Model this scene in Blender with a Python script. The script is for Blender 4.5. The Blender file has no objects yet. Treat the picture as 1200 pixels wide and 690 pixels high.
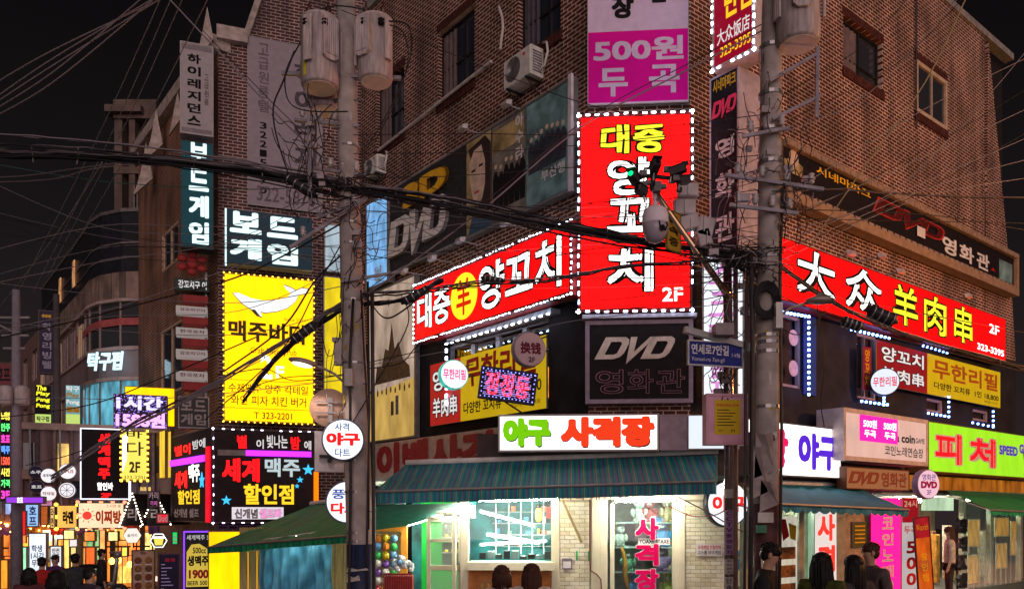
import bpy, math, random
from mathutils import Matrix, Vector
R=random.Random(7)
sc=bpy.context.scene
C=sc.collection
# ---------------- camera
F=941.0; CZ=2.05
cam=bpy.data.objects.new('camera',bpy.data.cameras.new('camera')); C.objects.link(cam)
cam.location=(0,0,CZ); cam.rotation_euler=(math.radians(90),0,0)
cam.data.sensor_width=36; cam.data.lens=F/1200*36; cam.data.shift_y=255/1200
cam.data.clip_start=.1; cam.data.clip_end=600
sc.camera=cam
# ---------------- world, light, exposure
wd=bpy.data.worlds.new('World'); sc.world=wd; wd.use_nodes=True
nt=wd.node_tree; bg=nt.nodes['Background']
tc=nt.nodes.new('ShaderNodeTexCoord'); sx=nt.nodes.new('ShaderNodeSeparateXYZ'); cr=nt.nodes.new('ShaderNodeValToRGB')
nt.links.new(tc.outputs['Generated'],sx.inputs[0]); nt.links.new(sx.outputs[2],cr.inputs[0]); nt.links.new(cr.outputs[0],bg.inputs[0])
cr.color_ramp.elements[0].color=(.024,.016,.017,1); cr.color_ramp.elements[1].color=(.0022,.0018,.0022,1); cr.color_ramp.elements[1].position=.58; e_=cr.color_ramp.elements.new(.3); e_.color=(.0085,.0068,.0078,1)
sn_=nt.nodes.new('ShaderNodeTexNoise'); sn_.inputs['Scale'].default_value=3; sn_.inputs['Detail'].default_value=5; nt.links.new(tc.outputs['Generated'],sn_.inputs[0]); sm=nt.nodes.new('ShaderNodeMapRange'); sm.inputs['To Min'].default_value=.7; sm.inputs['To Max'].default_value=1.3; nt.links.new(sn_.outputs[0],sm.inputs[0]); nt.links.new(sm.outputs[0],bg.inputs[1])
bg.inputs[1].default_value=1.0
sun=bpy.data.objects.new('night_glow',bpy.data.lights.new('night_glow','SUN')); C.objects.link(sun)
sun.data.energy=1.15; sun.data.angle=math.radians(60); sun.data.color=(1,.75,.71)
sun.rotation_euler=(math.radians(76),0,math.radians(8))
sc.view_settings.view_transform='Standard'; sc.view_settings.look='None'; sc.view_settings.exposure=.12; sc.view_settings.gamma=1
sc.cycles.use_denoising=True
sc.cycles.max_bounces=5; sc.cycles.transparent_max_bounces=8
sc.cycles.sample_clamp_indirect=4
# ---------------- helpers
W={}
def P3(px,py,d): return Vector(((px-600)/F*d, d, CZ+(600-py)/F*d))
class Pl:
    def __init__(s,ox,oy,ux,uy):
        l=math.hypot(ux,uy); s.O=Vector((ox,oy,0)); s.U=Vector((ux/l,uy/l,0)); s.N=Vector((s.U.y,-s.U.x,0))
    def hit(s,px,py,off=0):
        d=Vector(((px-600)/F,1,(600-py)/F)); o=Vector((0,0,CZ))
        t=(s.O+s.N*off-o).dot(s.N)/d.dot(s.N); p=o+d*t
        return (p-s.O).dot(s.U),p.z
    def M(s,u,z,off=0):
        o=s.O+s.U*u+s.N*off; m=Matrix.Identity(4)
        for i in range(3):
            m[i][0]=s.U[i]; m[i][1]=(0,0,1)[i]; m[i][2]=s.N[i]; m[i][3]=(o.x,o.y,z)[i]
        return m
    def pt(s,u,z,off=0): 
        o=s.O+s.U*u+s.N*off; return Vector((o.x,o.y,z))
def T(x,y=0,z=0):
    if isinstance(x,Vector): return Matrix.Translation(x)
    return Matrix.Translation((x,y,z))
def link(o,M,parent=None):
    C.objects.link(o); W[o.name]=M
    if parent: o.parent=parent; o.matrix_local=W[parent.name].inverted()@M
    else: o.matrix_local=M
    return o
def thing(name,label,cat,M,group=None,kind=None):
    o=bpy.data.objects.new(name,None); link(o,M); o['label']=label; o['category']=cat
    if group:o['group']=group
    if kind:o['kind']=kind
    return o
def tag(o,label,cat,group=None,kind=None):
    o['label']=label; o['category']=cat
    if group:o['group']=group
    if kind:o['kind']=kind
    return o
class MB:
    def __init__(s): s.v=[]; s.f=[]; s.sm=False
    def add(s,vs,fs):
        n=len(s.v); s.v+= [tuple(v) for v in vs]; s.f+=[tuple(n+i for i in f) for f in fs]; return s
    def box(s,x0,x1,y0,y1,z0,z1):
        return s.add([(x0,y0,z0),(x1,y0,z0),(x1,y1,z0),(x0,y1,z0),(x0,y0,z1),(x1,y0,z1),(x1,y1,z1),(x0,y1,z1)],
            [(3,2,1,0),(4,5,6,7),(0,1,5,4),(1,2,6,5),(2,3,7,6),(3,0,4,7)])
    def bbox(s,x0,x1,y0,y1,z0,z1,c=.01):
        "box with chamfered front edges (front = +z)"
        s.add([(x0,y0,z0),(x1,y0,z0),(x1,y1,z0),(x0,y1,z0),(x0,y0,z1-c),(x1,y0,z1-c),(x1,y1,z1-c),(x0,y1,z1-c),
               (x0+c,y0+c,z1),(x1-c,y0+c,z1),(x1-c,y1-c,z1),(x0+c,y1-c,z1)],
            [(3,2,1,0),(0,1,5,4),(1,2,6,5),(2,3,7,6),(3,0,4,7),(4,5,9,8),(5,6,10,9),(6,7,11,10),(7,4,8,11),(8,9,10,11)]); return s
    def prism(s,poly,z0,z1):
        n=len(poly); a=sum(poly[i][0]*poly[(i+1)%n][1]-poly[(i+1)%n][0]*poly[i][1] for i in range(n))
        if a<0: poly=poly[::-1]
        s.add([(x,y,z0) for x,y in poly]+[(x,y,z1) for x,y in poly],
              [tuple(range(n))[::-1],tuple(range(n,2*n))]+[(i,(i+1)%n,n+(i+1)%n,n+i) for i in range(n)]); return s
    def quad(s,a,b,c,d): return s.add([a,b,c,d],[(0,1,2,3)])
    def cyl(s,p0,p1,r0,r1=None,n=12,caps=True):
        p0=Vector(p0);p1=Vector(p1); r1=r0 if r1 is None else r1
        d=(p1-p0).normalized(); a=d.orthogonal().normalized(); b=d.cross(a)
        vs=[];
        for p,r in((p0,r0),(p1,r1)):
            for i in range(n):
                t=2*math.pi*i/n; vs.append(p+a*(r*math.cos(t))+b*(r*math.sin(t)))
        fs=[(i,(i+1)%n,n+(i+1)%n,n+i) for i in range(n)]
        if caps: fs+=[tuple(range(n))[::-1],tuple(range(n,2*n))]
        return s.add(vs,fs)
    def tube(s,pts,r,n=5):
        pts=[Vector(p) for p in pts]; vs=[]; k=len(pts); a=None
        for i,p in enumerate(pts):
            d=(pts[min(i+1,k-1)]-pts[max(i-1,0)]).normalized()
            if a is None: a=d.orthogonal().normalized()
            a=(a-d*a.dot(d)).normalized(); b=d.cross(a)
            rr=r[i] if isinstance(r,(list,tuple)) else r
            for j in range(n):
                t=2*math.pi*j/n; vs.append(p+a*(rr*math.cos(t))+b*(rr*math.sin(t)))
        fs=[(i*n+j,i*n+(j+1)%n,(i+1)*n+(j+1)%n,(i+1)*n+j) for i in range(k-1) for j in range(n)]
        fs+=[tuple(range(n))[::-1],tuple(range((k-1)*n,k*n))]
        return s.add(vs,fs)
    def ell(s,c,rx,ry,rz,n=12,m=8):
        vs=[(c[0],c[1],c[2]+rz)]
        for i in range(1,m):
            a=math.pi*i/m
            for j in range(n):
                b=2*math.pi*j/n; vs.append((c[0]+rx*math.sin(a)*math.cos(b),c[1]+ry*math.sin(a)*math.sin(b),c[2]+rz*math.cos(a)))
        vs.append((c[0],c[1],c[2]-rz)); fs=[]
        for j in range(n): fs.append((0,1+j,1+(j+1)%n))
        for i in range(m-2):
            for j in range(n): fs.append((1+i*n+j,1+(i+1)*n+j,1+(i+1)*n+(j+1)%n,1+i*n+(j+1)%n))
        e=len(vs)-1
        for j in range(n): fs.append((e,1+(m-2)*n+(j+1)%n,1+(m-2)*n+j))
        return s.add(vs,fs)
    def lathe(s,prof,c=(0,0,0),n=16,ax='z',caps=True):
        vs=[];k=len(prof)
        for r,h in prof:
            for j in range(n):
                t=2*math.pi*j/n; x,y=r*math.cos(t),r*math.sin(t)
                vs.append((c[0]+x,c[1]+y,c[2]+h) if ax=='z' else (c[0]+x,c[1]+h,c[2]-y))
        fs=[(i*n+j,i*n+(j+1)%n,(i+1)*n+(j+1)%n,(i+1)*n+j) for i in range(k-1) for j in range(n)]
        if caps: fs+=[tuple(range(n))[::-1],tuple(range((k-1)*n,k*n))]
        return s.add(vs,fs)
    def xf(s,M): s.v=[tuple(M@Vector(v)) for v in s.v]; return s
    def mesh(s,name,mat):
        me=bpy.data.meshes.new(name); me.from_pydata(s.v,[],s.f)
        if mat: me.materials.append(mat)
        if s.sm: me.polygons.foreach_set('use_smooth',[True]*len(me.polygons))
        me.update(); return me
    def build(s,name,mat,M=None,parent=None,smooth=False,kind=None,label=None):
        s.sm=smooth
        o=bpy.data.objects.new(name,s.mesh(name,mat))
        if M is None: M=W[parent.name] if parent else Matrix.Identity(4)
        link(o,M,parent)
        if kind:o['kind']=kind
        if label:o['label']=label
        return o
def cat_pts(a,b,sag,n=14,wob=0):
    a=Vector(a);b=Vector(b); out=[]
    for i in range(n+1):
        t=i/n; p=a.lerp(b,t); p.z-=sag*4*t*(1-t)
        if wob and 0<i<n: p+=Vector((R.uniform(-wob,wob),R.uniform(-wob,wob),R.uniform(-wob,wob)))
        out.append(p)
    return out
# ---------------- materials
MC={}
def _new(k):
    m=bpy.data.materials.new(k); m.use_nodes=True; return m,m.node_tree,m.node_tree.nodes['Principled BSDF']
def mat(k,col,rough=.6,metal=0,var=.25,sc_=6,bump=0,streak=False):
    if k in MC: return MC[k]
    m,n,b=_new(k); b.inputs['Roughness'].default_value=rough; b.inputs['Metallic'].default_value=metal
    if not metal and rough>.3: b.inputs['Specular IOR Level'].default_value=.22
    if var:
        t=n.nodes.new('ShaderNodeTexCoord'); ns=n.nodes.new('ShaderNodeTexNoise'); ns.inputs['Scale'].default_value=sc_; ns.inputs['Detail'].default_value=6
        if streak:
            mp=n.nodes.new('ShaderNodeMapping'); mp.inputs['Scale'].default_value=streak if isinstance(streak,tuple) else (3,.35,3); n.links.new(t.outputs['Object'],mp.inputs[0]); n.links.new(mp.outputs[0],ns.inputs[0])
        else: n.links.new(t.outputs['Object'],ns.inputs[0])
        r=n.nodes.new('ShaderNodeValToRGB'); r.color_ramp.elements[0].position=.3; r.color_ramp.elements[1].position=.7
        r.color_ramp.elements[0].color=tuple(c*(1-var) for c in col)+(1,); r.color_ramp.elements[1].color=tuple(min(1,c*(1+var*.5)) for c in col)+(1,)
        n.links.new(ns.outputs[0],r.inputs[0]); n.links.new(r.outputs[0],b.inputs['Base Color'])
        if bump:
            bm=n.nodes.new('ShaderNodeBump'); bm.inputs['Strength'].default_value=bump; bm.inputs['Distance'].default_value=.01
            n.links.new(ns.outputs[0],bm.inputs['Height']); n.links.new(bm.outputs[0],b.inputs['Normal'])
    else: b.inputs['Base Color'].default_value=col+(1,)
    MC[k]=m; return m
def em(k,col,st=1.0,base=None,var=0,sc_=1.5):
    if k in MC: return MC[k]
    m,n,b=_new(k); b.inputs['Base Color'].default_value=tuple(c*.25 for c in (base or col))+(1,); b.inputs['Roughness'].default_value=.5; b.inputs['Specular IOR Level'].default_value=.15
    b.inputs['Emission Color'].default_value=col+(1,); b.inputs['Emission Strength'].default_value=st
    if var:   # noise put into the glow, imitating uneven tube light
        t=n.nodes.new('ShaderNodeTexCoord'); ns=n.nodes.new('ShaderNodeTexNoise'); ns.inputs['Scale'].default_value=sc_; ns.inputs['Detail'].default_value=3
        mp=n.nodes.new('ShaderNodeMapping'); mp.inputs['Scale'].default_value=(1.6,.55,1); n.links.new(t.outputs['Object'],mp.inputs[0]); n.links.new(mp.outputs[0],ns.inputs[0]); r=n.nodes.new('ShaderNodeMapRange')
        r.inputs['From Min'].default_value=.3; r.inputs['From Max'].default_value=.7; r.inputs['To Min'].default_value=st*(1-var); r.inputs['To Max'].default_value=st*(1+var)
        n.links.new(ns.outputs[0],r.inputs[0]); n.links.new(r.outputs[0],b.inputs['Emission Strength'])
    MC[k]=m; return m
def brick(k,c1,c2,mortar,w=.23,h=.082,ms=.011,rough=.75,stain=.6):
    if k in MC: return MC[k]
    m,n,b=_new(k); b.inputs['Roughness'].default_value=rough
    t=n.nodes.new('ShaderNodeTexCoord'); br=n.nodes.new('ShaderNodeTexBrick'); L=n.links.new
    L(t.outputs['Object'],br.inputs['Vector']); br.inputs['Scale'].default_value=1
    br.inputs['Brick Width'].default_value=w; br.inputs['Row Height'].default_value=h; br.inputs['Mortar Size'].default_value=ms; br.inputs['Mortar Smooth'].default_value=.15
    br.inputs['Color1'].default_value=c1+(1,); br.inputs['Color2'].default_value=c2+(1,); br.inputs['Mortar'].default_value=mortar+(1,); br.inputs['Bias'].default_value=-.1
    ns=n.nodes.new('ShaderNodeTexNoise'); ns.inputs['Scale'].default_value=.8; ns.inputs['Detail'].default_value=8; L(t.outputs['Object'],ns.inputs[0])
    ra=n.nodes.new('ShaderNodeMapRange'); ra.inputs['From Min'].default_value=.3; ra.inputs['From Max'].default_value=.7; ra.inputs['To Min'].default_value=1-stain; ra.inputs['To Max'].default_value=1.2
    mp=n.nodes.new('ShaderNodeMapping'); mp.inputs['Scale'].default_value=(2.2,.22,1); n2=n.nodes.new('ShaderNodeTexNoise'); n2.inputs['Scale'].default_value=1.1; n2.inputs['Detail'].default_value=7; L(t.outputs['Object'],mp.inputs[0]); L(mp.outputs[0],n2.inputs[0])
    av=n.nodes.new('ShaderNodeMath'); av.operation='ADD'; L(ns.outputs[0],av.inputs[0]); L(n2.outputs[0],av.inputs[1]); hf=n.nodes.new('ShaderNodeMath'); hf.operation='MULTIPLY'; hf.inputs[1].default_value=.5; L(av.outputs[0],hf.inputs[0]); ra.inputs['From Min'].default_value=.38; ra.inputs['From Max'].default_value=.62
    L(hf.outputs[0],ra.inputs[0]); mx=n.nodes.new('ShaderNodeVectorMath'); mx.operation='SCALE'; L(br.outputs['Color'],mx.inputs[0]); L(ra.outputs[0],mx.inputs['Scale'])
    L(mx.outputs[0],b.inputs['Base Color'])
    bm=n.nodes.new('ShaderNodeBump'); bm.invert=True; bm.inputs['Strength'].default_value=.9; bm.inputs['Distance'].default_value=.012
    L(br.outputs['Fac'],bm.inputs['Height']); L(bm.outputs[0],b.inputs['Normal'])
    MC[k]=m; return m
def stripes(k,cols,period,axis=0,rough=.7,emis=0):
    if k in MC: return MC[k]
    m,n,b=_new(k); b.inputs['Roughness'].default_value=rough; L=n.links.new
    t=n.nodes.new('ShaderNodeTexCoord'); s=n.nodes.new('ShaderNodeSeparateXYZ'); L(t.outputs['Object'],s.inputs[0])
    d=n.nodes.new('ShaderNodeMath'); d.operation='DIVIDE'; d.inputs[1].default_value=period; L(s.outputs[axis],d.inputs[0])
    fr=n.nodes.new('ShaderNodeMath'); fr.operation='FRACT'; L(d.outputs[0],fr.inputs[0])
    r=n.nodes.new('ShaderNodeValToRGB'); r.color_ramp.interpolation='CONSTANT'; e=r.color_ramp.elements
    for i,(p,c) in enumerate(cols):
        if i<2: e[i].position=p; e[i].color=c+(1,)
        else: q=e.new(p); q.color=c+(1,)
    L(fr.outputs[0],r.inputs[0])
    ns=n.nodes.new('ShaderNodeTexNoise'); ns.inputs['Scale'].default_value=1.6; ns.inputs['Detail'].default_value=9; ns.inputs['Roughness'].default_value=.65; L(t.outputs['Object'],ns.inputs[0])
    mx=n.nodes.new('ShaderNodeMix'); mx.data_type='RGBA'; mx.blend_type='MULTIPLY'; mx.inputs[0].default_value=.75
    L(r.outputs[0],mx.inputs[6]); L(ns.outputs[0],mx.inputs[7]); L(mx.outputs[2],b.inputs['Base Color'])
    MC[k]=m; return m
def glass(k='window_glass',col=(.03,.035,.05),rough=.06):
    if k in MC: return MC[k]
    m,n,b=_new(k); b.inputs['Base Color'].default_value=col+(1,); b.inputs['Roughness'].default_value=rough; b.inputs['Specular IOR Level'].default_value=.8
    MC[k]=m; return m
def clear(k='clear_glass',al=.16,tint=(.8,.95,.95)):
    if k in MC: return MC[k]
    m,n,b=_new(k); b.inputs['Base Color'].default_value=tint+(1,); b.inputs['Roughness'].default_value=.05; b.inputs['Alpha'].default_value=al
    if al<=.16:   # clean pane: mostly transparent, a little mirror
        tr=n.nodes.new('ShaderNodeBsdfTransparent'); tr.inputs[0].default_value=tuple(.75+.25*c for c in tint)+(1,); gl=n.nodes.new('ShaderNodeBsdfGlossy'); gl.inputs['Roughness'].default_value=.03
        mx=n.nodes.new('ShaderNodeMixShader'); mx.inputs[0].default_value=.09; n.links.new(tr.outputs[0],mx.inputs[1]); n.links.new(gl.outputs[0],mx.inputs[2]); n.links.new(mx.outputs[0],n.nodes['Material Output'].inputs[0])
    MC[k]=m; return m
# ---------------- lettering
TC={}
def glyphs(s,b=0,ex=0,ls=1.0,res=3):
    k=(s,b,ex,ls)
    if k in TC: return TC[k]
    c=bpy.data.curves.new('t','FONT'); c.body=s; c.resolution_u=res; c.extrude=ex; c.align_x='CENTER'; c.space_line=ls
    if ex: c.offset=min(b,.02)
    o=bpy.data.objects.new('t',c); m=bpy.data.meshes.new_from_object(o)
    vs=[tuple(v.co) for v in m.vertices]; fs=[tuple(p.vertices) for p in m.polygons]
    bpy.data.objects.remove(o); bpy.data.curves.remove(c); bpy.data.meshes.remove(m)
    if b:
        V=[];G=[]
        if ex: fr=[(0,0),(b,b),(b,-b),(-b,b),(-b,-b)]; 
        else: fr=[(0,0),(b,b),(b,-b),(-b,b),(-b,-b)]
        if b>.035: fr+=[(b*1.2,0),(-b*1.2,0),(0,b*1.2),(0,-b*1.2)]
        for i,(dx,dy) in enumerate(fr):
            n=len(V); V+=[(x+dx,y+dy,z+i*.0015*(1 if z>=0 else -1)) for x,y,z in vs]; G+=[tuple(n+j for j in f) for f in fs]
        vs,fs=V,G
    TC[k]=(vs,fs); return vs,fs
def lettering(s,x0,x1,y0,y1,z,m,parent,b=.02,ex=0,slant=0,ls=1.0,name='lettering',M=None,wob=0,depth=None):
    vs,fs=glyphs(s,b,ex,ls)
    if not vs: return
    ax=min(v[0] for v in vs);bx=max(v[0] for v in vs);ay=min(v[1] for v in vs);by=max(v[1] for v in vs)
    sx_=(x1-x0)/(bx-ax);sy=(y1-y0)/(by-ay)
    out=[]
    for x,y,zz in vs:
        X=x0+(x-ax)*sx_;Y=y0+(y-ay)*sy
        if wob: Y+=wob*math.sin(X*9+Y*7)*.5; X+=wob*math.sin(Y*13+X*5)*.5
        if slant: X+=(Y-y0)*slant-(y1-y0)*slant/2
        out.append((X,Y,z+zz*(depth/ex if depth and ex else min(sx_,sy))))
    mb=MB(); mb.v=out; mb.f=fs
    return mb.build(name,m,M,parent)
WHITE_L=lambda:em('led_white',(.62,.78,1),15)
class Sign:
    def __init__(s,name,label,cat,pl,p0,p1,off=.15,depth=.12,face=None,frame=None,fw=.03,group=None,M=None,wh=None,body=None,partface='face'):
        if pl is not None:
            u0,z1=pl.hit(*p0,off); u1,z0=pl.hit(*p1,off)
            s.w=u1-u0; s.h=z1-z0; s.M=pl.M((u0+u1)/2,z0,off)
        else: s.M=M; s.w,s.h=wh
        s.root=thing(name,label,cat,s.M,group)
        w,h=s.w/2,s.h
        fr=frame or mat('sign_metal',(.32,.3,.32),.45,.4)
        s.d=depth
        MB().box(-w,w,0,h,-depth,-.004).build('casing',body or fr,None,s.root)
        if face: MB().box(-w+fw,w-fw,fw,h-fw,-.003,.004).build(partface,face,None,s.root)
        if fw>0:
            f=MB(); f.box(-w-.002,w+.002,-.002,fw,-.003,.015).box(-w-.002,w+.002,h-fw,h+.002,-.003,.015).box(-w-.002,-w+fw,fw,h-fw,-.003,.015).box(w-fw,w+.002,fw,h-fw,-.003,.015)
            f.build('frame',fr,None,s.root)
    def X(s,f): return (f-.5)*s.w
    def Y(s,f): return (1-f)*s.h
    def t(s,txt,x0,y0,x1,y1,m,b=.02,z=.008,**k):
        return lettering(txt,s.X(x0),s.X(x1),s.Y(y1),s.Y(y0),z,m,s.root,b,**k)
    def o(s,txt,x0,y0,x1,y1,m,mo,b=.02,g=.05,z=.008,**k):
        "lettering with an outline behind it"
        k2=dict(k); k2['name']='lettering_outline'
        vs,_=glyphs(txt,b,0,k.get('ls',1.0)); em_w=max(v[0] for v in vs)-min(v[0] for v in vs); em_h=max(v[1] for v in vs)-min(v[1] for v in vs)
        ex=g/em_w*(x1-x0); ey=g/em_h*(y1-y0)
        s.t(txt,x0-ex,y0-ey,x1+ex,y1+ey,mo,b+g,z,**k2)
        return s.t(txt,x0,y0,x1,y1,m,b,z+.006,**k)
    def r(s,x0,y0,x1,y1,m,name='panel',z0=.0045,z1=.008,parent=None):
        return MB().box(s.X(x0),s.X(x1),s.Y(y1),s.Y(y0),z0,z1).build(name,m,s.M,parent or s.root)
    def poly(s,pts,m,name='panel',z0=.0045,z1=.008):
        return MB().prism([(s.X(x),s.Y(y)) for x,y in pts],z0,z1).build(name,m,None,s.root)
    def leds(s,m=None,sp=.17,sides='tblr',inset=.0,size=.016,long=.042,z=.02,name='led_string'):
        mb=MB(); w=s.w/2-inset; h0=inset;h1=s.h-inset
        def run(a,b,hz):
            L=math.hypot(b[0]-a[0],b[1]-a[1]); n=max(1,int(L/sp))
            for i in range(n+1):
                x=a[0]+(b[0]-a[0])*i/n;y=a[1]+(b[1]-a[1])*i/n
                if R.random()<.04: continue
                x+=R.uniform(-.008,.008); y+=R.uniform(-.008,.008)
                dx,dy=(long/2,size/2) if hz else (size/2,long/2)
                mb.bbox(x-dx,x+dx,y-dy,y+dy,z-.02,z+.012,.006)
        if 't' in sides: run((-w,h1),(w,h1),1)
        if 'b' in sides: run((-w,h0),(w,h0),1)
        if 'l' in sides: run((-w,h0),(-w,h1),0)
        if 'r' in sides: run((w,h0),(w,h1),0)
        return mb.build(name,m or WHITE_L(),None,s.root,kind='stuff')
    def part(s,mb,name,m,smooth=False,kind=None): return mb.build(name,m,None,s.root,smooth,kind)
def disc_sign(name,label,c,U,r,depth,face,rim,texts,group=None,cat='sign',bracket=None,rings=None):
    "round light box, c centre of its front"
    M=Pl(0,0,*U).M(0,0,0).copy(); M.translation=c
    t=thing(name,label,cat,M,group)
    MB().lathe([(r*.97,-depth),(r,-depth+.02),(r,-.02),(r*.985,0),(r*.93,.006)],n=36).build('casing',rim,None,t,True)
    MB().lathe([(r*.93,-.01),(r*.93,.008),(.001,.012)],n=36).build('face',face,None,t)
    for s,x0,y0,x1,y1,m,b in texts:
        lettering(s,x0*r,x1*r,y0*r,y1*r,.016,m,t,b)
    if bracket:
        p=M.inverted()@Vector(bracket)
        for dy in(-.5*r,.4*r): MB().cyl((0,dy,-depth*.8),(p.x,p.y+dy,p.z),.014,n=6).build('bracket',mat('black_iron',(.03,.03,.035),.5,.5),None,t)
    return t
# ================= common paints
IRON=mat('black_iron',(.03,.03,.035),.5,.5); GREYM=mat('grey_metal',(.30,.29,.30),.45,.5); WHITEP=mat('white_paint',(.72,.70,.68),.5,var=.2)
BLK=mat('dark_board',(.013,.010,.014),.7,var=.3); WHP=mat('white_print',(.75,.72,.74),.5,var=.1); DARKW=mat('dark_render',(.032,.028,.032),.9,var=.4,sc_=2)
OUT=mat('lettering_black',(.008,.007,.008),.8,var=0)
Ewh=em('lit_white',(1,.97,.94),1.9); Ered=em('lit_red',(1,.0012,.0016),2.6,var=.25); Eyel=em('lit_yellow',(1,.80,.02),1.1); Eredt=em('lit_red_letters',(1,.03,.02),1.6)
Ebl=em('lit_ice_blue',(.72,.97,1),1.15); Epk=em('lit_pink',(1,.008,.17),2.0); Egr=em('lit_green',(.24,.72,.02),.95,var=.12)
Rpr=mat('red_print',(.62,.02,.02),.5,var=.1)
# ================= planes
A=(1.43,15.0); PL=Pl(A[0],A[1],.62,-.785); PC=Pl(A[0],A[1],.997,-.077); Bx,By=A[0]+.997*1.875,A[1]-.077*1.875
PR=Pl(Bx,By,.785,.62); PE=Pl(-7.68,21,.944,.328); P2=Pl(-7.68,21,.62,-.785)
def wallface(name,pl,u0,u1,z0,z1,holes,m,parent,deep=.24):
    us=sorted({u0,u1}|{h[0] for h in holes}|{h[1] for h in holes}); zs=sorted({z0,z1}|{h[2] for h in holes}|{h[3] for h in holes})
    us=[u for u in us if u0<=u<=u1]; zs=[z for z in zs if z0<=z<=z1]
    mb=MB(); M=pl.M(0,0,0)
    for a,b in zip(us,us[1:]):
        for c,d in zip(zs,zs[1:]):
            if any(h[0]<=a and b<=h[1] and h[2]<=c and d<=h[3] for h in holes): continue
            mb.quad((a,c,0),(b,c,0),(b,d,0),(a,d,0))
    for a,b,c,d in holes:
        mb.quad((a,c,0),(a,d,0),(a,d,-deep),(a,c,-deep)).quad((b,d,0),(b,c,0),(b,c,-deep),(b,d,-deep)).quad((b,c,0),(a,c,0),(a,c,-deep),(b,c,-deep)).quad((a,d,0),(b,d,0),(b,d,-deep),(a,d,-deep))
    return mb.build(name,m,M,parent)
def window(pl,h,parent,fm,gm,mull=1,trans=0,deep=.1,fw=.05,inner=None,name='window'):
    a,b,c,d=h; M=pl.M((a+b)/2,c,-deep); w=(b-a)/2; H=d-c
    f=MB(); f.box(-w,-w+fw,0,H,-.05,.03).box(w-fw,w,0,H,-.05,.03).box(-w+fw,w-fw,0,fw,-.05,.03).box(-w+fw,w-fw,H-fw,H,-.05,.03)
    fo=f.build(name,fm,M,parent)
    n=mull+1; pw=(2*w-2*fw)/n; hh=[fw,H-fw] if not trans else [fw,H*trans,H-fw]
    fr=MB()
    for i in range(1,n): fr.box(-w+fw+i*pw-.02,-w+fw+i*pw+.02,fw,H-fw,-.04,.025)
    if trans: fr.box(-w+fw,w-fw,H*trans-.02,H*trans+.02,-.04,.022)
    if n>1 or trans: fr.build('sash',fm,M,fo)
    for i in range(n):
        for j in range(len(hh)-1):
            z=-.01-.012*(i%2)
            MB().box(-w+fw+i*pw+.01,-w+fw+(i+1)*pw-.01,hh[j]+.005,hh[j+1]-.005,z-.008,z).build('pane',gm,M,fo)
    if inner:
        MB().box(-w+fw,w-fw,fw,H-fw,-.12,-.11).build('lit_curtain',inner,M,fo)  # flat sheet behind the panes; its glowing or dim colour imitates the room
    return fo
def hole(pl,tl,br,off=0):
    u0,z1=pl.hit(*tl,off); u1,z0=pl.hit(*br,off); return (u0,u1,z0,z1)
BRK=brick('red_brick',(.13,.030,.018),(.06,.015,.011),(.74,.52,.42),.23,.082,.0115)
BRK2=brick('orange_lit_brick',(.27,.095,.045),(.19,.06,.035),(.50,.36,.26),.23,.082,.012)  # orange light on the street face put into the brick colour
# ================= ground
def gz(x,y):
    s=(x-1.4)*-.62+(y-15)*.785-1.0
    k=max(0,min(1,(1.2-x)/3)); 
    return -1.6*(1-math.exp(-max(0,s)/8))*k if s>0 else 0.0
g=MB(); NX,NY=90,80
for j in range(NY+1):
    for i in range(NX+1):
        x=-90+180*i/NX; y=-30+130*j/NY; g.v.append((x,y,gz(x,y)))
for j in range(NY):
    for i in range(NX):
        a=j*(NX+1)+i; g.f.append((a,a+1,a+NX+2,a+NX+1))
gr=g.build('road',mat('asphalt',(.05,.05,.052),.55,var=.35,sc_=3,bump=.4),T(0)); gr['kind']='structure'
# ================= corner building
cb=thing('corner_building','red brick corner building carrying the tall red vertical sign and film billboards','building',T(A[0],A[1],0))
ZT=15.6; UL=-9.0; UR=14.9
hl=[hole(PL,(513.5,40),(556,92)),hole(PL,(607.5,-12),(657,35)),hole(PL,(441,104),(474,154))]
for i,h in enumerate(hl): hl[i]=(h[0],h[1],h[2],h[3])
w2=hole(PL,(522,405),(643,462)); w2=(w2[0],w2[1],w2[2]-.1,w2[3])
wallface('wall',PL,UL,.0,6.6,ZT,hl,BRK,cb)
hr=[hole(PR,(988,17.4),(1034,120)),hole(PR,(1072.7,69.6),(1109,165))]
hr=[(h[0],h[1],h[2]+0.25,h[3]) for h in hr]
UR2=PR.hit(1154,40)[0]
wallface('wall',PR,0,UR2,6.6,ZT,hr,BRK,cb)
MB().prism([(UR2,6.6),(UR+.3,6.6),(UR,8.7),(UR2+.25,ZT)],-.3,0).build('wall',BRK,PR.M(0,0,0),cb)
wallface('wall',PC,0,1.875,3.4,ZT,[],BRK,cb)
# dark rendered second storey
h2L=[w2]; wallface('wall',PL,UL,0,2.9,6.6,h2L,DARKW,cb); wallface('wall',PL,UL,-6.2,-1.5,2.9,[],DARKW,cb)
h2R=[hole(PR,(914,365),(941,456)),hole(PR,(1004,388),(1029,470)),hole(PR,(1086,465),(1107,485)),hole(PR,(1140,478),(1160,495))]
h2R=[(a,b,min(c,d-.3),d) for a,b,c,d in h2R]
wallface('wall',PR,0,UR+.3,3.2,6.6,h2R,DARKW,cb)
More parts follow.
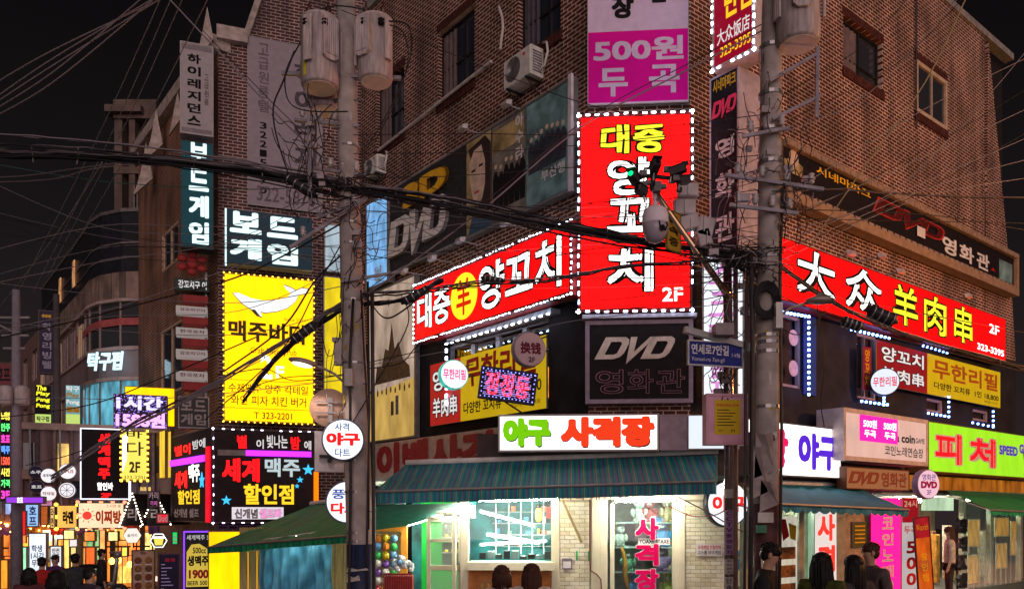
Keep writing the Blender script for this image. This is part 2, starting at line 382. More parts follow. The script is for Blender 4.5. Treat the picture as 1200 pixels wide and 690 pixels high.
# inside mass and roof
fp=[PL.pt(UL,0,-.26),PL.pt(0,0,-.26),PC.pt(1.875,0,-.26)+Vector((-.05,.1,0)),PR.pt(UR,0,-.26),PR.pt(UR,0,-12),PL.pt(UL,0,-9)]
MB().prism([(p.x,p.y) for p in fp],5.0,ZT-.05).build('core',mat('dark_inside',(.02,.018,.02),.9),T(0),cb)
co=MB(); co.box(UL,0,ZT-.02,ZT+.22,-.2,.08); co.build('parapet',mat('concrete',(.3,.28,.27),.8,var=.35),PL.M(0,0,0),cb)
MB().box(0,UR,ZT-.02,ZT+.16,-.2,.06).build('parapet',MC['concrete'],PR.M(0,0,0),cb)
MB().box(0,1.875,ZT-.02,ZT+.18,-.2,.07).build('parapet',MC['concrete'],PC.M(0,0,0),cb)
DG=glass(); DF=mat('dark_window_frame',(.03,.028,.03),.4,.3)
for h in hl: window(PL,h,cb,DF,DG,2,.45,.14)
window(PR,hr[0],cb,DF,DG,1,.3,.14)
window(PR,hr[1],cb,mat('cream_frame',(.55,.42,.32),.5),DG,1,0,.0,.1)
for pl,hs in((PL,hl),(PR,hr)):
    for k,(a,b,c,d) in enumerate(hs):
        m=MB(); n=10
        for i in range(n+1):
            x=a+.08+(b-a)*.38*i/n; m.v+=[(x,c+.1,-.2-.02*math.sin(i*2.2)),(x,d-.1,-.2-.02*math.sin(i*2.2))]
        for i in range(n): m.f.append((2*i,2*i+2,2*i+3,2*i+1))
        m.build('curtain',mat('curtain_grey%d'%(k%2),[(.16,.12,.12),(.10,.09,.11)][k%2],.9),Matrix.Translation(pl.N*.085)@pl.M(0,0,0),cb)
# string courses and sills of soldier bricks
SB=mat('soldier_brick',(.085,.026,.022),.85,var=.6,sc_=12)
for pl,hs in((PL,hl),(PR,hr)):
    for a,b,c,d in hs:
        m=MB(); n=max(4,int((b-a)/.1))
        for i in range(n):
            x=a-.05+(b-a+.1)*i/n; m.box(x+.006,x+(b-a+.1)/n-.006,c-.22,c-.01,-.05,.045)
            m.box(x+.006,x+(b-a+.1)/n-.006,d+.01,d+.2,-.05,.012)
        m.build('sill',SB,pl.M(0,0,0),cb,kind='stuff')
LF=mat('alu_frame',(.5,.5,.56),.4,.3)
warm=em('warm_room',(1,.30,.02),2.2,var=.75,sc_=2.6)
for k in range(4):
    a=w2[0]+(w2[1]-w2[0])*k/4; b=w2[0]+(w2[1]-w2[0])*(k+1)/4
    window(PL,(a,b,w2[2],w2[3]),cb,LF,clear(),0,.62,.16,.07,inner=warm)
dim=mat('dim_room',(.10,.055,.045),.7,var=.5,sc_=4)
for i,h in enumerate(h2R): window(PR,h,cb,mat('pink_frame',(.42,.3,.3),.5),clear() ,0 if i!=1 else 1,0,.1,.07,inner=dim)
# decals on the near window
wm=h2R[0]; uc=(wm[0]+wm[1])/2
for z in(wm[2]+(wm[3]-wm[2])*.26,wm[2]+(wm[3]-wm[2])*.68):
    m=MB(); m.lathe([(.17,-.003),(.17,.003)],n=20); mm=PR.M(uc+.02,z,.03); m.build('decal',mat('pink_decal',(.7,.45,.42),.5),mm,cb)
# sloping service pipe across the left wall
pm=MB(); pm.tube([PL.pt(*PL.hit(447,178),.1),PL.pt(*PL.hit(580,74),.1)],.035,8); pm.build('service_pipe',mat('white_pipe',(.6,.55,.55),.5),T(0),cb)
pm=MB(); pm.tube([PL.pt(*PL.hit(x,y),.08) for x,y in((588,10),(592,22),(593,35),(591,48),(590,60))],.03,8); pm.build('drain_hose',MC['white_pipe'],T(0),cb)
pm=MB(); pm.tube([PR.pt(*PR.hit(1071,-5),.06),PR.pt(*PR.hit(1071,150),.06)],.02,6); pm.build('service_pipe',IRON,T(0),cb)

# ---- air conditioners
def ac(name_lab,pl,px,py,s=1.0):
    u,z=pl.hit(px,py,.35); M=pl.M(u,z,.05)
    t=thing('air_conditioner',name_lab,'air conditioner',M)
    b=MB(); b.bbox(-.43*s,.43*s,0,.58*s,.0,.34*s,.02); b.build('casing',WHITEP,None,t)
    gm=MB()
    for k in range(9): 
        r=.05+.022*k
        gm.lathe([(r*s,.0),(r*s+.006,.006),(r*s+.006,0)],(-.12*s,.3*s,.345*s),24,caps=False)
    gm.build('fan_grille',GREYM,None,t,kind='stuff')
    MB().lathe([(.24*s,0),(.24*s,.004)],(-.12*s,.3*s,.341*s),24).build('fan_opening',mat('fan_dark',(.12,.11,.12),.6),None,t)
    lg=MB(); lg.lathe([(.035,0),(.035,.004)],(.24*s,.46*s,.342*s),16); lg.build('badge',Rpr,None,t)
    for x in(-.3*s,.3*s): MB().box(x-.02,x+.02,-.04,-.005,-.05,.36*s).cyl((x,-.03,.34*s),(x,-.3*s,-.05),.012,n=6).build('bracket',IRON,None,t)
    h=MB(); h.tube(cat_pts((.44*s,.2*s,.15),(.30*s,.62*s,.02),-.18*s,12),.022,6).tube([(.43*s,.1*s,.12),(.62*s,.16*s,.12),(.68*s,.4*s,.1),(.6*s,.62*s,.06),(.44*s,.7*s,.02)],.025,6)
    h.build('hose',WHITEP,None,t,True)
    v=MB()
    for k in range(8): v.box(.44*s,.445*s,(.08+.055*k)*s,(.1+.055*k)*s,.04,.28*s)
    v.build('vent',GREYM,None,t,kind='stuff')
    return t
ac('white air conditioner hung on the bricks between two dark windows',PL,607,97)
ac('small white air conditioner tucked beside the left pole above the blue panel',PL,433,205,.8)

# ---- film billboard on left wall
F1=mat('billboard_dark',(.035,.033,.038),.55,var=.3)
bb=Sign('movie_billboard','long dark slanting billboard with big DVD letters and film posters','billboard',PL,(456,223.6),(671,223),.22,.15,F1,GREYM,.05)
bb.w,bb.h=bb.w,bb.h
def box_extr(S,polys,m,name,z0=.005,z1=.12,sl=0,edge=None):
    mb=MB()
    for p in polys: mb.prism([(S.X(x),S.Y(y)) for x,y in p],z0,z1)
    return mb.build(name,m,None,S.root)
def dvd(S,x0,y0,x1,y1,m,z0=.005,z1=.05,skew=.12,name='dvd_lettering'):
    "three slanting letters D V D; built as bars so the counters stay open"
    X=lambda f,g:(x0+(x1-x0)*(f+skew*(.5-g)*.5), y0+(y1-y0)*g)
    P=[]
    def D(a,w):
        P.append([X(a,0.02),X(a+w*.30,.02),X(a+w*.22,.9),X(a-w*.08,.9)])      # stem
        P.append([X(a+w*.30,.02),X(a+w*.78,.02),X(a+w*.95,.12),X(a+w*1.0,.28),X(a+w*.74,.28),X(a+w*.66,.2),X(a+w*.28,.2)])
        P.append([X(a+w*1.0,.28),X(a+w*.97,.66),X(a+w*.70,.66),X(a+w*.74,.28)])
        P.append([X(a+w*.97,.66),X(a+w*.86,.82),X(a+w*.64,.9),X(a+w*.22,.9),X(a+w*.235,.72),X(a+w*.60,.72),X(a+w*.70,.66)])
    D(0.02,.36)
    P.append([X(.37,.02),X(.46,.02),X(.50,.62),X(.46,1.1)]) ; P.append([X(.50,.62),X(.64,.02),X(.72,.02),X(.46,1.1)])
    D(.66,.35)
    mb=MB()
    for p in P: mb.prism([(S.X(x),S.Y(y)) for x,y in p],z0,z1)
    return mb.build(name,m,None,S.root)
CHW=mat('channel_white',(.82,.8,.82),.45,var=.2); CHY=mat('channel_yellow',(.95,.52,.02),.45,var=.2)
dvd(bb,.03,.42,.40,.88,mat('channel_side',(.22,.2,.22),.5),.02,.115,.1,'lettering_side'); dvd(bb,.03,.42,.40,.88,CHW,.116,.13,.1)
bb.t('3D',.125,.085,.405,.345,mat('ochre_side',(.3,.15,.01),.5),.05,z=.02,name='lettering_side'); bb.t('3D',.12,.10,.40,.36,CHY,.05,z=.09)
def figure_flat(S,x,y0,y1,w,m,mh):
    S.poly([(x-w*.5,y1),(x-w*.6,y0+(y1-y0)*.35),(x-w*.25,y0+(y1-y0)*.2),(x+w*.25,y0+(y1-y0)*.2),(x+w*.6,y0+(y1-y0)*.35),(x+w*.5,y1)],m,'poster_print',.009,.0095)
    MB().lathe([(w*S.w*.3,0),(w*S.w*.3,.001)],(S.X(x),S.Y(y0+(y1-y0)*.1),.0105),12).build('poster_print',mh,None,S.root)
PO=mat('poster_ochre',(.55,.42,.20),.4,var=.7,sc_=2.2); PG=mat('poster_grey',(.24,.22,.19),.4,var=.6,sc_=3); PT=mat('poster_teal',(.20,.36,.38),.4,var=.7,sc_=2.5)
bb.r(.50,.03,.63,.97,PO,'poster'); bb.r(.635,.03,.80,.97,PG,'poster'); bb.r(.803,.03,.985,.97,PT,'poster')
SKN=mat('poster_skin',(.75,.56,.44),.5,var=.3,sc_=5); HR=mat('poster_hair',(.05,.03,.03),.5,var=.3)
bb.poly([(.51,.1),(.60,.05),(.63,.15),(.63,.8),(.60,.85),(.57,.62)],HR,'poster_print',.0085,.009)
bb.poly([(.515,.25),(.54,.14),(.58,.12),(.60,.3),(.60,.52),(.585,.66),(.56,.72),(.535,.62),(.52,.45)],SKN,'poster_print',.009,.010)
for q in((.527,.33,.022),(.567,.31,.022)): bb.r(q[0],q[1],q[0]+q[2],q[1]+.025,HR,'poster_print',.010,.011)
bb.r(.543,.56,.568,.585,mat('poster_lip',(.5,.08,.07),.5),'poster_print',.010,.011)
bb.poly([(.51,.97),(.54,.72),(.59,.74),(.63,.9),(.63,.97)],mat('poster_blue',(.05,.12,.2),.5,var=.4),'poster_print',.0085,.0088)
for k in range(6): figure_flat(bb,.655+.026*k,.38+.03*math.sin(k*2),.86,.024,BLK,SKN)
for k in range(7): figure_flat(bb,.825+.023*k,.28+.05*abs(3-k)/3,.68,.024,mat('poster_navy',(.05,.06,.08),.5,var=.5),SKN)
bb.r(.64,.08,.79,.3,PO,'poster_print',.0085,.009)
[bb.t(ch,.752,.05+.15*i,.79,.175+.15*i,WHP,.03,z=.012) for i,ch in enumerate('아수라')]
bb.t('부산행',.87,.70,.97,.80,WHP,.02,z=.012)
bb.t('TRAIN NIGHT',.83,.1,.95,.14,WHP,.0,z=.012) if False else None
bb.t('언투처블',.645,.88,.72,.93,WHP,.0,z=.012) if False else None
bb.r(.99,-.01,1.004,1.01,mat('edge_white',(.7,.62,.68),.4),'edge_strip',.0,.06)

# flood lights over the billboard / red sign
def flood(px,py,pl,lab,off=.7,k=1):
    u,z=pl.hit(px,py,off); M=pl.M(u,z,off)
    t=thing('floodlight',lab,'floodlight',M)
    h=MB(); h.add([(-.13,-.05,-.04),(.13,-.05,-.04),(.13,.07,-.08),(-.13,.07,-.08),(-.09,-.03,.05),(.09,-.03,.05),(.09,.05,.03),(-.09,.05,.03)],[(3,2,1,0),(4,5,6,7),(0,1,5,4),(1,2,6,5),(2,3,7,6),(3,0,4,7)])
    h.build('lamp_head',mat('flood_grey',(.55,.5,.52),.4,.2),None,t)
    MB().box(-.11,.11,-.035,.055,-.09,-.082).build('lens',mat('flood_lens',(.6,.6,.6),.1),None,t)
    a=MB(); a.cyl((0,0,-.04),(0,.02,-off+.02),.014,n=6); a.build('arm',MC['flood_grey'],None,t)
    return t
for i,(x,y,pl,l) in enumerate([(591,262,PL,'grey floodlight on an arm under the group poster of the billboard'),(505,303,PL,'grey floodlight under the right D of the big DVD letters'),(538,282,PL,'small floodlight tucked under the woman poster'),
    (472,318,PL,'small floodlight at the lower left end of the slanting billboard'),(592,122,PL,'pale floodlight arm on bricks left of the train poster top'),(541,150,PL,'pale floodlight arm on the bricks above the woman poster'),
    (999,297,PR,'small floodlight at the left above the red Chinese sign'),(1035,300,PR,'floodlight on an arm above the middle of the red Chinese sign'),(1057,318,PR,'floodlight on an arm above the yellow Chinese letters'),(1136,347,PR,'floodlight near the right end of the red Chinese sign')]):
    flood(x,y,pl,l,.6)

# ---- posters left of it
s=Sign('lit_poster_panel','tall pale blue lit panel between left pole and DVD billboard','light box',PL,(429,240),(455,330),.25,.2,em('lit_sky',(.22,.50,.90),.75,var=.45,sc_=2),GREYM,.05)
s.t('달',.4,.78,.75,.86,WHP); s.t('빛',.4,.87,.75,.95,WHP)
s=Sign('film_poster','tall faded film poster of a castle under the slanting red sign','poster',PL,(432,345),(487,512),.2,.12,em('lit_beige',(.62,.46,.36),.55,var=.6,sc_=1.3),GREYM,.05)
cs=mat('castle_print',(.16,.11,.09),.6,var=.5)
s.poly([(.15,.62),(.2,.5),(.3,.52),(.38,.40),(.45,.42),(.52,.25),(.58,.42),(.66,.38),(.75,.5),(.88,.55),(.9,.62)],cs,'poster_print')
for k in range(9): figure_flat(s,.12+.095*k,.645+.008*(k%3),.69+.01*(k%2),.028,cs,cs)
s.r(.5,.75,.56,.84,cs,'poster_print'); s.r(.6,.72,.66,.84,mat('blue_cloak',(.15,.2,.3),.6),'poster_print')
s.poly([(.0,.68),(1,.63),(1,1),(0,1)],em('lit_gold',(.72,.46,.12),.6,var=.4),'poster_print',.0042,.0044)

# ---- red slanting sign 대중 羊 양꼬치
s=Sign('restaurant_sign','long red slanting lamb skewer sign with yellow disc ringed by lights','shop sign',PL,(485.5,335),(670,344),.55,.3,Ered,mat('red_frame',(.3,.02,.02),.5),.06)
s.o('대중',.03,.22,.28,.82,Ewh,OUT,.022,.035,wob=.015)
MB().lathe([(s.h*.37,0),(s.h*.37,.003)],(s.X(.375),s.Y(.5),.010),32).build('yellow_disc',Eyel,None,s.root)
s.t('羊',.325,.22,.425,.80,Rpr if 0 else em('deep_red_print',(.8,.02,.0),.8),.02,z=.016)
s.o('양꼬치',.48,.14,.95,.84,Ewh,OUT,.022,.035,wob=.02)
s.leds(sp=.105,sides='tblr')
# lower led tube over the windows
u0,z0=PL.hit(523,402,.3); u1,z1=PL.hit(642,366,.3)
t=thing('light_string','string of white lights above and beside the upper windows under the red sign','light string',PL.M((u0+u1)/2,z0-.02,.3))
mb=MB(); w=(u1-u0)/2; MB().box(-w-.05,w+.05,.03,.12,-.28,-.03).build('rail',LF,None,t)
n=16
for i in range(n+1): mb.bbox(-w+2*w*i/n-.03,-w+2*w*i/n+.03,-.013,.013,-.02,.02,.005)
for i in range(8): mb.bbox(-w-.02,-w+.02,-.15-i*.17-.04,-.15-i*.17+.04,-.02,.02,.005)
mb.build('led_string',WHITE_L(),None,t,kind='stuff')
# ---- banner under windows
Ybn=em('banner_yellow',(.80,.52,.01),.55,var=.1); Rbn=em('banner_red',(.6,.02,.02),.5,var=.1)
s=Sign('banner','red and yellow lamb skewer refill banner under the left wall windows','banner',PL,(504.5,428),(640,478),.25,.05,Ybn,GREYM,.0)
s.r(0,0,.30,1,Rbn,'red_panel',.001,.006)
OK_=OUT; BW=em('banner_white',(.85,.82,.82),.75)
s.o('양꼬',.03,.12,.27,.45,BW,OUT,.02,.05,z=.01); s.o('羊肉串',.03,.56,.27,.88,BW,OUT,.02,.05,z=.01)
s.t('무한리필',.34,.04,.93,.5,Rpr,.03,z=.012,wob=.02); s.t('다양한 꼬치류',.33,.72,.66,.90,OUT,.02,z=.012); s.t('1인',.68,.62,.76,.80,OUT,.01,z=.012); s.t('18,800',.78,.58,.97,.76,OUT,.01,z=.012)
s.t('영업시간 11:00~24:00',.74,.84,.96,.92,OUT,0,z=.012)
# ---- round signs on left wall
Ub=(.94,.34)
WB=mat('lavender_box',(.50,.42,.52),.5,var=.1)
disc_sign('round_sign','round white sign with magenta lettering and rainbow rim on the red banner',P3(532.5,438.5,14.6),Ub,.27,.16,em('lit_soft_white',(1,.9,.96),1.0),em('rainbow_rim',(.05,.55,.45),.8,var=.9,sc_=7),[('무한리필',-.78,-.35,.78,.35,em('lit_magenta',(.85,.0,.25),.9),.02)],bracket=PL.pt(*PL.hit(556,432,.1),.1))
disc_sign('round_sign','grey lavender round money changer sign with dark Chinese letters',P3(621,409,14.3),Ub,.31,.16,WB,mat('lavender_rim',(.3,.26,.36),.5),[('换钱',-.6,-.28,.66,.4,mat('maroon_print',(.12,.01,.03),.5,var=0),.035),('2F',-.1,-.75,.3,-.45,OUT,.02)],bracket=PL.pt(*PL.hit(645,400,.1),.1))
# ---- LED matrix sign
Ml=Pl(0,0,.985,.12).M(0,0,0).copy(); Ml.translation=P3(593,470,14.0)
s=Sign('led_matrix_sign','dark tilted dot matrix board with red and lilac scrolling characters','LED sign',None,None,None,M=Ml@Matrix.Rotation(math.radians(-7),4,'Z'),wh=(1.0,.56),depth=.12,face=BLK,frame=mat('navy_frame',(.02,.02,.05),.5),fw=.04)
s.t('정정동',.10,.14,.88,.86,em('led_red',(1,.03,.08),1.1),.03,z=.01)
lm=MB()
for i in range(30):
    for j in range(14):
        if R.random()<.62:
            x=s.X(.09+.8*i/29);y=s.Y(.14+.72*j/13); lm.box(x-.011,x+.011,y-.006,y+.006,.018,.022)
lm.build('led_dots',em('led_lilac',(.45,.35,1),1.2),None,s.root,kind='stuff')
s.leds(em('led_blue',(.25,.25,1),3),.07,'tblr',.045,.015,.018,.02)
MB().cyl((0,0,-.1),(.55,-.1,-.9),.016,n=6).build('bracket',IRON,None,s.root)

# ---- corner vertical stack: purple banner, red sign, DVD box
Mag=mat('magenta_banner',(.80,.0,.36),.8,var=.12,sc_=2); Lav=mat('lavender_banner',(.72,.58,.82),.8,var=.1)
s=Sign('banner','lavender and magenta coin song banner hung high on the corner','banner',PC,(688.5,-70),(807,120),.12,.04,Lav,GREYM,.012)
s.r(.0,.56,1,.985,Mag,'magenta_panel',.0045,.006)
s.t('노래',.18,.06,.85,.25,OUT,.02); s.t('장',.24,.34,.46,.485,OUT,.04); s.t('습',.62,.26,.80,.40,OUT,.04)
s.t('500원',.06,.60,.95,.74,Lav,.03,z=.009); s.t('두',.11,.78,.40,.95,Lav,.03,z=.009); s.t('곡',.61,.77,.91,.94,Lav,.03,z=.009)
s=Sign('restaurant_sign','tall red vertical lamb skewer sign outlined with white lights on the corner','shop sign',PC,(678,136),(811,363),.45,.35,Ered,mat('red_frame'and'red_frame2',(.35,.02,.02),.5),.05)
s.o('대중',.20,.055,.76,.20,em('lit_lemon',(.95,.90,.03),1.1),OUT,.03,.05,wob=.02)
for ch,a,b in(('양',.225,.415),('꼬',.43,.60),('치',.68,.90)): s.o(ch,.26,a,.66,b,Ewh,OUT,.03,.035,wob=.02)
s.t('2F',.74,.885,.92,.955,Ewh,.02)
s.leds(sp=.165,sides='tblr',long=.075,size=.026)
s=Sign('dvd_box_sign','lilac framed unlit box sign with silver DVD letters under the red vertical sign','shop sign',PC,(686,376),(812,471.5),.3,.22,BLK,mat('lilac_frame',(.36,.31,.44),.5),.075)
dvd(s,.13,.20,.80,.50,mat('silver_letters',(.80,.74,.70),.4),.01,.03,.3)
for ch,a,b in(('영',.1,.35),('화',.4,.63),('관',.67,.92)): s.o(ch,a,.60,b,.88,BLK,mat('neon_tube_off',(.42,.20,.28),.4),.0,.018,z=.01)
s.r(-.03,-.06,1.03,-.015,mat('ledge_pale',(.4,.36,.42),.6),'ledge',-.1,.1)
# ---- blade signs off the right wall (face parallel to left wall)
s=Sign('blade_sign','tall dark narrow cinema blade sign with white side behind the right pole','blade sign',Pl(P3(850,200,14.0).x,14.0,.62,-.785),(832,94),(866,292),0,.62,BLK,mat('blade_white',(.55,.46,.52),.5),.03)
s.t('시네마파크',.12,.02,.9,.09,CHY,.02); dvd(s,.1,.14,.9,.24,em('dim_red_neon',(.6,.03,.08),.5),.005,.012,.2)
for ch,a,b in(('영',.36,.47),('화',.55,.70),('관',.78,.93)): s.t(ch,.2,a,.85,b,CHW,.03)
s=Sign('blade_sign','small red Chinese restaurant light box with white bulbs at the top','blade sign',Pl(P3(860,20,13.6).x,13.6,.62,-.785),(835,-45),(884,58),0,.42,em('lit_crimson',(.42,.005,.03),.55),mat('blade_white2',(.6,.5,.5),.5),.04)
s.t('대중',.15,.05,.9,.42,Ewh,.03); s.t('반점',.3,.3,.95,.6,em('lit_amber',(1,.6,.02),.9),.03); s.t('大众饭店',.12,.66,.9,.80,BW,.01); s.t('323-3395',.2,.83,.92,.92,MC['lit_amber'],.01)
s.leds(sp=.13,sides='blr',long=.06,size=.025)
s=Sign('blade_sign','tall glowing white panel with pink strokes behind the blue street sign','blade sign',Pl(P3(846,400,14.6).x,14.6,.98,-.19),(823,300),(872,470),0,.2,em('lit_cool',(.85,.93,1),1.0),GREYM,.03)
for ch,a,b in(('스',.06,.2),('크',.25,.42),('린',.46,.62),('골',.68,.84),('프',.86,.97)): s.t(ch,.15,a,.8,b,em('lit_pale_pink',(.75,.30,.72),.9),.02)

# ---- right wall signs
s=Sign('movie_billboard','long dark cinema billboard with red DVD outline letters on right wall','billboard',PR,(918,163),(1190,348),.25,.2,BLK,mat('peach_frame',(.36,.235,.16),.65),.0)
W_=s.w/2
fr=MB(); 
for y0,y1 in((0,.2),(s.h-.14,s.h)): fr.box(-W_,W_,y0,y1,0,.1)
fr.box(W_-.14,W_,.2,s.h-.14,0,.1).build('frame_rail',MC['peach_frame'],None,s.root)
fl=MB()
for i in range(40):
    x=-W_+s.w*i/40; fl.box(x+.04,x+.26,s.h-.13,s.h-.04,.101,.115); fl.box(x+.04,x+.26,.21,.28,.001,.06)
fl.build('rail_clip',mat('clip_dark',(.35,.25,.2),.6),None,s.root,kind='stuff')
s.t('시네마파크',.10,.17,.29,.32,CHY,.02,z=.02)
dvd(s,.305,.20,.60,.56,mat('neon_red_off',(.50,.05,.04),.4),.01,.03,.1); dvd(s,.311,.225,.592,.53,mat('dark_maroon_fill',(.10,.01,.012),.6),.031,.034,.1,'lettering'); 
for ch,a,b in(('영',.595,.665),('화',.68,.755),('관',.77,.84)): s.t(ch,a,.34,b,.70,CHW,.03,z=.02)
s.t('ㅅ',.85,.56,.875,.63,Rpr,.05,z=.02); s.r(.90,.28,.975,.74,PT,'poster',.005,.02)
figure_flat(s,.93,.4,.72,.03,HR,SKN); figure_flat(s,.03,.22,.5,.05,PO,SKN)
s.r(.475,.42,.51,.62,WHP,'notice',.05,.055)
s=Sign('restaurant_sign','long red sign with white and yellow Chinese characters on right wall','shop sign',PR,(915,277),(1178,426),.45,.3,Ered,MC['red_frame2'],.03)
for ch,a,b in(('大',.05,.18),('众',.22,.36)): s.o(ch,a,.06,b,.78,Ewh,OUT,.02,.045)
for ch,a,b in(('羊',.41,.52),('肉',.55,.66),('串',.70,.80)): s.o(ch,a,.08,b,.82,MC['lit_lemon'],OUT,.022,.045)
s.t('2F',.90,.22,.96,.42,Ewh,.02); s.t('323-3395',.83,.72,.99,.86,Ewh,.02)
# blue led strings down the right wall windows
t=thing('light_string','blue white light strings edging the windows below the Chinese sign','light string',PR.M(0,3.6,.3))
mb=MB()
def ledrun(p,q,n):
    a=PR.hit(*p,.3);b=PR.hit(*q,.3)
    for i in range(n+1):
        x=a[0]+(b[0]-a[0])*i/n; y=a[1]+(b[1]-a[1])*i/n-3.6; mb.bbox(x-.02,x+.02,y-.024,y+.024,-.02,.02,.006)
ledrun((914,365),(948,371),8); ledrun((948,371),(948,462),14); ledrun((998,386),(1042,396),9); ledrun((1082,405),(1110,413),6); ledrun((1112,465),(1112,488),4); ledrun((1088,484),(1112,488),5); ledrun((1164,482),(1164,498),3); ledrun((1140,495),(1164,500),4); ledrun((1010,470),(1040,474),6)
ledrun((1036,466),(1036,474),2)
mb.build('led_string',em('led_blue_white',(.16,.32,1),16),None,t,kind='stuff')
MB().box(PR.hit(942,400,.05)[0],PR.hit(956,400,.05)[0],PR.hit(945,462,.05)[1]-3.6,PR.hit(945,368,.05)[1]-3.6,-.27,-.24).build('backing',mat('blue_glow_paint',(.03,.07,.35),.6),None,t)  # blue strip paints the glow of the LED string
s=Sign('banner','red and yellow refill banner under the Chinese sign on right wall','banner',PR,(1027,398),(1172,478),.25,.05,Ybn,GREYM,.0)
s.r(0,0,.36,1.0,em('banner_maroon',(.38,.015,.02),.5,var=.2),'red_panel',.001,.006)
s.o('양꼬치',.03,.10,.33,.44,BW,OUT,.02,.04,z=.01); s.o('羊肉串',.03,.56,.33,.88,BW,OUT,.02,.04,z=.01)
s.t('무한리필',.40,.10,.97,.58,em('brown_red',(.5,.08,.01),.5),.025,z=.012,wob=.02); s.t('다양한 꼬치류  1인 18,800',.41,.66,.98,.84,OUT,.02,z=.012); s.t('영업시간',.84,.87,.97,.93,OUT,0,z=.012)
s=Sign('banner','narrow maroon vertical skewer banner between right wall windows','banner',PR,(1011,405),(1021,458),.3,.03,mat('maroon_cloth',(.3,.03,.06),.6),GREYM,0)
s.t('양\n꼬\n치',.2,.06,.8,.94,CHY,.02)
disc_sign('round_sign','round refill sign with dark rim over the right wall banner',PR.pt(*PR.hit(1037,447,.7),.7)+Vector((0,0,0)),(.94,-.34),.31,.2,em('lit_soft_blue',(.75,.85,1),.9),mat('navy_rim',(.02,.02,.06),.4),[('무한리필',-.78,-.35,.78,.35,em('lit_scarlet',(.8,.02,.05),.8),.02)],bracket=PR.pt(*PR.hit(1030,447,.1),.1))

# sodium street lamp of the road on the right, beyond the frame: lights the right wall from below
sl=thing('street_lamp','tall orange sodium street lamp across the road beyond the right edge','street lamp',T(15.5,10.5,0))
m=MB(); m.tube([(15.5,10.5,0),(15.5,10.5,5.2),(15.3,10.8,5.7),(14.8,11.3,5.85)],[.09,.06,.045,.04],10); m.build('post',GREYM,T(0),sl,True)
m=MB(); m.ell((14.6,11.5,5.85),.32,.16,.08,14,8); m.build('head',mat('lamp_head',(.4,.33,.3),.4,.2),T(0),sl,True)
m=MB(); m.ell((14.6,11.5,5.80),.22,.11,.05,14,8); m.build('diffuser',em('sodium',(1,.45,.12),12),T(0),sl,True)
L=bpy.data.objects.new('sodium_light',bpy.data.lights.new('sodium_light','POINT')); L.data.energy=1900; L.data.color=(1,.40,.12); L.data.shadow_soft_size=.2; link(L,T(14.4,11.7,5.6),sl)
# ================= ground floor of the corner building
PG=Pl(P3(640,600,14.4).x,14.4,.997,-.077)
def awning(name,lab,TL,TR,BL,BR,m,val=.22,scal=0,ribs=10,parentM=None,text=None,drop=.03,und=None):
    TL,TR,BL,BR=map(Vector,(TL,TR,BL,BR)); x=(TR-TL); x.z=0; L=x.length; x.normalize(); M=Matrix.Identity(4); n=Vector((x.y,-x.x,0))
    o=(TL+TR)/2
    for i in range(3): M[i][0]=x[i]; M[i][1]=(0,0,1)[i]; M[i][2]=n[i]; M[i][3]=o[i]
    t=thing(name,lab,'awning',M); Mi=M.inverted(); tl,tr,bl,br=[Mi@p for p in(TL,TR,BL,BR)]
    NXx=ribs*6; NY=6; mb=MB()
    def S(u,v):
        p=tl.lerp(tr,u).lerp(bl.lerp(br,u),v); sg=abs(math.sin(u*math.pi*ribs)); p.y-= (drop*sg*(1+.5*math.sin(u*23)))*math.sin(math.pi*min(1,v*1.0))+.016*math.sin(u*61+v*7)*v+.012*math.sin(u*29+v*11); return p
    for j in range(NY+1):
        for i in range(NXx+1): mb.v.append(tuple(S(i/NXx,j/NY)))
    for j in range(NY):
        for i in range(NXx): a=j*(NXx+1)+i; mb.f.append((a,a+NXx+1,a+NXx+2,a+1))
    mb.build('canvas',m,None,t,True)
    vb=MB(); N=ribs*8
    for i in range(N+1):
        u=i/N; p=bl.lerp(br,u); q=p.copy(); w=.02*math.sin(u*N*.8)
        sc1=(abs(math.sin(u*math.pi*scal))*.35+.65) if scal else 1
        q.y-=val*sc1; q.z+=w; vb.v+=[tuple(p),tuple(q)]
    for i in range(N): vb.f.append((2*i,2*i+1,2*i+3,2*i+2))
    vb.build('valance',m,None,t)
    fb=MB(); fb.cyl(bl+Vector((0,.0,.015)),br+Vector((0,.0,.015)),.022,n=8); fb.build('front_bar',GREYM,None,t)
    ab=MB()
    for u in (.02,.33,.66,.98):
        p=bl.lerp(br,u); q=tl.lerp(tr,u); q.y-=.12; p.y-=.03; ab.cyl(p,q,.014,n=6)
    ab.build('arm',mat('awning_arm',(.5,.48,.45),.4,.4),None,t,kind='stuff')
    cbx=MB(); cbx.cyl(tl+Vector((0,.03,.03)),tr+Vector((0,.03,.03)),.05,n=8); cbx.build('roller',WHITEP,None,t)
    # end cheek
    for a,b_ in((tl,bl),(tr,br)) if scal==0 else ():
        MB().add([a,b_,b_-Vector((0,val,0)),Vector((a.x,b_.y-val,a.z))],[(0,1,2,3)]).build('cheek',m,None,t) if val<.3 else None
    if text:
        lettering(text,bl.x+(br.x-bl.x)*.56,bl.x+(br.x-bl.x)*.82,bl.y-val*.72,bl.y-val*.25,bl.z+.05,mat('faded_print',(.16,.14,.16),.7),t,.01)
    return t
TEAL=stripes('teal_stripes',[(0,(.0,.46,.38)),(.18,(.02,.20,.50)),(.34,(.0,.42,.34)),(.50,(.22,.12,.46)),(.62,(.01,.20,.44)),(.74,(.0,.55,.33)),(.86,(.08,.18,.5)),(.94,(.62,.42,.22))],.21)
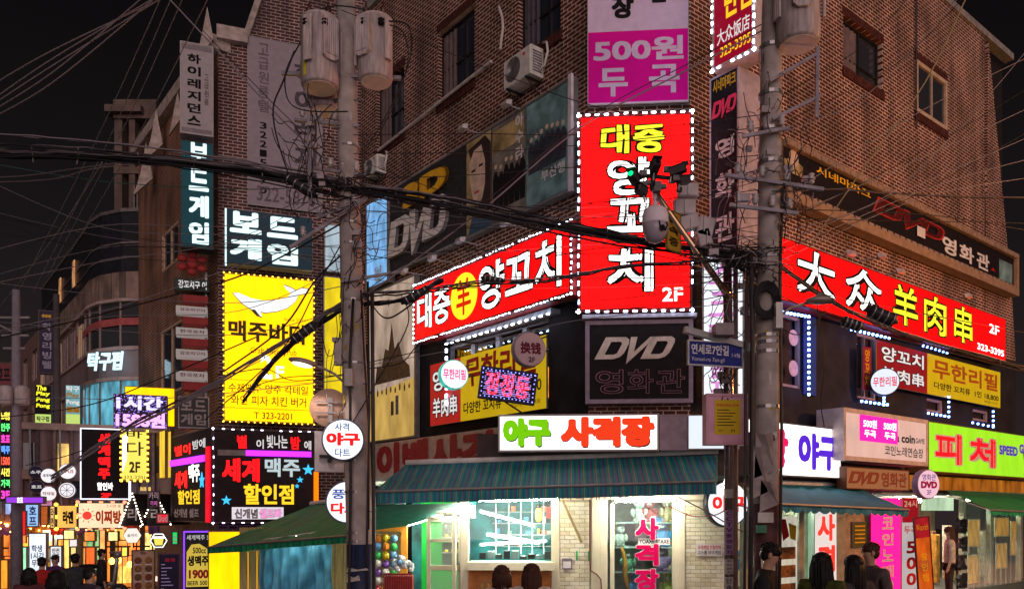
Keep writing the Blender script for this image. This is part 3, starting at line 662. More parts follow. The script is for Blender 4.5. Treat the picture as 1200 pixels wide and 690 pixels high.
awning('awning','wide blue green striped awning over the shooting gallery front',P3(476,544,14.5),P3(841,531,14.1),P3(437,576,13.3),P3(838,564,12.9),TEAL,.2,0,9,text='사격 게임 사격장')
GAW=stripes('green_stripes',[(0,(.0,.38,.16)),(.3,(.0,.22,.12)),(.5,(.01,.46,.20)),(.75,(.0,.24,.14)),(.92,(.12,.28,.1))],.30)
awning('awning','dark green striped awning over the blue tarpaulin left of the pole',P3(366,591,19.5),P3(425,584,16.0),P3(243,641,17.0),P3(425,626,14.6),GAW,.13,0,8)
# inner awning that closes the side under the teal one
iw=MB(); a=[P3(437,592,13.3),P3(560,588,14.3),P3(556,592,14.6),P3(437,628,16.6)]
iw.add(a,[(0,1,2,3)]); o=iw.build('awning_lining',mat('teal_lining',(.01,.20,.17),.7,var=.3),T(0)); tag(o,'plain teal awning lining over the balloon board','awning lining')
# sign row
s=Sign('shop_sign','wide white shooting gallery sign with green and red raised letters above awning','shop sign',PG,(584,486),(772,528),.45,.3,Ewh,GREYM,.03)
s.t('야구',.02,.10,.35,.88,em('lime_letters',(.22,.75,.0),.8),.035,z=.03,ex=.06,depth=.06) if 0 else None
def raised(s,txt,x0,y0,x1,y1,m,ms,b,d=.05):
    s.t(txt,x0+.006,y0+.035,x1+.006,y1+.035,ms,b,z=.009,name='lettering_side'); s.t(txt,x0,y0,x1,y1,m,b,z=.009+d,ex=.03,depth=.02)
raised(s,'야구',.03,.10,.33,.86,em('lime_letters',(.22,.72,.0),.75),mat('dark_green_side',(.02,.1,.02),.5),.05)
raised(s,'사격장',.39,.08,.97,.88,em('orange_red_letters',(.95,.05,.01),.85),mat('dark_red_side',(.2,.01,.01),.5),.05)
s=Sign('sign_box','blank lavender end box beside the white shooting gallery sign','sign box',PG,(773,486),(805,527),.4,.3,mat('lavender_flat',(.42,.34,.46),.5),mat('lavender_flat',(.42,.34,.46)),.01)
s=Sign('sign_box','plain glowing white light box at the building corner above awning end','light box',PG,(806,486),(866,526),.35,.3,em('lit_cold',(.78,.86,.95),.95),GREYM,.015)
s=Sign('shop_fascia','beige fascia with big faded red gallery letters under the film poster','shop sign',PL,(440,520),(583,556),.3,.2,mat('beige_fascia',(.62,.48,.42),.6,var=.25),mat('brown_trim',(.15,.08,.07),.6),.0)
s.t('이벤사격',.02,.02,.98,.97,mat('faded_red',(.38,.04,.05),.5,var=.2),.05,z=.02)
# fascia underside band
gf=thing('ground_floor','white framed gallery shopfront with brick piers and glazing at the corner','shopfront',PG.M(0,0,0))
CRM=mat('cream_paint',(.72,.66,.50),.45,var=.12,sc_=3)
def ux(px): return PG.hit(px,600)[0]
def zz(py,px=640): return PG.hit(px,py)[1]
MB().box(ux(560),ux(880),2.7,3.45,-.6,.12).build('fascia',mat('dark_fascia',(.07,.05,.05),.7),None,gf)
MB().box(ux(537),ux(852),2.28,2.42,-.15,.06).build('beam',CRM,None,gf)
MB().box(ux(537),ux(852),2.42,2.70,-.3,-.05).build('header_panel',mat('header_dark',(.10,.12,.12),.7),None,gf)
MB().box(ux(400),ux(852),2.62,2.68,-4.5,-.1).build('ceiling_panel',mat('shop_ceiling',(.5,.52,.5),.8),None,gf)
for a,b,n in((539,549,'post'),(646,656,'post'),(693,704,'post'),(795,803,'post')):
    MB().bbox(ux(a),ux(b),0,2.28,-.12,.03,.012).build(n,CRM,None,gf)
WBK=[mat('white_brick_%s'%k,c,.55,var=.15,sc_=8) for k,c in(('warm',(.80,.74,.56)),('pale',(.84,.79,.66)),('grimy',(.70,.62,.44)))]
def pier(a,b,nb):
    w=(b-a)/nb; h=.0745; me=[]
    for k in range(3):
        mb=MB(); mb.bbox(.003,w-.004,.003,h-.004,-.05,R.choice((0,.004,.006)),.006); me.append(mb.mesh('brick',WBK[k]))
        mb=MB(); mb.bbox(.003,w/2-.004,.003,h-.004,-.05,.003,.006); me.append(mb.mesh('brick',WBK[k]))
    for r in range(30):
        x=a; z=r*h; k=0
        seq=[1]*nb if r%2==0 else [.5]+[1]*(nb-1)+[.5]
        for q in seq:
            o=bpy.data.objects.new('brick',me[2*R.choice((0,0,1,1,2))+(1 if q==.5 else 0)])
            link(o,W[gf.name]@T(x+R.uniform(-.001,.001),z,R.uniform(0,.006)),gf); x+=w*q
    MB().box(a,b,0,2.28,-.3,-.012).build('mortar',mat('mortar_tan',(.42,.36,.26),.9),None,gf)  # mortar sheet behind the bricks
pier(ux(656),ux(691),3); pier(ux(803),ux(851),4)
# glazing with counter
G1=clear('shop_glass',.10,(.3,.9,.9))
MB().box(ux(549),ux(646),1.16,2.28,-.045,-.04).build('pane',G1,None,gf)
MB().box(ux(549),ux(650),1.02,1.16,-.45,.18).build('counter',CRM,None,gf)
MB().box(ux(540),ux(655),0,1.02,-.3,-.02).build('counter_front',mat('orange_panel',(.55,.20,.05),.5,var=.3),None,gf)
for px in(563,581,598,614,630):
    MB().box(ux(px)-.012,ux(px)+.012,1.16,2.5,-2.9,-2.86).build('mullion',WHITEP,None,gf)
TD=em('teal_backroom',(.02,.10,.10),.5,var=.6,sc_=2)
MB().box(ux(440),ux(660),0,2.6,-3.4,-3.3).build('back_wall',mat('teal_room',(.02,.17,.19),.5,var=.75,sc_=2.5),None,gf)
MB().box(ux(655),ux(661),0,2.6,-3.3,-.3).build('side_wall',mat('teal_room2',(.03,.12,.13),.6),None,gf)
# things on the counter shelf behind glass
for k in range(9):
    x=ux(556+k*10); m=MB(); m.bbox(x,x+.12,1.17,1.17+R.uniform(.05,.16),-.9,-.75,.01); m.build('target_box',[BLK,GREYM,IRON][k%3],None,gf)
# transom and open door left of the post
MB().box(ux(511),ux(540),2.0,2.06,-.06,.0).build('transom',CRM,None,gf)
MB().box(ux(530),ux(534),0,2.3,-.1,.02).build('post',CRM,None,gf)
d=thing('gallery_door','white framed glass door standing open left of the gallery window','door',T(P3(521,600,14.9).x,14.9,0)@Matrix.Rotation(math.radians(90),4,'X'))
dm=MB(); w=.33; Hd=1.97
dm.box(-w,-w+.07,0,Hd,-.03,.03).box(w-.07,w,0,Hd,-.03,.03).box(-w+.07,w-.07,Hd-.09,Hd,-.03,.03).box(-w+.07,w-.07,0,.2,-.03,.03).box(-w+.07,w-.07,.98,1.07,-.03,.03).box(-w+.07,w-.07,1.5,1.56,-.03,.03)
dm.build('door_frame',CRM,None,d)
for a,b in((.2,.98),(1.07,1.5),(1.56,Hd-.09)): MB().box(-w+.07,w-.07,a,b,-.006,.006).build('pane',clear('door_glass',.25,(.7,.85,.8)),None,d)
MB().bbox(w-.06,w-.03,.95,1.15,.03,.08,.01).build('handle',GREYM,None,d)
gx=MB(); 
for k in range(3): gx.box(-.2,.2,0,0,0,0)
# dark rack behind the transom
rk=thing('toy_gun_rack','black rack of small bright parts behind the gallery door','rack',T(P3(536,600,15.8).x,15.8,0)@Matrix.Rotation(math.radians(90),4,'X'))
MB().box(-.3,.25,.9,2.1,-.1,0).build('board',BLK,None,rk); 
for z in(1.25,1.55,1.85):
    MB().box(-.3,.25,z,z+.02,0,.1).build('shelf',GREYM,None,rk)
    m=MB()
    for k in range(4): m.bbox(-.24+.12*k,-.18+.12*k,z+.02,z+.07,.02,.08,.01)
    m.build('dart_tips',CHY,None,rk,kind='stuff')
# green wall
gw=MB(); gw.box(ux(466),ux(514),-.8,2.6,-2.4,-2.3); o=gw.build('green_wall',mat('green_paint',(.0,.30,.03),.55,var=.35,sc_=1.2),W[gf.name]); tag(o,'bright green painted wall behind the balloon board','wall')
# balloon board
D0=15.9
b=thing('balloon_board','orange framed board pinned with rows of coloured balloons','game board',T(P3(456,600,D0).x,D0,-.3)@Matrix.Rotation(math.radians(90),4,'X'))
MB().box(-.62,.30,.3,2.12,-.08,-.02).build('board',mat('board_cream',(.6,.5,.3),.7),None,b)
fr=MB(); fr.box(-.62,.36,1.97,2.14,-.06,.06).box(.24,.36,.2,1.97,-.06,.06); fr.build('frame',mat('orange_frame',(.75,.32,.04),.5,var=.2),None,b)
bc=[mat('balloon_%s'%n,c,.25,var=0) for n,c in(('white',(.8,.8,.75)),('green',(.05,.5,.12)),('yellow',(.8,.6,.03)),('blue',(.15,.4,.7)),('red',(.6,.05,.08)),('purple',(.2,.08,.4)),('sky',(.3,.6,.75)),('orange',(.8,.25,.03)))]
bm=[]
for m in bc:
    mb=MB(); mb.ell((0,0,0),.078,.085,.07,12,8); mb.cyl((0,-.08,0),(0,-.1,0),.012,.02,n=6); mb.sm=True; bm.append(mb.mesh('balloon',m))
for r in range(10):
    for c in range(5):
        o=bpy.data.objects.new('balloon',R.choice(bm)); link(o,W[b.name]@T(-.52+.155*c+R.uniform(-.012,.012),1.84-.168*r+R.uniform(-.01,.01),.05),b)
bt=thing('prize_basket','red wire basket heaped with blue and white paper flowers','basket',T(P3(468,690,14.6).x,14.6,-.1))
m=MB()
for k in range(13):
    x=-.25+.5*k/12; m.box(x-.01,x+.01,-.2,-.18,0,1.05)
for z in(.3,.6,.9,1.03): m.box(-.25,.25,-.2,-.18,z,z+.03)
m.build('basket_wire',mat('red_wire',(.55,.06,.06),.4),None,bt,kind='stuff'); MB().box(-.24,.24,-.17,.2,0,1.0).build('liner',mat('red_liner',(.35,.05,.05),.7),None,bt)
fm=[MB() for _ in range(3)]
for k in range(60):
    a=R.uniform(0,6.28); r=R.uniform(0,.25); x=r*math.cos(a); y=r*.8*math.sin(a); fm[k%3].ell((x,y,1.1+.22*(1-r/.3)+R.uniform(-.05,.05)),.055,.055,.045,7,5)
for q,c in zip(fm,((.2,.45,.75),(.75,.78,.8),(.75,.62,.3))): q.build('paper_flowers',mat('paper_%d'%(c[0]*100),c,.6,var=.3,sc_=20),None,bt,kind='stuff')
# lamps : fluorescent tubes
TUBE=em('tube_white',(1,.93,.74),230)
def tube(p,q,lab,r=.02,m=None):
    p=Vector(p);q=Vector(q); t=thing('fluorescent_tube',lab,'lamp',T((p+q)/2)); c=(p+q)/2
    MB().cyl(p-c,q-c,r,n=8).build('tube',m or TUBE,None,t,True)
    up=Vector((0,0,.035)); MB().cyl(p-c+up,q-c+up,.018,n=4).build('batten',WHITEP,None,t)
    m2=MB()
    for e in(p-c,q-c): m2.ell(tuple(e),.03,.03,.04,8,5)
    m2.build('end_cap',WHITEP,None,t)
tube(P3(552,592,14.2),P3(474,616,16.2),'long slanting white tube under the awning above the green wall')
tube(P3(460,618,16.4),P3(439,625,17.0),'short white tube beside the left pole under the awning')
tube(P3(563,599,15.8),P3(627,616,15.6),'upper white tube crossing behind the gallery glass')
tube(P3(571,626,16.0),P3(633,636,15.8),'second white tube lower behind the gallery glass')
tube(P3(563,638,16.6),P3(640,634,16.6),'lowest thin white tube behind the gallery glass',.012)
tube(P3(560,586,13.9),P3(655,583,13.8),'hidden white tube along the front beam under the teal awning',.015)
tube(P3(720,586,13.9),P3(792,585,13.8),'flat white tube above the gallery prize window',.025)
# bulb
t=thing('pendant_bulb','glowing orange bulb hanging behind the gallery glass','lamp',T(P3(631,582,14.15)))
MB().cyl((0,0,0),(0,0,-.12),.012,n=6).cyl((0,0,-.12),(0,0,-.2),.035,n=10).build('socket',IRON,None,t)
MB().lathe([(.03,-.2),(.045,-.25),(.05,-.36),(.03,-.42),(.01,-.43)],n=14).build('bulb',em('bulb_orange',(1,.36,.04),12),None,t,True)
# prize window
MB().box(ux(704),ux(712),0,2.28,-.09,.0).box(ux(788),ux(795),0,2.28,-.09,0).build('window_frame',CRM,None,gf)
MB().box(ux(715),ux(720),0,2.2,-.09,.02).build('window_frame',CRM,None,gf)
MB().box(ux(712),ux(788),.1,2.25,-.03,-.024).build('pane',G1,None,gf)
MB().box(ux(704),ux(795),0,2.6,-1.6,-1.5).build('back_wall',mat('prize_back',(.45,.45,.36),.7,var=.4),None,gf)
for z in(.5,.95,1.4,1.85): MB().box(ux(722),ux(792),z,z+.02,-1.2,-.35).build('shelf',WHITEP,None,gf)
# banner on glass
s=Sign('window_banner','clear banner with pink red gallery letters hung in the prize window','banner',PG,(744,606),(772,760),.04,.004,None,GREYM,0)
s.root.children[0].data.materials[0]=clear('banner_film',.12,(.95,.95,.95))
for ch,a,b_ in(('사',.0,.17),('격',.20,.365),('장',.39,.56)):
    s.t(ch,-.03,a-.006,1.03,b_+.006,WHP,.06,z=.006,name='lettering_outline'); s.t(ch,0,a,1,b_,em('banner_crimson',(.8,.0,.10),.55),.045,z=.014)
# plush prizes behind
pcol=[(.1,.35,.75),(.75,.45,.25),(.8,.75,.65),(.55,.3,.6),(.75,.65,.1),(.6,.1,.1),(.2,.5,.3)]
def plush(x,z,y,sc1,c,lab):
    t=thing('plush_toy',lab,'toy',PG.M(x,z,y)); m=MB(); k=sc1
    m.ell((0,.11*k,0),.10*k,.12*k,.09*k).ell((0,.29*k,.01),.09*k,.085*k,.08*k)
    for q in(-1,1): m.ell((q*.065*k,.36*k,0),.035*k,.035*k,.02*k,8,6).ell((q*.1*k,.15*k,.04*k),.04*k,.07*k,.04*k,8,6).ell((q*.06*k,.02*k,.07*k),.045*k,.03*k,.06*k,8,6)
    m.build('body',mat('plush_%d%d'%(c[0]*99,c[1]*99),c,.9,var=.3,sc_=25),None,t,True)
    m=MB(); m.ell((0,.27*k,.085*k),.035*k,.028*k,.02*k,8,6); m.build('muzzle',WHP,None,t,True)
    m=MB()
    for q in(-.03,.03): m.ell((q*k,.31*k,.08*k),.009*k,.009*k,.006*k,6,4)
    m.ell((0,.28*k,.105*k),.01*k,.008*k,.006*k,6,4); m.build('eyes',OUT,None,t)
for px,z,k,c,l in((779,1.42,1.4,0,'blue plush toy on the upper shelf of the prize window'),(787,1.87,1.2,1,'brown plush toy at the top right of the prize window'),(728,1.42,1.1,2,'cream plush toy on the shelf at the left of the prize window'),
    (779,.97,1.3,3,'purple plush toy right of the middle banner letter'),(787,.52,1.2,4,'yellow plush toy low at the right of the prize window'),(738,.97,1.1,6,'green plush toy beside the orange hose in the prize window'),(752,1.87,1.2,2,'cream plush toy high behind the banner top'),(764,1.87,1.2,5,'red plush toy high behind the banner top'),(750,.52,1.2,0,'blue plush toy low behind the banner')):
    plush(ux(px),z,-.55,k,pcol[c],l)
s=Sign('notice','black lettered strip notice stuck across the prize window','notice',PG,(748,630),(785,638),-.02,.004,WHP,GREYM,0); s.t('YOAXE STAXE',.03,.2,.97,.8,OUT,.02)
m=MB(); m.tube([P3(x,y,14.55) for x,y in((728,640),(731,648),(733,660),(732,672),(735,684),(737,698))],[.02,.035,.045,.045,.035,.02],8); o=m.build('hanging_streamer',mat('orange_cloth',(.8,.25,.03),.6),T(0),smooth=True); tag(o,'orange cloth streamer hanging at left of the prize window','streamer')
# things on pier 1
m=MB(); m.cyl(P3(659,586,14.2),P3(682,635,14.3),.022,n=8); o=m.build('awning_strut',mat('wood_strut',(.35,.25,.12),.6),T(0)); tag(o,'slanting brown strut bracing the awning against the left brick pier','strut')
m=MB(); m.cyl(P3(804,601,14.2),P3(797,627,14.3),.022,n=8); o=m.build('awning_strut',MC['wood_strut'],T(0)); tag(o,'short dark strut on the right brick pier by the prize window','strut')
s=Sign('notice','small white framed notice on the left brick pier','notice',PG,(659,654),(670,666),.03,.01,WHP,mat('purple_edge',(.15,.08,.2),.5),.012)
s.t('영업안내',.15,.1,.85,.28,OUT,.01)
for a,b_ in((675,677),(689,691)):
    o=Sign('tape_mark','green tape strip '+('left' if a==675 else 'right')+' of the cable junction on the brick pier','tape',PG,(a,645),(b_,656),.02,.003,mat('green_tape',(.0,.45,.1),.5),MC['green_tape'],0)
m=MB(); m.tube([PG.pt(*PG.hit(x,y),.05) for x,y in((691,585),(691,620),(691,655),(692,668),(699,672),(704,678),(705,695))],.012,6); o=m.build('cable',mat('brown_cable',(.15,.04,.03),.5),T(0)); tag(o,'brown cable running down beside the left brick pier','cable')
s=Sign('notice','white notice with red and black Korean text on the right brick pier','notice',PG,(816,637),(846,651),.03,.008,WHP,GREYM,0)
s.t('사격게임 인형판매',.05,.1,.95,.45,Rpr,.02); s.t('고스톱 야구게임',.05,.55,.95,.88,OUT,.02)
# ================= right row ground floor
rs=thing('right_shop_row','row of lit glass shopfronts under awnings along the right wall','shopfront',PR.M(0,0,0))
def ur(px,off=0): return PR.hit(px,600,off)[0]
MB().box(0,UR+1,2.55,3.2,-1,.2).build('fascia',MC['dark_fascia'],None,rs)
MB().box(-.2,UR+4,2.5,2.56,-4,.1).build('ceiling_panel',MC['shop_ceiling'],None,rs)
MB().box(-.2,UR+4,0,2.5,-4.1,-4).build('back_wall',mat('warm_back',(.45,.40,.28),.7,var=.5,sc_=1.5),None,rs)
for a,b_ in((872,878),(935,941),(978,990),(1016,1021),(1128,1131),(1160,1163),(1195,1198)):
    MB().bbox(ur(a),ur(b_),0,2.5,-.1,.03,.01).build('post',mat('shop_post',(.5,.46,.36),.4,.2),None,rs)
MB().box(ur(990),ur(1016),0,2.5,-.15,-.02).build('panel',mat('tan_panel',(.45,.32,.2),.6,var=.3),None,rs)
for a,b_ in((878,935),(941,978),(1131,1160),(1163,1195)):
    MB().box(ur(a),ur(b_),.1,2.5,-.05,-.045).build('pane',G1,None,rs)
tube(PR.pt(ur(880),2.4,-.5),PR.pt(ur(930),2.4,-.5),'white tube inside the shop behind the right pole')
tube(PR.pt(ur(1105),2.42,-1.2),PR.pt(ur(1150),2.42,-1.2),'white tube in the lit shop behind the woman')
tube(PR.pt(ur(1060),2.42,-2),PR.pt(ur(1085),2.42,-2),'white tube behind the orange roll up banner')
tube(PR.pt(ur(1165),2.42,-.8),PR.pt(ur(1192),2.42,-.8),'white tube at the right edge of the row inside the glass',m=em('tube_warm',(1,.75,.4),120))
# products in windows
for k in range(7):
    x=ur(884+k*7); z=.5+.35*(k%4); plush(0,0,0,1,pcol[k%7],'x') if 0 else None
    m=MB(); m.ell((x,z+.5,-.3),.12,.14,.1).ell((x,z+.72,-.3),.09,.09,.08); o=m.build('plush_toy',mat('plush_%d%d'%(pcol[k][0]*99,pcol[k][1]*99),pcol[k],.9,var=.3,sc_=25),PR.M(0,0,0),smooth=True)
    tag(o,['blue','brown','cream','purple','mustard','red','green'][k]+' plush toy piled in the window behind the right pole','toy','plush toys in the window by the man')
MB().box(ur(878),ur(935),.3,.33,-.6,-.1).build('shelf',WHITEP,None,rs)
s=Sign('food_poster','picture poster with red arrow shapes and yellow bear in the window','poster',PR,(913,605),(934,745),.02,.01,em('lit_food',(.75,.68,.55),.6,var=.3,sc_=3),GREYM,0)
for k in range(5): s.r(.1,.25+.15*k,.9,.35+.15*k,mat('food_brown',(.35,.15,.05),.6,var=.6,sc_=14),'poster_print')
s.poly([(.05,.02),(.35,.02),(.55,.16),(.2,.2)],Rpr,'poster_print'); s.poly([(.5,.05),(.95,.08),(.9,.2),(.6,.18)],CHY,'poster_print')
s=Sign('vertical_banner','white vertical banner with red shooting gallery letters between glass windows','banner',PR,(955,597),(980,760),.12,.02,em('lit_paper',(.95,.88,.84),.7),GREYM,0)
for ch,a,b_ in(('사',.03,.22),('격',.25,.44),('장',.47,.65)): s.t(ch,.1,a,.92,b_,MC['lit_red_letters'],.04)
s=Sign('notice','dark olive notice board with gold text on the tan panel','notice',PR,(999,611),(1016,640),.03,.02,mat('olive',(.12,.12,.03),.6),GREYM,.01)
for k in range(5): s.r(.15,.15+.16*k,.85,.2+.16*k,CHY,'print_line')
s=Sign('vertical_banner','hot pink vertical coin karaoke banner with white letters','banner',PR,(1021,583),(1055,800),.15,.05,Epk,mat('pink_edge',(.5,.02,.2),.5),.0)
for i,ch in enumerate('코인노래연습장'): s.t(ch,.35,.10+.085*i,.75,.165+.085*i,WHP,.03)
s=Sign('vertical_banner','white and red vertical song price strip beside the pink banner','banner',PR,(1057,583),(1076,800),.18,.05,em('lit_grey',(.62,.58,.58),.6),GREYM,0)
s.r(0,0,1,.13,mat('crimson_panel',(.45,.01,.05),.5),'red_panel'); s.t('24시',.1,.01,.9,.05,WHP,.02,z=.012); s.t('두곡',.1,.15,.9,.19,Rpr,.02)
for i,ch in enumerate('500원'): s.t(ch,.25,.23+.085*i,.85,.295+.085*i,Rpr,.03)
t=Pl(0,0,.94,.34).M(0,0,0).copy(); t.translation=P3(1091,780,15.8)
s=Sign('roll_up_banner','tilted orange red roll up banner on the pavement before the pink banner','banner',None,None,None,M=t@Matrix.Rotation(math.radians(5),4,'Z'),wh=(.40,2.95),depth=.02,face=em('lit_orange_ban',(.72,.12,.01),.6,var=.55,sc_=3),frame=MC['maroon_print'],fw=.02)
s.r(0,0,1,.14,mat('crimson_panel',(.4,.01,.02),.5),'red_panel',.004,.0042); s.t('Woorich',.12,.05,.88,.09,CHY,.0,z=.012)
MB().lathe([(.14,0),(.14,.003)],(0,s.Y(.32),.008),24).build('emblem_disc',mat('emblem_tan',(.6,.2,.05),.5),None,s.root)
for i in range(3): s.t('할인행사'[i],.3,.24+.07*i,.7,.29+.07*i,CHY,.02,z=.014)
MB().box(-.22,.22,-.06,0,-.12,.12).build('foot',GREYM,None,s.root)
# shelves inside woman shop
for z in(.5,.9,1.3,1.7):
    MB().box(ur(1104),ur(1128),z,z+.03,-3.6,-3.2).build('shelf',WHITEP,None,rs)
    m=MB()
    for k in range(16): x=ur(1104)+k*.14; m.bbox(x,x+.1,z+.03,z+.03+R.uniform(.1,.26),-3.5,-3.3,.01)
    m.build('goods',mat('goods_green',(.25,.4,.12),.6,var=.8,sc_=9),None,rs,kind='stuff')
for k in range(11):
    x=ur(1133+k*6); hgt=R.uniform(.5,1.8); c=[(.7,.3,.05),(.6,.5,.4),(.3,.12,.05),(.7,.6,.3)][k%4]
    MB().bbox(x,x+.22,.05,hgt,-1.0-.2*(k%3),-.8-.2*(k%3),.02).build('goods_stack',mat('goods_%d'%(k%4),c,.5,var=.6,sc_=7),None,rs)
# plastic weather curtain
pc=MB(); n=60; a=ur(1131,.5); b_=ur(1196,.5)
for i in range(n+1):
    x=a+(b_-a)*i/n; pc.v+=[(x,.05,.5+.05*math.sin(i*1.1)),(x,2.3,.5+.02*math.sin(i*1.1))]
for i in range(n): pc.f.append((2*i,2*i+2,2*i+3,2*i+1))
o=pc.build('weather_curtain',clear('vinyl',.28,(.85,.85,.8)),PR.M(0,0,0),smooth=True); tag(o,'clear vinyl weather curtain hanging before the right glass shop','curtain')
Mb=PR.M(ur(1127,.7),0,.7)
s=thing('letter_blade','column of dark metal letter shapes standing before the lit shop','shop sign',PR.M(*PR.hit(1127,700,.75),.75))
for i,ch in enumerate('영리ㅈ영'):
    lettering(ch,-.22,.22,1.62-.46*i,2.0-.46*i,0,mat('steel_letter',(.10,.10,.11),.35,.7),s,.015,ex=.1,depth=.05)
MB().box(-.02,.02,-.2,2.1,-.12,-.09).build('post',IRON,None,s)
# upper sign row on the right
s=Sign('shop_sign','white sign with purple baseball letters above the blue awning','shop sign',PR,(876,490),(985,560.5),.6,.45,Ewh,mat('grey_frame2',(.25,.24,.25),.5),.02)
s.t('장',.12,.12,.40,.90,em('pink_red_letters',(.9,.01,.12),.9),.06,z=.02); s.t('야구',.50,.14,.965,.86,em('violet_letters',(.10,.02,.75),.8),.05,z=.02)
s=Sign('shop_sign','beige coin karaoke sign with pink price patch beside the green sign','shop sign',PR,(988,477),(1087,546),.85,.6,em('lit_tan',(.78,.50,.42),.75,var=.1),mat('pale_frame',(.6,.5,.48),.5),.09)
s.t('a coin',.58,.38,.82,.55,OUT,.03,z=.02); s.t('GAME',.83,.42,.95,.53,OUT,.01,z=.02); s.t('코인노래연습장',.45,.64,.93,.84,OUT,.01,z=.02)
s.r(.17,.09,.60,.60,em('lit_hot_pink',(1,.02,.40),1.1),'price_patch',.01,.03)
for x in(.20,.43): s.t('500원',x,.17,x+.15,.33,Ewh,.02,z=.035); s.t('두곡',x+.01,.38,x+.14,.52,Ewh,.02,z=.035)
s=Sign('shop_sign','bright lime green pitcher sign with red letters and batter figure','shop sign',PR,(1087.5,493),(1216,561),.75,.5,em('lit_lime',(.33,.78,.02),.95,var=.12),mat('brown_frame',(.2,.12,.05),.5),.02)
for ch,a,b_ in(('피',.05,.26),('처',.33,.56)): s.o(ch,a,.2,b_,.82,em('pitch_red',(.9,.01,.02),.9),WHP,.035,.04)
s.o('SPEED',.60,.30,.78,.50,em('pitch_blue',(.02,.06,.6),.7),WHP,.02,.05); s.o('GUN',.80,.22,.93,.42,MC['pitch_blue'],WHP,.02,.05)
m=MB()
X,Y=s.X,s.Y
m.tube([(X(.85),Y(.95),.02),(X(.862),Y(.78),.02),(X(.87),Y(.62),.02)],.05,6).tube([(X(.885),Y(.95),.02),(X(.88),Y(.78),.02),(X(.87),Y(.62),.02),(X(.872),Y(.45),.02)],[.04,.05,.07,.08],6).tube([(X(.87),Y(.5),.02),(X(.85),Y(.55),.02),(X(.84),Y(.42),.02)],.035,6).ell((X(.872),Y(.38),.02),.07,.08,.03)
m.build('batter_figure',mat('batter_grey',(.45,.42,.4),.6,var=.5,sc_=8),None,s.root); m=MB(); m.tube([(X(.84),Y(.42),.03),(X(.865),Y(.15),.03)],[.02,.035],6); m.build('bat',mat('bat_wood',(.5,.3,.1),.6),None,s.root)
s=Sign('shop_sign','brown cinema sign with orange lit letters over the karaoke doorway','shop sign',PR,(991,546),(1065,575),.75,.2,em('lit_brown',(.42,.17,.07),.55),mat('dkbrown',(.12,.05,.03),.5),.02)
dvd(s,.05,.18,.48,.80,em('brown_letters',(.30,.05,.02),.5),.01,.02,.2); s.t('영화관',.53,.15,.95,.85,MC['brown_letters'],.03,z=.015)
disc_sign('round_sign','pink white round cinema sign hanging over the red price strip',P3(1088,567,15.4),(.94,.34),.285,.14,em('lit_blush',(.85,.55,.68),.8),mat('mauve_rim',(.35,.22,.32),.5),[('영화관',-.6,.25,.6,.68,em('pr_violet',(.15,.02,.3),.5),.01),('DVD',-.72,-.28,.72,.2,em('pr_crim',(.4,.0,.06),.5),.06),('3F',-.2,-.72,.2,-.38,MC['pr_violet'],.01)],bracket=PR.pt(*PR.hit(1070,560,.3),.3))
MB().box(ur(1066,.4),UR+3,2.62,2.95,.2,.42).build('fascia_strip',em('orange_strip',(.62,.20,.02),.38,var=.8,sc_=2),None,rs)
BLA=stripes('blue_stripes',[(0,(.01,.24,.38)),(.35,(.01,.30,.46)),(.7,(.0,.20,.32)),(.9,(.03,.34,.42))],.33)
a0=PR.hit(913,568,.55); a1=PR.hit(1010,570,.55)
awning('awning','blue awning with scalloped dark edge over the gallery side windows',PR.pt(a0[0],2.62,.25),PR.pt(a1[0]+.3,2.62,.25),P3(905,590,11.9),P3(1064,597,14.2),BLA,.13,16,6)
awning('awning','dark green awning at the right edge over the glass shop',PR.pt(ur(1108,.3),2.62,.3),PR.pt(ur(1215,.3),2.6,.3),P3(1160,597,17.5),P3(1290,604,20.5),GAW,.12,14,6)
# round white sign on near brick pier with red syllables
disc_sign('round_sign','big white round baseball sign behind the notice pole',P3(853,590,13.6),(.97,.25),.40,.15,em('lit_clean',(.95,.96,1),.95),mat('rim_black',(.03,.03,.04),.4),[('야구',-.75,-.35,.80,.35,em('pr_red2',(.85,.02,.02),.9),.04)],bracket=P3(862,585,14.3))

for k,(a,b_,dz) in enumerate(((945,975,-1.0),(1000,1015,-2.2),(1133,1158,-2.0),(1166,1193,-2.6),(1108,1127,-3.0))):
    tube(PR.pt(ur(a),2.40,dz),PR.pt(ur(b_),2.40,dz),['ceiling tube behind the white vertical banner','ceiling tube behind the tan panel','ceiling tube behind the vinyl curtain','ceiling tube deep behind the right edge glass','ceiling tube over the shelves behind the woman'][k])

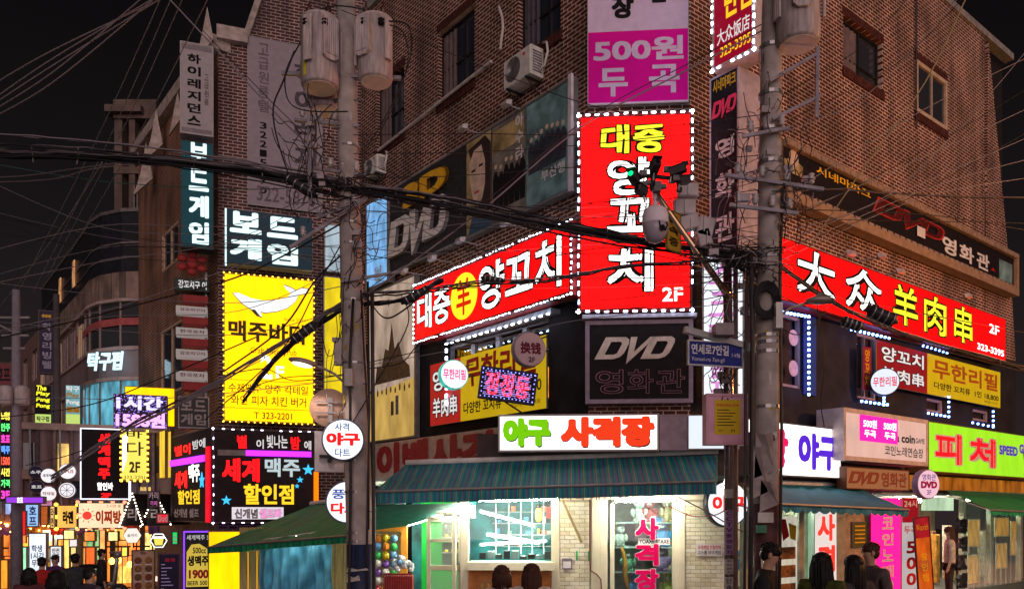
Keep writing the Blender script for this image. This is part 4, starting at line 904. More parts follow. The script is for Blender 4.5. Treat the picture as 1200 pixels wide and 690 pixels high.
# things filling the right hand shops
tube(P3(310,634,16.3),P3(380,624,15.6),'white tube under the dark green awning above the blue tarpaulin',m=em('tube_weak',(1,.95,.85),26))  # unseen tube, added to light the blue tarpaulin
fr_=thing('drinks_fridge','tall lit drinks fridge behind the vinyl curtain','fridge',PR.M(ur(1150),0,-2.2))  # invented glowing fridge, added to brighten the shop
MB().box(-.5,.5,0,2.1,-.6,-.5).box(-.5,-.45,0,2.1,-.5,0).box(.45,.5,0,2.1,-.5,0).box(-.45,.45,1.95,2.1,-.5,0).box(-.45,.45,0,.2,-.5,0).build('cabinet',WHITEP,None,fr_)
MB().box(-.44,.44,.2,1.95,-.49,-.48).build('lit_back',em('fridge_lit',(.85,1,.95),1.1),None,fr_)
for z in(.2,.55,.9,1.25,1.6):
    m=MB()
    for k in range(8): m.cyl((-.38+.11*k,z+.02,-.2),(-.38+.11*k,z+.24,-.2),.035,n=7)
    m.build('bottles',mat('bottle_%d'%int(z*20),[(.5,.1,.02),(.05,.3,.1),(.6,.4,.05),(.4,.05,.2),(.1,.2,.5)][int(z*3)%5],.3,var=.5,sc_=9),None,fr_,kind='stuff'); MB().box(-.45,.45,z,z+.015,-.45,0).build('shelf',GREYM,None,fr_)
OP=em('food_glow',(.85,.30,.04),.75,var=.6,sc_=4)
for k,(a,b_,y0,y1,d_) in enumerate(((1133,1148,608,640,-.3),(1165,1182,606,628,-.3),(1167,1180,636,665,-.35),(1184,1194,610,650,-.3),(1134,1146,650,690,-.4))):
    Sign('food_poster',['orange food picture high on the left glass behind the vinyl curtain','orange food picture at the top of the last glass pane','square orange food picture lower in the last pane','narrow orange food strip at the far right glass','orange food picture low on the left glass behind the vinyl curtain'][k],'poster',PR,(a,y0),(b_,y1),d_,.01,OP,mat('poster_cream',(.7,.6,.4),.6),.03)
MB().box(ur(1098),ur(1131),2.1,2.45,-.4,-.3).build('lit_header',em('header_green',(.55,.75,.5),.8,var=.3),None,rs)
MB().box(ur(1104),ur(1128),.0,2.5,-3.9,-3.8).build('lit_wall_panel',em('lit_shop_wall',(.75,.85,.6),.55,var=.5,sc_=1.2),None,rs)

# range fittings behind the gallery glass
m=MB()
for z in(1.3,1.55,1.8,2.05):
    m.box(ux(556),ux(646),z,z+.02,-3.28,-3.1)
m.build('range_shelf',GREYM,None,gf,kind='stuff')
for k in range(26):
    x=ux(558)+R.uniform(0,1.5); z=R.choice((1.32,1.57,1.82,2.07)); MB().bbox(x,x+R.uniform(.05,.13),z,z+R.uniform(.06,.16),-3.25,-3.12,.01).build('target_prize',[mat('prize_%d'%(k%5),[(.7,.2,.1),(.75,.7,.6),(.1,.3,.6),(.7,.55,.1),(.2,.5,.2)][k%5],.5),BLK][k%4==0],None,gf)
for k,(a,c) in enumerate(((551,(.8,.75,.7)),(640,(.6,.1,.1)))):
    MB().box(ux(a),ux(a+6),1.95,2.15,-.035,-.03).build('glass_sticker',mat('sticker_c%d'%k,c,.5,var=.4,sc_=20),None,gf)
# ================= second building (yellow whale sign) and the street to the left
b2=thing('pub_building','tall brick building with gable end behind the yellow whale sign','building',T(-7.68,21,-.6))
def pe(x,y): return PE.hit(x,y)
MB().prism([pe(256,900),pe(256,50),pe(288,46),pe(306,-8),pe(330,-60),pe(470,-90),pe(470,900)],-.25,0).build('wall',brick('dark_red_brick',(.10,.026,.02),(.06,.017,.015),(.52,.38,.36),.24,.085,.013),PE.M(0,0,0),b2)
w2l=[(lambda a,b:(a[0],b[0],b[1],a[1]))(P2.hit(190,275),P2.hit(209,300)),(lambda a,b:(a[0],b[0],b[1],a[1]))(P2.hit(188,388),P2.hit(213,438)),(lambda a,b:(a[0],b[0],b[1],a[1]))(P2.hit(220,232),P2.hit(238,258))]
w2l=[(a,b,min(c,d-1.2),d) for a,b,c,d in w2l]; w2l[1]=(w2l[1][0],w2l[1][1],w2l[1][3]-2.1,w2l[1][3])
wallface('wall',P2,-8.2,0,3.2,14.1,w2l,BRK2,b2)
MB().box(-8.2,0,-2,3.2,-.3,0).build('wall',mat('tan_render',(.25,.16,.12),.8,var=.3),P2.M(0,0,0),b2)
for i,h in enumerate(w2l): window(P2,h,b2,mat('peach_lit_trim',(.6,.42,.28),.5),DG,1,0,.05,.09)  # trim colour carries the orange light falling on it
co=MB(); co.box(-8.3,.1,14.1,14.45,-.35,.25); co.build('cornice',mat('pale_cornice',(.5,.42,.38),.7,var=.4),P2.M(0,0,0),b2)
c=MB(); a=pe(254,52);b=pe(290,44); c.box(a[0],b[0],b[1]-.25,b[1]+.1,-.3,.2); c.tube([(pe(288,46)[0],pe(288,46)[1],.05),(pe(307,-10)[0],pe(307,-10)[1],.05)],.09,6); c.build('gable_trim',MC['pale_cornice'],PE.M(0,0,0),b2)
# pointed parapet fins
for k,(x,y,s_) in enumerate(((168,212,.8),(180,172,.75),(206,140,.5),(240,50,.6))):
    u,z=P2.hit(x,y,.4); m=MB(); m.prism([(-.35*s_,-.5),(.35*s_,.1),(.1*s_,1.5*s_),(-.1*s_,.2)],-.06,.06); m.build('parapet_fin',MC['pale_cornice'],PE.M(0,0,0).copy()@T(0,0,0) if 0 else Matrix.Translation(P2.pt(u,z,.4))@PE.M(0,0,0).to_3x3().to_4x4(),b2)
MB().prism([(-7.9,21.4),(-3.2,23.2),(-8,35),(-13,33)],-2,13.9).build('core',MC['dark_inside'],T(0),b2)
def bl(px,d): return Pl(P3(px,600,d).x,d,.944,.328)
# grey tall banner on the gable
s=Sign('banner','tall grey residence banner with black vertical letters on the gable wall','banner',PE,(290,42),(378,250),.08,.04,mat('grey_vinyl',(.34,.29,.33),.6,var=.1),GREYM,.01)
GL=mat('grey_line',(.16,.12,.15),.6)
for i,ch in enumerate('하이레지'): s.t(ch,.62,.10+.17*i,.92,.23+.17*i,mat('charcoal_print',(.09,.07,.09),.6),.03)
for i,ch in enumerate('고급원룸텔'): s.t(ch,.14,.03+.085*i,.28,.10+.085*i,GL,.01)
for i,ch in enumerate('322-5870'): s.t(ch,.16,.50+.055*i,.25,.54+.055*i,OUT,.02)
s.t('322-5870',.12,.88,.9,.97,GL,.01)
# residence blade
s=Sign('blade_sign','grey unlit residence blade sign with black letters at the gable corner','blade sign',bl(230,20.2),(211,48),(250,161),0,.5,mat('grey_vinyl2',(.42,.38,.40),.6,var=.1),mat('blade_grey',(.5,.45,.45),.5),.02)
for i,ch in enumerate('하이레지던스'): s.t(ch,.22,.12+.135*i,.62,.225+.135*i,OUT,.035)
for i,ch in enumerate('고급원룸'): s.t(ch,.72,.32+.09*i,.86,.39+.09*i,GL,.01)
s.r(.05,.02,.95,.075,mat('grey_band',(.25,.22,.24),.6),'band'); s.r(.05,.935,.95,.98,MC['grey_band'],'band')
Tl=em('board_teal_glow',(.004,.035,.045),.9)  # faint cyan glow put into the board's own emission
s=Sign('blade_sign','dark blade sign with glowing ice blue board game letters below the residence blade','blade sign',bl(231,20.2),(212,164),(250,293),0,.45,Tl,mat('teal_frame',(.02,.06,.07),.4),.02)
for i,ch in enumerate('보드게임'): s.t(ch,.24,.0+.25*i,.86,.21+.25*i,Ebl,.04)
PF2=bl(315,19.9)
s=Sign('shop_sign','dark square board game sign with big glowing letters above the yellow sign','shop sign',PF2,(264,244),(366,317),0,.4,em('board_slate_glow',(.010,.022,.032),.9),mat('edge_lit',(.6,.7,.8),.4),.0)  # dark board face also given a faint bluish glow of its own
s.r(-.005,0,.015,1,Ebl,'lit_edge',-.3,.006)
for ch,x,y in(('보',.05,.03),('드',.47,.05),('게',.05,.52),('임',.47,.55)): s.t(ch,x,y,x+.36,y+.40,Ebl,.045)
s=Sign('pub_sign','big lit yellow pub sign with white whale and bulb border','shop sign',PF2,(262,319),(368,497),.02,.42,em('whale_yellow',(1,.475,.0),1.9,var=.12,sc_=1),mat('ochre_frame',(.5,.3,.05),.5),.03)
wh=[(.10,.09),(.16,.085),(.30,.115),(.45,.125),(.60,.11),(.70,.085),(.74,.06),(.68,.03),(.66,.005),(.74,.02),(.79,.035),(.86,.015),(.95,.02),(.90,.05),(.82,.07),(.79,.11),(.70,.16),(.58,.19),(.45,.205),(.40,.20),(.42,.235),(.36,.225),(.30,.19),(.20,.155)]
wh=[(x,y+.045) for x,y in wh]
cx=sum(p[0] for p in wh)/len(wh); cy=sum(p[1] for p in wh)/len(wh)
s.poly([(cx+(x-cx)*1.02,cy+(y-cy)*1.06) for x,y in wh],mat('whale_line',(.12,.10,.05),.5),'whale_outline',.0045,.007); s.poly(wh,em('whale_white',(.90,.95,1),1.0),'whale',.008,.012)
s.poly([(.30,.235),(.34,.235),(.40,.28),(.36,.275)],MC['whale_line'],'fin_line',.013,.0135)
OL=mat('olive_print',(.10,.07,.005),.5)
s.t('맥주바다',.05,.315,.93,.455,OL,.035); s.t('Since 2011',.66,.275,.9,.295,OL,0); s.t('Craft Beer & Pub',.29,.49,.80,.53,OL,.0)
s.t('2',.40,.54,.53,.70,Ewh,.02); s.t('F',.57,.61,.66,.69,Ewh,.02)
s.t('수제맥주 양주 칵테일',.05,.74,.93,.80,OL,.01); s.t('와인 피자 치킨 버거',.08,.82,.91,.885,OL,.01); s.t('T 323-2201',.33,.93,.75,.975,OL,.01)
s.r(.02,.715,.98,.718,OL,'rule'); s.r(.02,.905,.98,.908,OL,'rule')
s.leds(em('bulb_gold',(1,.55,.04),5),.14,'tblr',.0,.03,.03,.02,'bulb_string')
# lit yellow and blue window strip beside the pole
s=Sign('lit_window_panel','narrow lit yellow and sky blue window panel left of the left pole','light box',PE,(380,262),(400,320),.12,.2,em('lit_sky2',(.55,.70,.80),.6,var=.4),GREYM,.03)
s=Sign('lit_window_panel','narrow glowing yellow panel between brick strip and left pole','light box',PE,(379,323),(402,500),.12,.2,em('lit_yellow2',(.9,.68,.01),.8,var=.35),GREYM,.03)
# 세계맥주 할인점
BD=mat('brown_black',(.026,.012,.014),.7,var=.3)
s=Sign('pub_sign','black beer discount shop sign with red silver yellow letters and blue stars','shop sign',bl(312,19.4),(250,502),(373,612),0,1.2,BD,mat('brown_frame2',(.1,.07,.07),.5),.02)
Rn=em('neon_red',(1,.004,.006),2.6); SIL=em('lit_silver',(.55,.68,.72),.8); AMB=em('lit_gold_letters',(1,.62,.02),1.1)
s.t('별',.22,.06,.31,.2,Rn,.03); s.t('이',.40,.1,.47,.2,BW,.02); s.t('빛나는',.50,.05,.70,.19,BW,.02); s.t('밤',.73,.06,.82,.2,Rn,.03); s.t('에',.86,.1,.93,.2,BW,.02)
s.t('세계',.08,.31,.43,.56,Rn,.034); s.t('맥주',.48,.30,.82,.50,SIL,.03); s.t('할인점',.28,.58,.76,.80,AMB,.03)
s.r(.04,.22,.30,.28,mat('tube_off',(.25,.2,.2),.5),'tube'); s.r(.30,.22,.93,.28,em('neon_purple',(.55,.03,1),1.6),'neon_tube',.005,.05)
s.r(.955,.44,1.0,.78,em('neon_orange',(1,.16,.0),1.6),'neon_tube',.005,.05)
def star(S,x,y,r,m):
    k=S.w/S.h; S.poly([(x+r*(1 if i%2==0 else .42)*math.sin(i*math.pi/5),y-k*r*(1 if i%2==0 else .42)*math.cos(i*math.pi/5)) for i in range(10)],m,'star',.006,.03)
BLS=em('star_blue',(.05,.50,.95),1.2)
star(s,.90,.42,.06,BLS); star(s,.82,.53,.035,BLS); star(s,.79,.60,.025,BLS); star(s,.12,.76,.05,BLS)
s.r(.17,.83,.66,.96,em('white_glow_panel',(.85,.78,.85),.8),'panel',.004,.006); s.o('신개념',.2,.85,.41,.95,WHP,OUT,.0,.04,z=.01); s.o('셀프빠',.43,.85,.64,.95,em('lit_pk2',(1,.35,.75),1),WHP,.01,.05,z=.01)
s.leds(em('led_lilac_white',(.75,.7,1),7),.22,'tbl',-.0,.02,.06)
s=Sign('pub_sign','street side face of the beer discount sign seen at a slant with purple tube','shop sign',Pl(P3(250,600,19.2).x,19.2,.62,-.785),(201,512),(249,612),0,.3,BD,MC['brown_frame2'],.03)
s.t('별이',.1,.12,.5,.24,Rn,.03); s.t('밤에',.55,.10,.85,.2,BW,.02); s.r(0,.28,.84,.35,MC['neon_purple'],'neon_tube',.005,.05)
s.t('세계',.1,.42,.42,.62,Rn,.04); s.t('맥주',.46,.36,.72,.56,Ewh,.03); s.t('할인점',.18,.64,.72,.80,AMB,.03); s.t('신개념 셀프',.08,.85,.7,.95,WHP,.03); s.r(.88,.2,.97,1,em('neon_red2',(.9,.0,.02),.9),'neon_tube',.005,.04); star(s,.78,.55,.06,BLS)
s=Sign('menu_sign','purple framed lit draught beer price sign with yellow mug picture','menu sign',bl(229,18.6),(215,622),(246,708),0,.25,mat('menu_black',(.015,.02,.02),.4),em('led_violet_frame',(.22,.05,.9),1.6),.03)
MB().prism([(s.X(x),s.Y(y)) for x,y in((.12,.28),(.3,.18),(.6,.17),(.9,.24),(.95,.75),(.1,.75))],.005,.007).build('mug_picture',em('mug_gold',(.75,.55,.08),.7),None,s.root)
s.t('세계맥주 3',.12,.05,.95,.12,BW,.0); s.t('500cc',.35,.22,.85,.30,OUT,.02,z=.012); s.t('생맥주',.15,.33,.95,.47,OUT,.04,z=.012); s.t('1900',.2,.52,.95,.64,Rpr,.04,z=.012); s.t('BEER 500',.15,.67,.9,.73,OUT,.02,z=.012); s.t('할인',.2,.86,.8,.98,AMB,.03)
s=Sign('menu_sign','solid yellow lit panel beside the draught beer sign under the green awning','light box',bl(270,18.4),(244,622),(304,720),0,.4,em('whale_yellow2',(1,.48,.0),1.7,var=.2),MC['ochre_frame'],.02)
# blue tarpaulin
tp=MB(); N=40; Mx=12
for j in range(Mx+1):
    for i in range(N+1):
        u=i/N;v=j/Mx; p=P3(304+(388-304)*u,638+90*v,16.8-.9*u); p.y+=.09*math.sin(i*1.3+v*1.2)*(.4+v)+.05*math.sin(i*.5+j*.9); p.z+=.02*math.sin(i*2.1); tp.v.append(tuple(p))
for j in range(Mx):
    for i in range(N): a=j*(N+1)+i; tp.f.append((a,a+N+1,a+N+2,a+1))
o=tp.build('tarpaulin',mat('blue_tarp',(.10,.38,.58),.35,var=.5,sc_=3),T(0),smooth=True); tag(o,'creased blue tarpaulin hanging under the dark green awning','tarpaulin')
# wooden stall wall behind tarp
s=thing('stall_wall','wall of pale planks between yellow panel and blue tarpaulin','wall',bl(340,18.2).M(*bl(340,18.2).hit(340,700),0))
PLK=mat('plank_tan',(.45,.33,.15),.6,var=.35,streak=True)
pm=MB(); pm.bbox(-.09,.09,-.4,1.6,-.03,0,.008); pm.sm=False; pme=pm.mesh('plank',PLK)
for k in range(15):
    o=bpy.data.objects.new('plank',pme); link(o,W[s.name]@T(-1.0+.19*k,0,R.uniform(-.01,.01)),s)
# mini sign 보드게임
s=Sign('blade_sign','small grey board game sign with pale letters below the red white menu stack','blade sign',bl(227,20.4),(209,464),(245,502),0,.3,mat('dim_slate',(.05,.045,.05),.5),GREYM,.02)
for ch,x,y in(('보',.08,.08),('드',.52,.1),('게',.08,.54),('임',.52,.54)): s.t(ch,x,y,x+.38,y+.36,mat('pale_letter',(.38,.34,.34),.5),.03)
# stacked restaurant blade
st=thing('blade_sign','stack of small red and white menu boxes topped by a flower emblem','blade sign',bl(225,20.6).M(*bl(225,20.6).hit(225,462),0))
def sb(px0,py0,px1,py1,m,txt,mt,nm):
    pl=bl(225,20.6); O=W[st.name]; a=pl.hit(px0,py0); b=pl.hit(px1,py1); c=pl.hit(225,462)
    o=MB(); o.bbox(a[0]-c[0],b[0]-c[0],b[1]-c[1],a[1]-c[1],-.35,.02,.01); o=o.build(nm,m,None,st)
    if txt: lettering(txt,a[0]-c[0]+.1,b[0]-c[0]-.06,b[1]-c[1]+.06,a[1]-c[1]-.05,.022,mt,o,.02)
RB=mat('red_box',(.36,.03,.03),.5,var=.2); WBX=em('white_box_lit',(.62,.52,.50),.35)
ws=['강꼬치구이','한국포차','강꼬치구이','한국포차']
for i in range(4): sb(206,357.5+25.5*i,243,369+25.5*i,WBX,ws[i],mat('maroon_txt',(.15,.01,.02),.5),'menu_box')
for i in range(5): sb(214,345+25.5*i,244,356+25.5*i,RB,None,None,'menu_box')
sb(204,325,245,343,mat('dark_green_box',(.03,.05,.04),.5),'강꼬치구 이',BW,'header_box')
fb=MB(); fb.ell((0.0,3.35,.05),.14,.16,.04,10,6)
for k in range(6): fb.ell((.27*math.cos(k*1.05+.5),3.35+.22*math.sin(k*1.05+.5),.04),.13,.10,.04,8,5)
fb.build('flower_emblem',RB,None,st,True); MB().box(.3,.36,-.1,3.2,-.25,-.15).build('post',GREYM,None,st)
# 1시간 1588원
s=Sign('led_sign','dot lit lilac and pink hourly price LED board over the lane','LED sign',bl(163,21.5),(133,461),(196,503),0,.3,mat('led_navy',(.02,.012,.05),.4),mat('led_frame',(.25,.2,.3),.5),.02)
s.t('1시간',.05,.04,.92,.46,em('led_lilac_w',(.65,.60,1),1.4),.04); s.t('1588원',.04,.52,.96,.97,em('led_pinkw',(1,.45,.95),1.3),.04)
dm=MB()
for i in range(48):
    for j in range(30):
        if R.random()<.22: x=s.X(.02+.96*i/47); y=s.Y(.03+.94*j/29); dm.box(x-.008,x+.008,y-.008,y+.008,.02,.024)
dm.build('led_dots',em('led_blueish',(.4,.25,1),2.0),None,s.root,kind='stuff')
s=Sign('shop_sign','yellow lit strip behind the hourly price board','light box',bl(165,23),(146,452),(205,500),0,.1,em('whale_yellow3',(1,.48,.0),1.7,var=.2),MC['ochre_frame'],.02)
s=Sign('pub_sign','yellow and white blade sign with bulbs and large 2F','blade sign',bl(157,22),(142,504),(173,563),0,.4,em('butter_yellow',(.95,.80,.12),1.0,var=.1),MC['ochre_frame'],.03)
s.t('바',.2,.0,.8,.15,OL,.01); s.t('다',.2,.22,.85,.5,OL,.01); s.t('2F',.3,.62,.72,.84,OL,.03); s.t('323-2201',.1,.9,.9,.97,OL,0); s.leds(MC['bulb_gold'],.15,'blr',0,.06,.06,.02,'bulb_string')
s.poly([(0,.15),(.25,.05),(.2,.6),(0,.9)],Ewh,'white_wave',.0045,.006)
# yellow upper windows above P2 lane
for i,(a,b_) in enumerate(((176,184),(187,194),(197,201))):
    Sign('lit_window_panel',['tall narrow yellow lit window nearest the 2F blade sign','middle tall yellow lit window above the gable porches','rightmost tall yellow lit window beside the slanted beer sign'][i],'lit window',P2,(a,505),(b_,560),.05,.15,em('yellow_win',(.95,.62,.05),.9,var=.4,sc_=1.5),MC['ochre_frame'],.03)
# ================= curved building
b3=thing('curved_building','grey building with rounded corner, dark glazed top and glowing pub letters','building',T(-14.5,29,-1.3))
ctr=Vector((-13.2,30.6,0)); 
path=[Vector((-11.6,28.05,0)),Vector((-12.6,27.9,0)),Vector((-13.6,28.0,0)),Vector((-14.5,28.4,0)),Vector((-15.2,29.05,0)),Vector((-15.75,29.8,0))]
path+= [Vector((-15.75-.62*t,29.8+.785*t,0)) for t in(1.5,3,4.5,6,7.5,9,10.5)]
def strip(name,z0,z1,off,m,i0=0,i1=None,parent=b3):
    pts=path[i0:i1]; mb=MB(); ns=[]
    for i,p in enumerate(pts):
        d=(pts[min(i+1,len(pts)-1)]-pts[max(0,i-1)]).normalized(); n=Vector((-d.y,d.x,0)); n=n if n.dot(-p)>0 else -n; ns.append(p+n*off)
    for z in(z0,z1):
        for p in ns: mb.v.append((p.x,p.y,z))
    k=len(ns)
    for i in range(k-1): mb.f.append((i,i+1,k+i+1,k+i))
    if off:
        for z,o_ in((z0,0),(z1,1)):
            n0=len(mb.v)
            for p in ns: mb.v.append((p.x,p.y,z))
            for p in pts: mb.v.append((p.x,p.y,z))
            for i in range(k-1): mb.f.append((n0+i,n0+i+1,n0+k+i+1,n0+k+i))
    return mb.build(name,m,T(0),parent)
STN=brick('stone_panels',(.38,.27,.22),(.30,.21,.17),(.14,.10,.09),.8,.45,.02)
GRY=mat('grey_cladding',(.30,.23,.24),.5,var=.3,sc_=1)
strip('wall',-2,12.5,0,MC['dark_inside']); strip('wall',10.4,12.5,.02,mat('dark_cladding',(.022,.024,.032),.4,var=.4))
strip('wall',9.4,10.4,.10,STN); strip('wall',6.7,7.75,.12,GRY); strip('wall',4.6,5.0,.12,GRY); strip('wall',5.0,9.4,.06,STN,6)
strip('railing',12.5,12.62,.06,mat('rail_metal',(.25,.22,.22),.4,.5)); strip('railing',11.4,11.46,.05,MC['rail_metal']); strip('ledge',10.9,10.95,.05,MC['rail_metal'])
strip('stripe',8.55,8.8,.10,mat('pink_stripe',(.50,.12,.12),.5),0,7)
GLB=glass('tinted_glass',(.05,.055,.06),.15); LITG=em('lit_teal_window',(.12,.42,.55),.8,var=.9,sc_=1.2)
for i in range(6):
    a,b=path[i],path[i+1]; d=(b-a).normalized(); n=Vector((-d.y,d.x,0)); n=n if n.dot(-a)>0 else -n; L=(b-a).length
    M=Matrix.Identity(4); ux_=-d
    for k in range(3): M[k][0]=ux_[k]; M[k][1]=(0,0,1)[k]; M[k][2]=n[k]; M[k][3]=((a+b)/2+n*.05)[k]
    for z0,z1,m in((7.75,8.55,GLB),(8.8,9.4,GLB),(5.0,6.7,LITG)):
        o=MB(); o.box(-L/2+.03,L/2-.03,z0+.04,z1-.04,-.01,.01); o=o.build('window',m,M,b3)
        MB().box(-L/2-.03,-L/2+.03,z0,z1,-.02,.05).build('mullion',mat('frame_pale',(.4,.3,.3),.5),M,o)
for k in range(8):
    i=5+k
    if i+1>=len(path): break
    a,b=path[i],path[i+1]; d=(b-a).normalized(); n=Vector((-d.y,d.x,0)); n=n if n.dot(-a)>0 else -n; M=Matrix.Identity(4)
    for q in range(3): M[q][0]=-d[q]; M[q][1]=(0,0,1)[q]; M[q][2]=n[q]; M[q][3]=((a+b)/2+n*.08)[q]
    for z0,z1 in((5.6,7.0),(7.9,9.1)):
        o=MB(); o.box(-.35,.35,z0,z1,-.02,.02); o=o.build('window',GLB if k%3 else em('warm_pane',(.45,.28,.14),.5),M,b3); MB().box(-.38,-.35,z0,z1,0,.04).box(.35,.38,z0,z1,0,.04).box(-.02,.02,z0,z1,0,.04).build('frame',MC['frame_pale'],M,o)
    if k in(1,3):
        o=MB(); o.box(-.2,.2,10.9,11.9,-.02,.02); o.build('window',em('high_lit',(.6,.28,.12),.7,var=.6,sc_=3),M,b3)
m=Pl(0,0,.985,-.17).M(0,0,0).copy(); m.translation=P3(123,423,27.6)
tk=lettering('탁구펍',-.66,.66,-.32,.32,0,em('pub_ice',(.6,.88,1),1.3),None,.012,ex=.05,M=m,name='pub_lettering',slant=.12); C.objects.link(tk) if tk.name not in C.objects else None; tag(tk,'glowing ice white pub letters mounted on the curved grey band','sign lettering')
# tower behind
tw=thing('stair_tower','dim concrete stair tower rising behind the brick building','building',T(P3(160,600,33).x,33,-1))
TWm=mat('dim_concrete',(.16,.115,.10),.85,var=.4,sc_=1.5)
def tb(x0,x1,y0,y1,d0,d1,n,m):
    a=P3(x0,y1,33);b=P3(x1,y0,33); MB().box(a.x,b.x,33+d0,33+d1,a.z,b.z).build(n,m,T(0),tw)
tb(134,143,140,262,0,.5,'pillar',TWm); tb(151,158,135,262,0,.5,'pillar',TWm); tb(176,184,128,262,0,.5,'pillar',TWm); tb(134,184,118,140,-.1,3,'slab',TWm); tb(128,170,128,136,-.4,3,'slab',TWm); tb(136,184,140,262,1.2,3,'wall',MC['dark_cladding']); tb(134,184,196,204,-.05,.6,'slab',TWm)
for k in range(7): tb(158+k*3.5,159+k*3.5,218,258,-.1,-.02,'baluster',MC['rail_metal'])
# ================= farther street wall
b4=thing('far_building','low brown building at the far end of the street past the two poles','building',T(P3(20,600,46).x,46,-1.5))
PF=Pl(path[-1].x,path[-1].y,.62,-.785)
wallface('wall',PF,-40,-.1,-2,10.9,[(-3.2-3.2*k,-1.6-3.2*k,z,z+1.5) for k in range(8) for z in(3.2,6.0,8.6)],mat('far_render',(.24,.15,.13),.8,var=.35),b4)
for k in range(8):
    for z in(3.2,6.0,8.6): window(PF,(-3.2-3.2*k,-1.6-3.2*k,z,z+1.5),b4,MC['frame_pale'],DG,1,0,.1,.06)
MB().box(-40,-.1,-2,10.8,-6,-.3).build('core',MC['dark_inside'],PF.M(0,0,0),b4)
# ---- signs on the far street
def fs(name,lab,px0,py0,px1,py1,d,face,txts=(),frame=None,cat='shop sign',fw=.03,dep=.3,leds=None,U=(.944,.328)):
    s=Sign(name,lab,cat,Pl(P3((px0+px1)/2,600,d).x,d,*U),(px0,py0),(px1,py1),0,dep,face,frame or MC['brown_frame2'],fw)
    for a in txts: s.t(a[0],*a[1:5],a[5],a[6] if len(a)>6 else .02)
    if leds: s.leds(leds,.28,'tblr',0,.05,.1)
    return s
PUR=mat('violet_board',(.025,.015,.06),.5)
s=fs('blade_sign','tall dim violet blade sign beside the far dark pole',45,363,64,438,26,PUR); [s.t(ch,.25,.2+.15*i,.8,.32+.15*i,mat('lilac_letter',(.40,.36,.5),.5),.02) for i,ch in enumerate('학영리빙텔')]; s.t('***',.2,.06,.8,.12,CHY,.02)
s=fs('blade_sign','black blade sign with yellow slanted ping pong words left of the dark pole',40,450,61,505,26,BLK)
for i,wd_ in enumerate(('The','Play','Ping','Pong')): s.t(wd_,.12,.02+.13*i,.12+.19*len(wd_),.13+.13*i,MC['lit_lemon'],.03,slant=.1)
s.r(.05,.64,.95,.85,em('lime_print',(.6,.8,.2),.8),'panel'); s.t('탁구펍',.15,.68,.85,.80,OUT,.03,z=.02); s.t('3F 4F',.1,.88,.9,.97,BW,.03)
s=fs('blade_sign','white and green ping pong blade sign right of the dark pole',76,450,95,505,26.5,em('cool_teal',(.25,.55,.6),.6,var=.4)); [s.t(q,.1,.03+.15*i,.9,.15+.15*i,[BW,CHY][i%2],.03) for i,q in enumerate(('탁구','Play','Pong','ㅡㅡ'))]; s.r(.05,.64,.95,.85,MC['lime_print'],'panel')
fs('shop_sign','small glowing red LED sign under the black ping pong blade',36,499,62,511,25.8,BLK,[('탁구펍',.05,.1,.95,.9,Rn,.05)])
fs('shop_sign','small glowing red LED sign under the white ping pong blade',75,500,85,511,25.8,BLK,[('3F',.1,.1,.9,.9,Rn,.05)])
s=fs('pub_sign','tall black sign outlined in white tube with red vertical beer letters',94,501,152,585,23.5,BLK,frame=em('tube_outline',(.85,.85,1),1.6),fw=.03)
for i,ch in enumerate('세계맥주'): s.t(ch,.36,.07+.165*i,.60,.215+.165*i,Rn,.04)
s.t('할인바',.34,.76,.66,.87,Ewh,.03); s.t('2F',.42,.91,.62,.97,Rn,.04)
Wd=em('white_disc',(.92,.88,.9),.9)
for x,y,r,tx,m,l,fc in((57,557,.22,'세계맥주',mat('disc_ink',(.08,.08,.2),.5),'white disc sign at upper left of the four round signs',Wd),(79,552,.235,'OPUS',Rpr,'white disc sign with red latin word at upper right of the cluster',Wd),(57,578,.22,'칵테일',Rpr,'white disc sign with red Korean at lower left of the cluster',Wd),
    (78.5,574,.235,'ㅁ',MC['disc_ink'],'white disc sign with blue spoke wheel at lower right of the cluster',Wd),(42,553,.2,'소주',BW,'dim violet disc sign in the row above the lowest one',PUR),(43,570,.2,'호프',BW,'dim violet disc sign lowest at the left of the white discs',PUR)):
    t=disc_sign('round_sign',l,P3(x,y,24),(.944,.328),r*1.0,.12,fc,mat('disc_rim',(.3,.28,.3),.4),[(tx,-.7,-.22,.7,.24,m,.02)] if tx!='ㅁ' else [])
    if tx=='ㅁ':
        m_=MB(); m_.lathe([(.19,.012),(.19,.014),(.17,.014),(.17,.012)],n=24,caps=False)
        for k in range(8): a=k*math.pi/4; m_.cyl((0,0,.013),(.18*math.cos(a),.18*math.sin(a),.013),.008,n=4)
        m_.build('wheel_emblem',MC['disc_ink'],None,t)
s=fs('shop_sign','cream lit restaurant sign with orange sun and red bulb border',91,588,146,619,23,em('cream_lit',(1,.72,.45),1.0,var=.1),[('이찌방',.38,.30,.93,.82,em('brick_red',(.45,.03,.0),.6),.04),('스시앤 롤',.6,.08,.92,.2,Rpr,0)],leds=em('bulb_red',(1,.2,.1),3))
MB().lathe([(.12,0),(.12,.004)],(s.X(.2),s.Y(.5),.01),16).build('sun_emblem',MC['lit_red_letters'],None,s.root)
for k in range(9): a=k*math.pi/4.5; MB().cyl((s.X(.2)+.15*math.cos(a),s.Y(.5)+.15*math.sin(a),.012),(s.X(.2)+.21*math.cos(a),s.Y(.5)+.21*math.sin(a),.012),.014,n=4).build('sun_ray',MC['lit_red_letters'],None,s.root)
s=fs('shop_sign','amber lantern like box sign with black brush letters',66,591,91,619,23.2,em('lantern_amber',(1,.52,.10),1.0,var=.25),[('라멘',.3,.25,.8,.8,OUT,.05)],leds=MC['bulb_gold'])
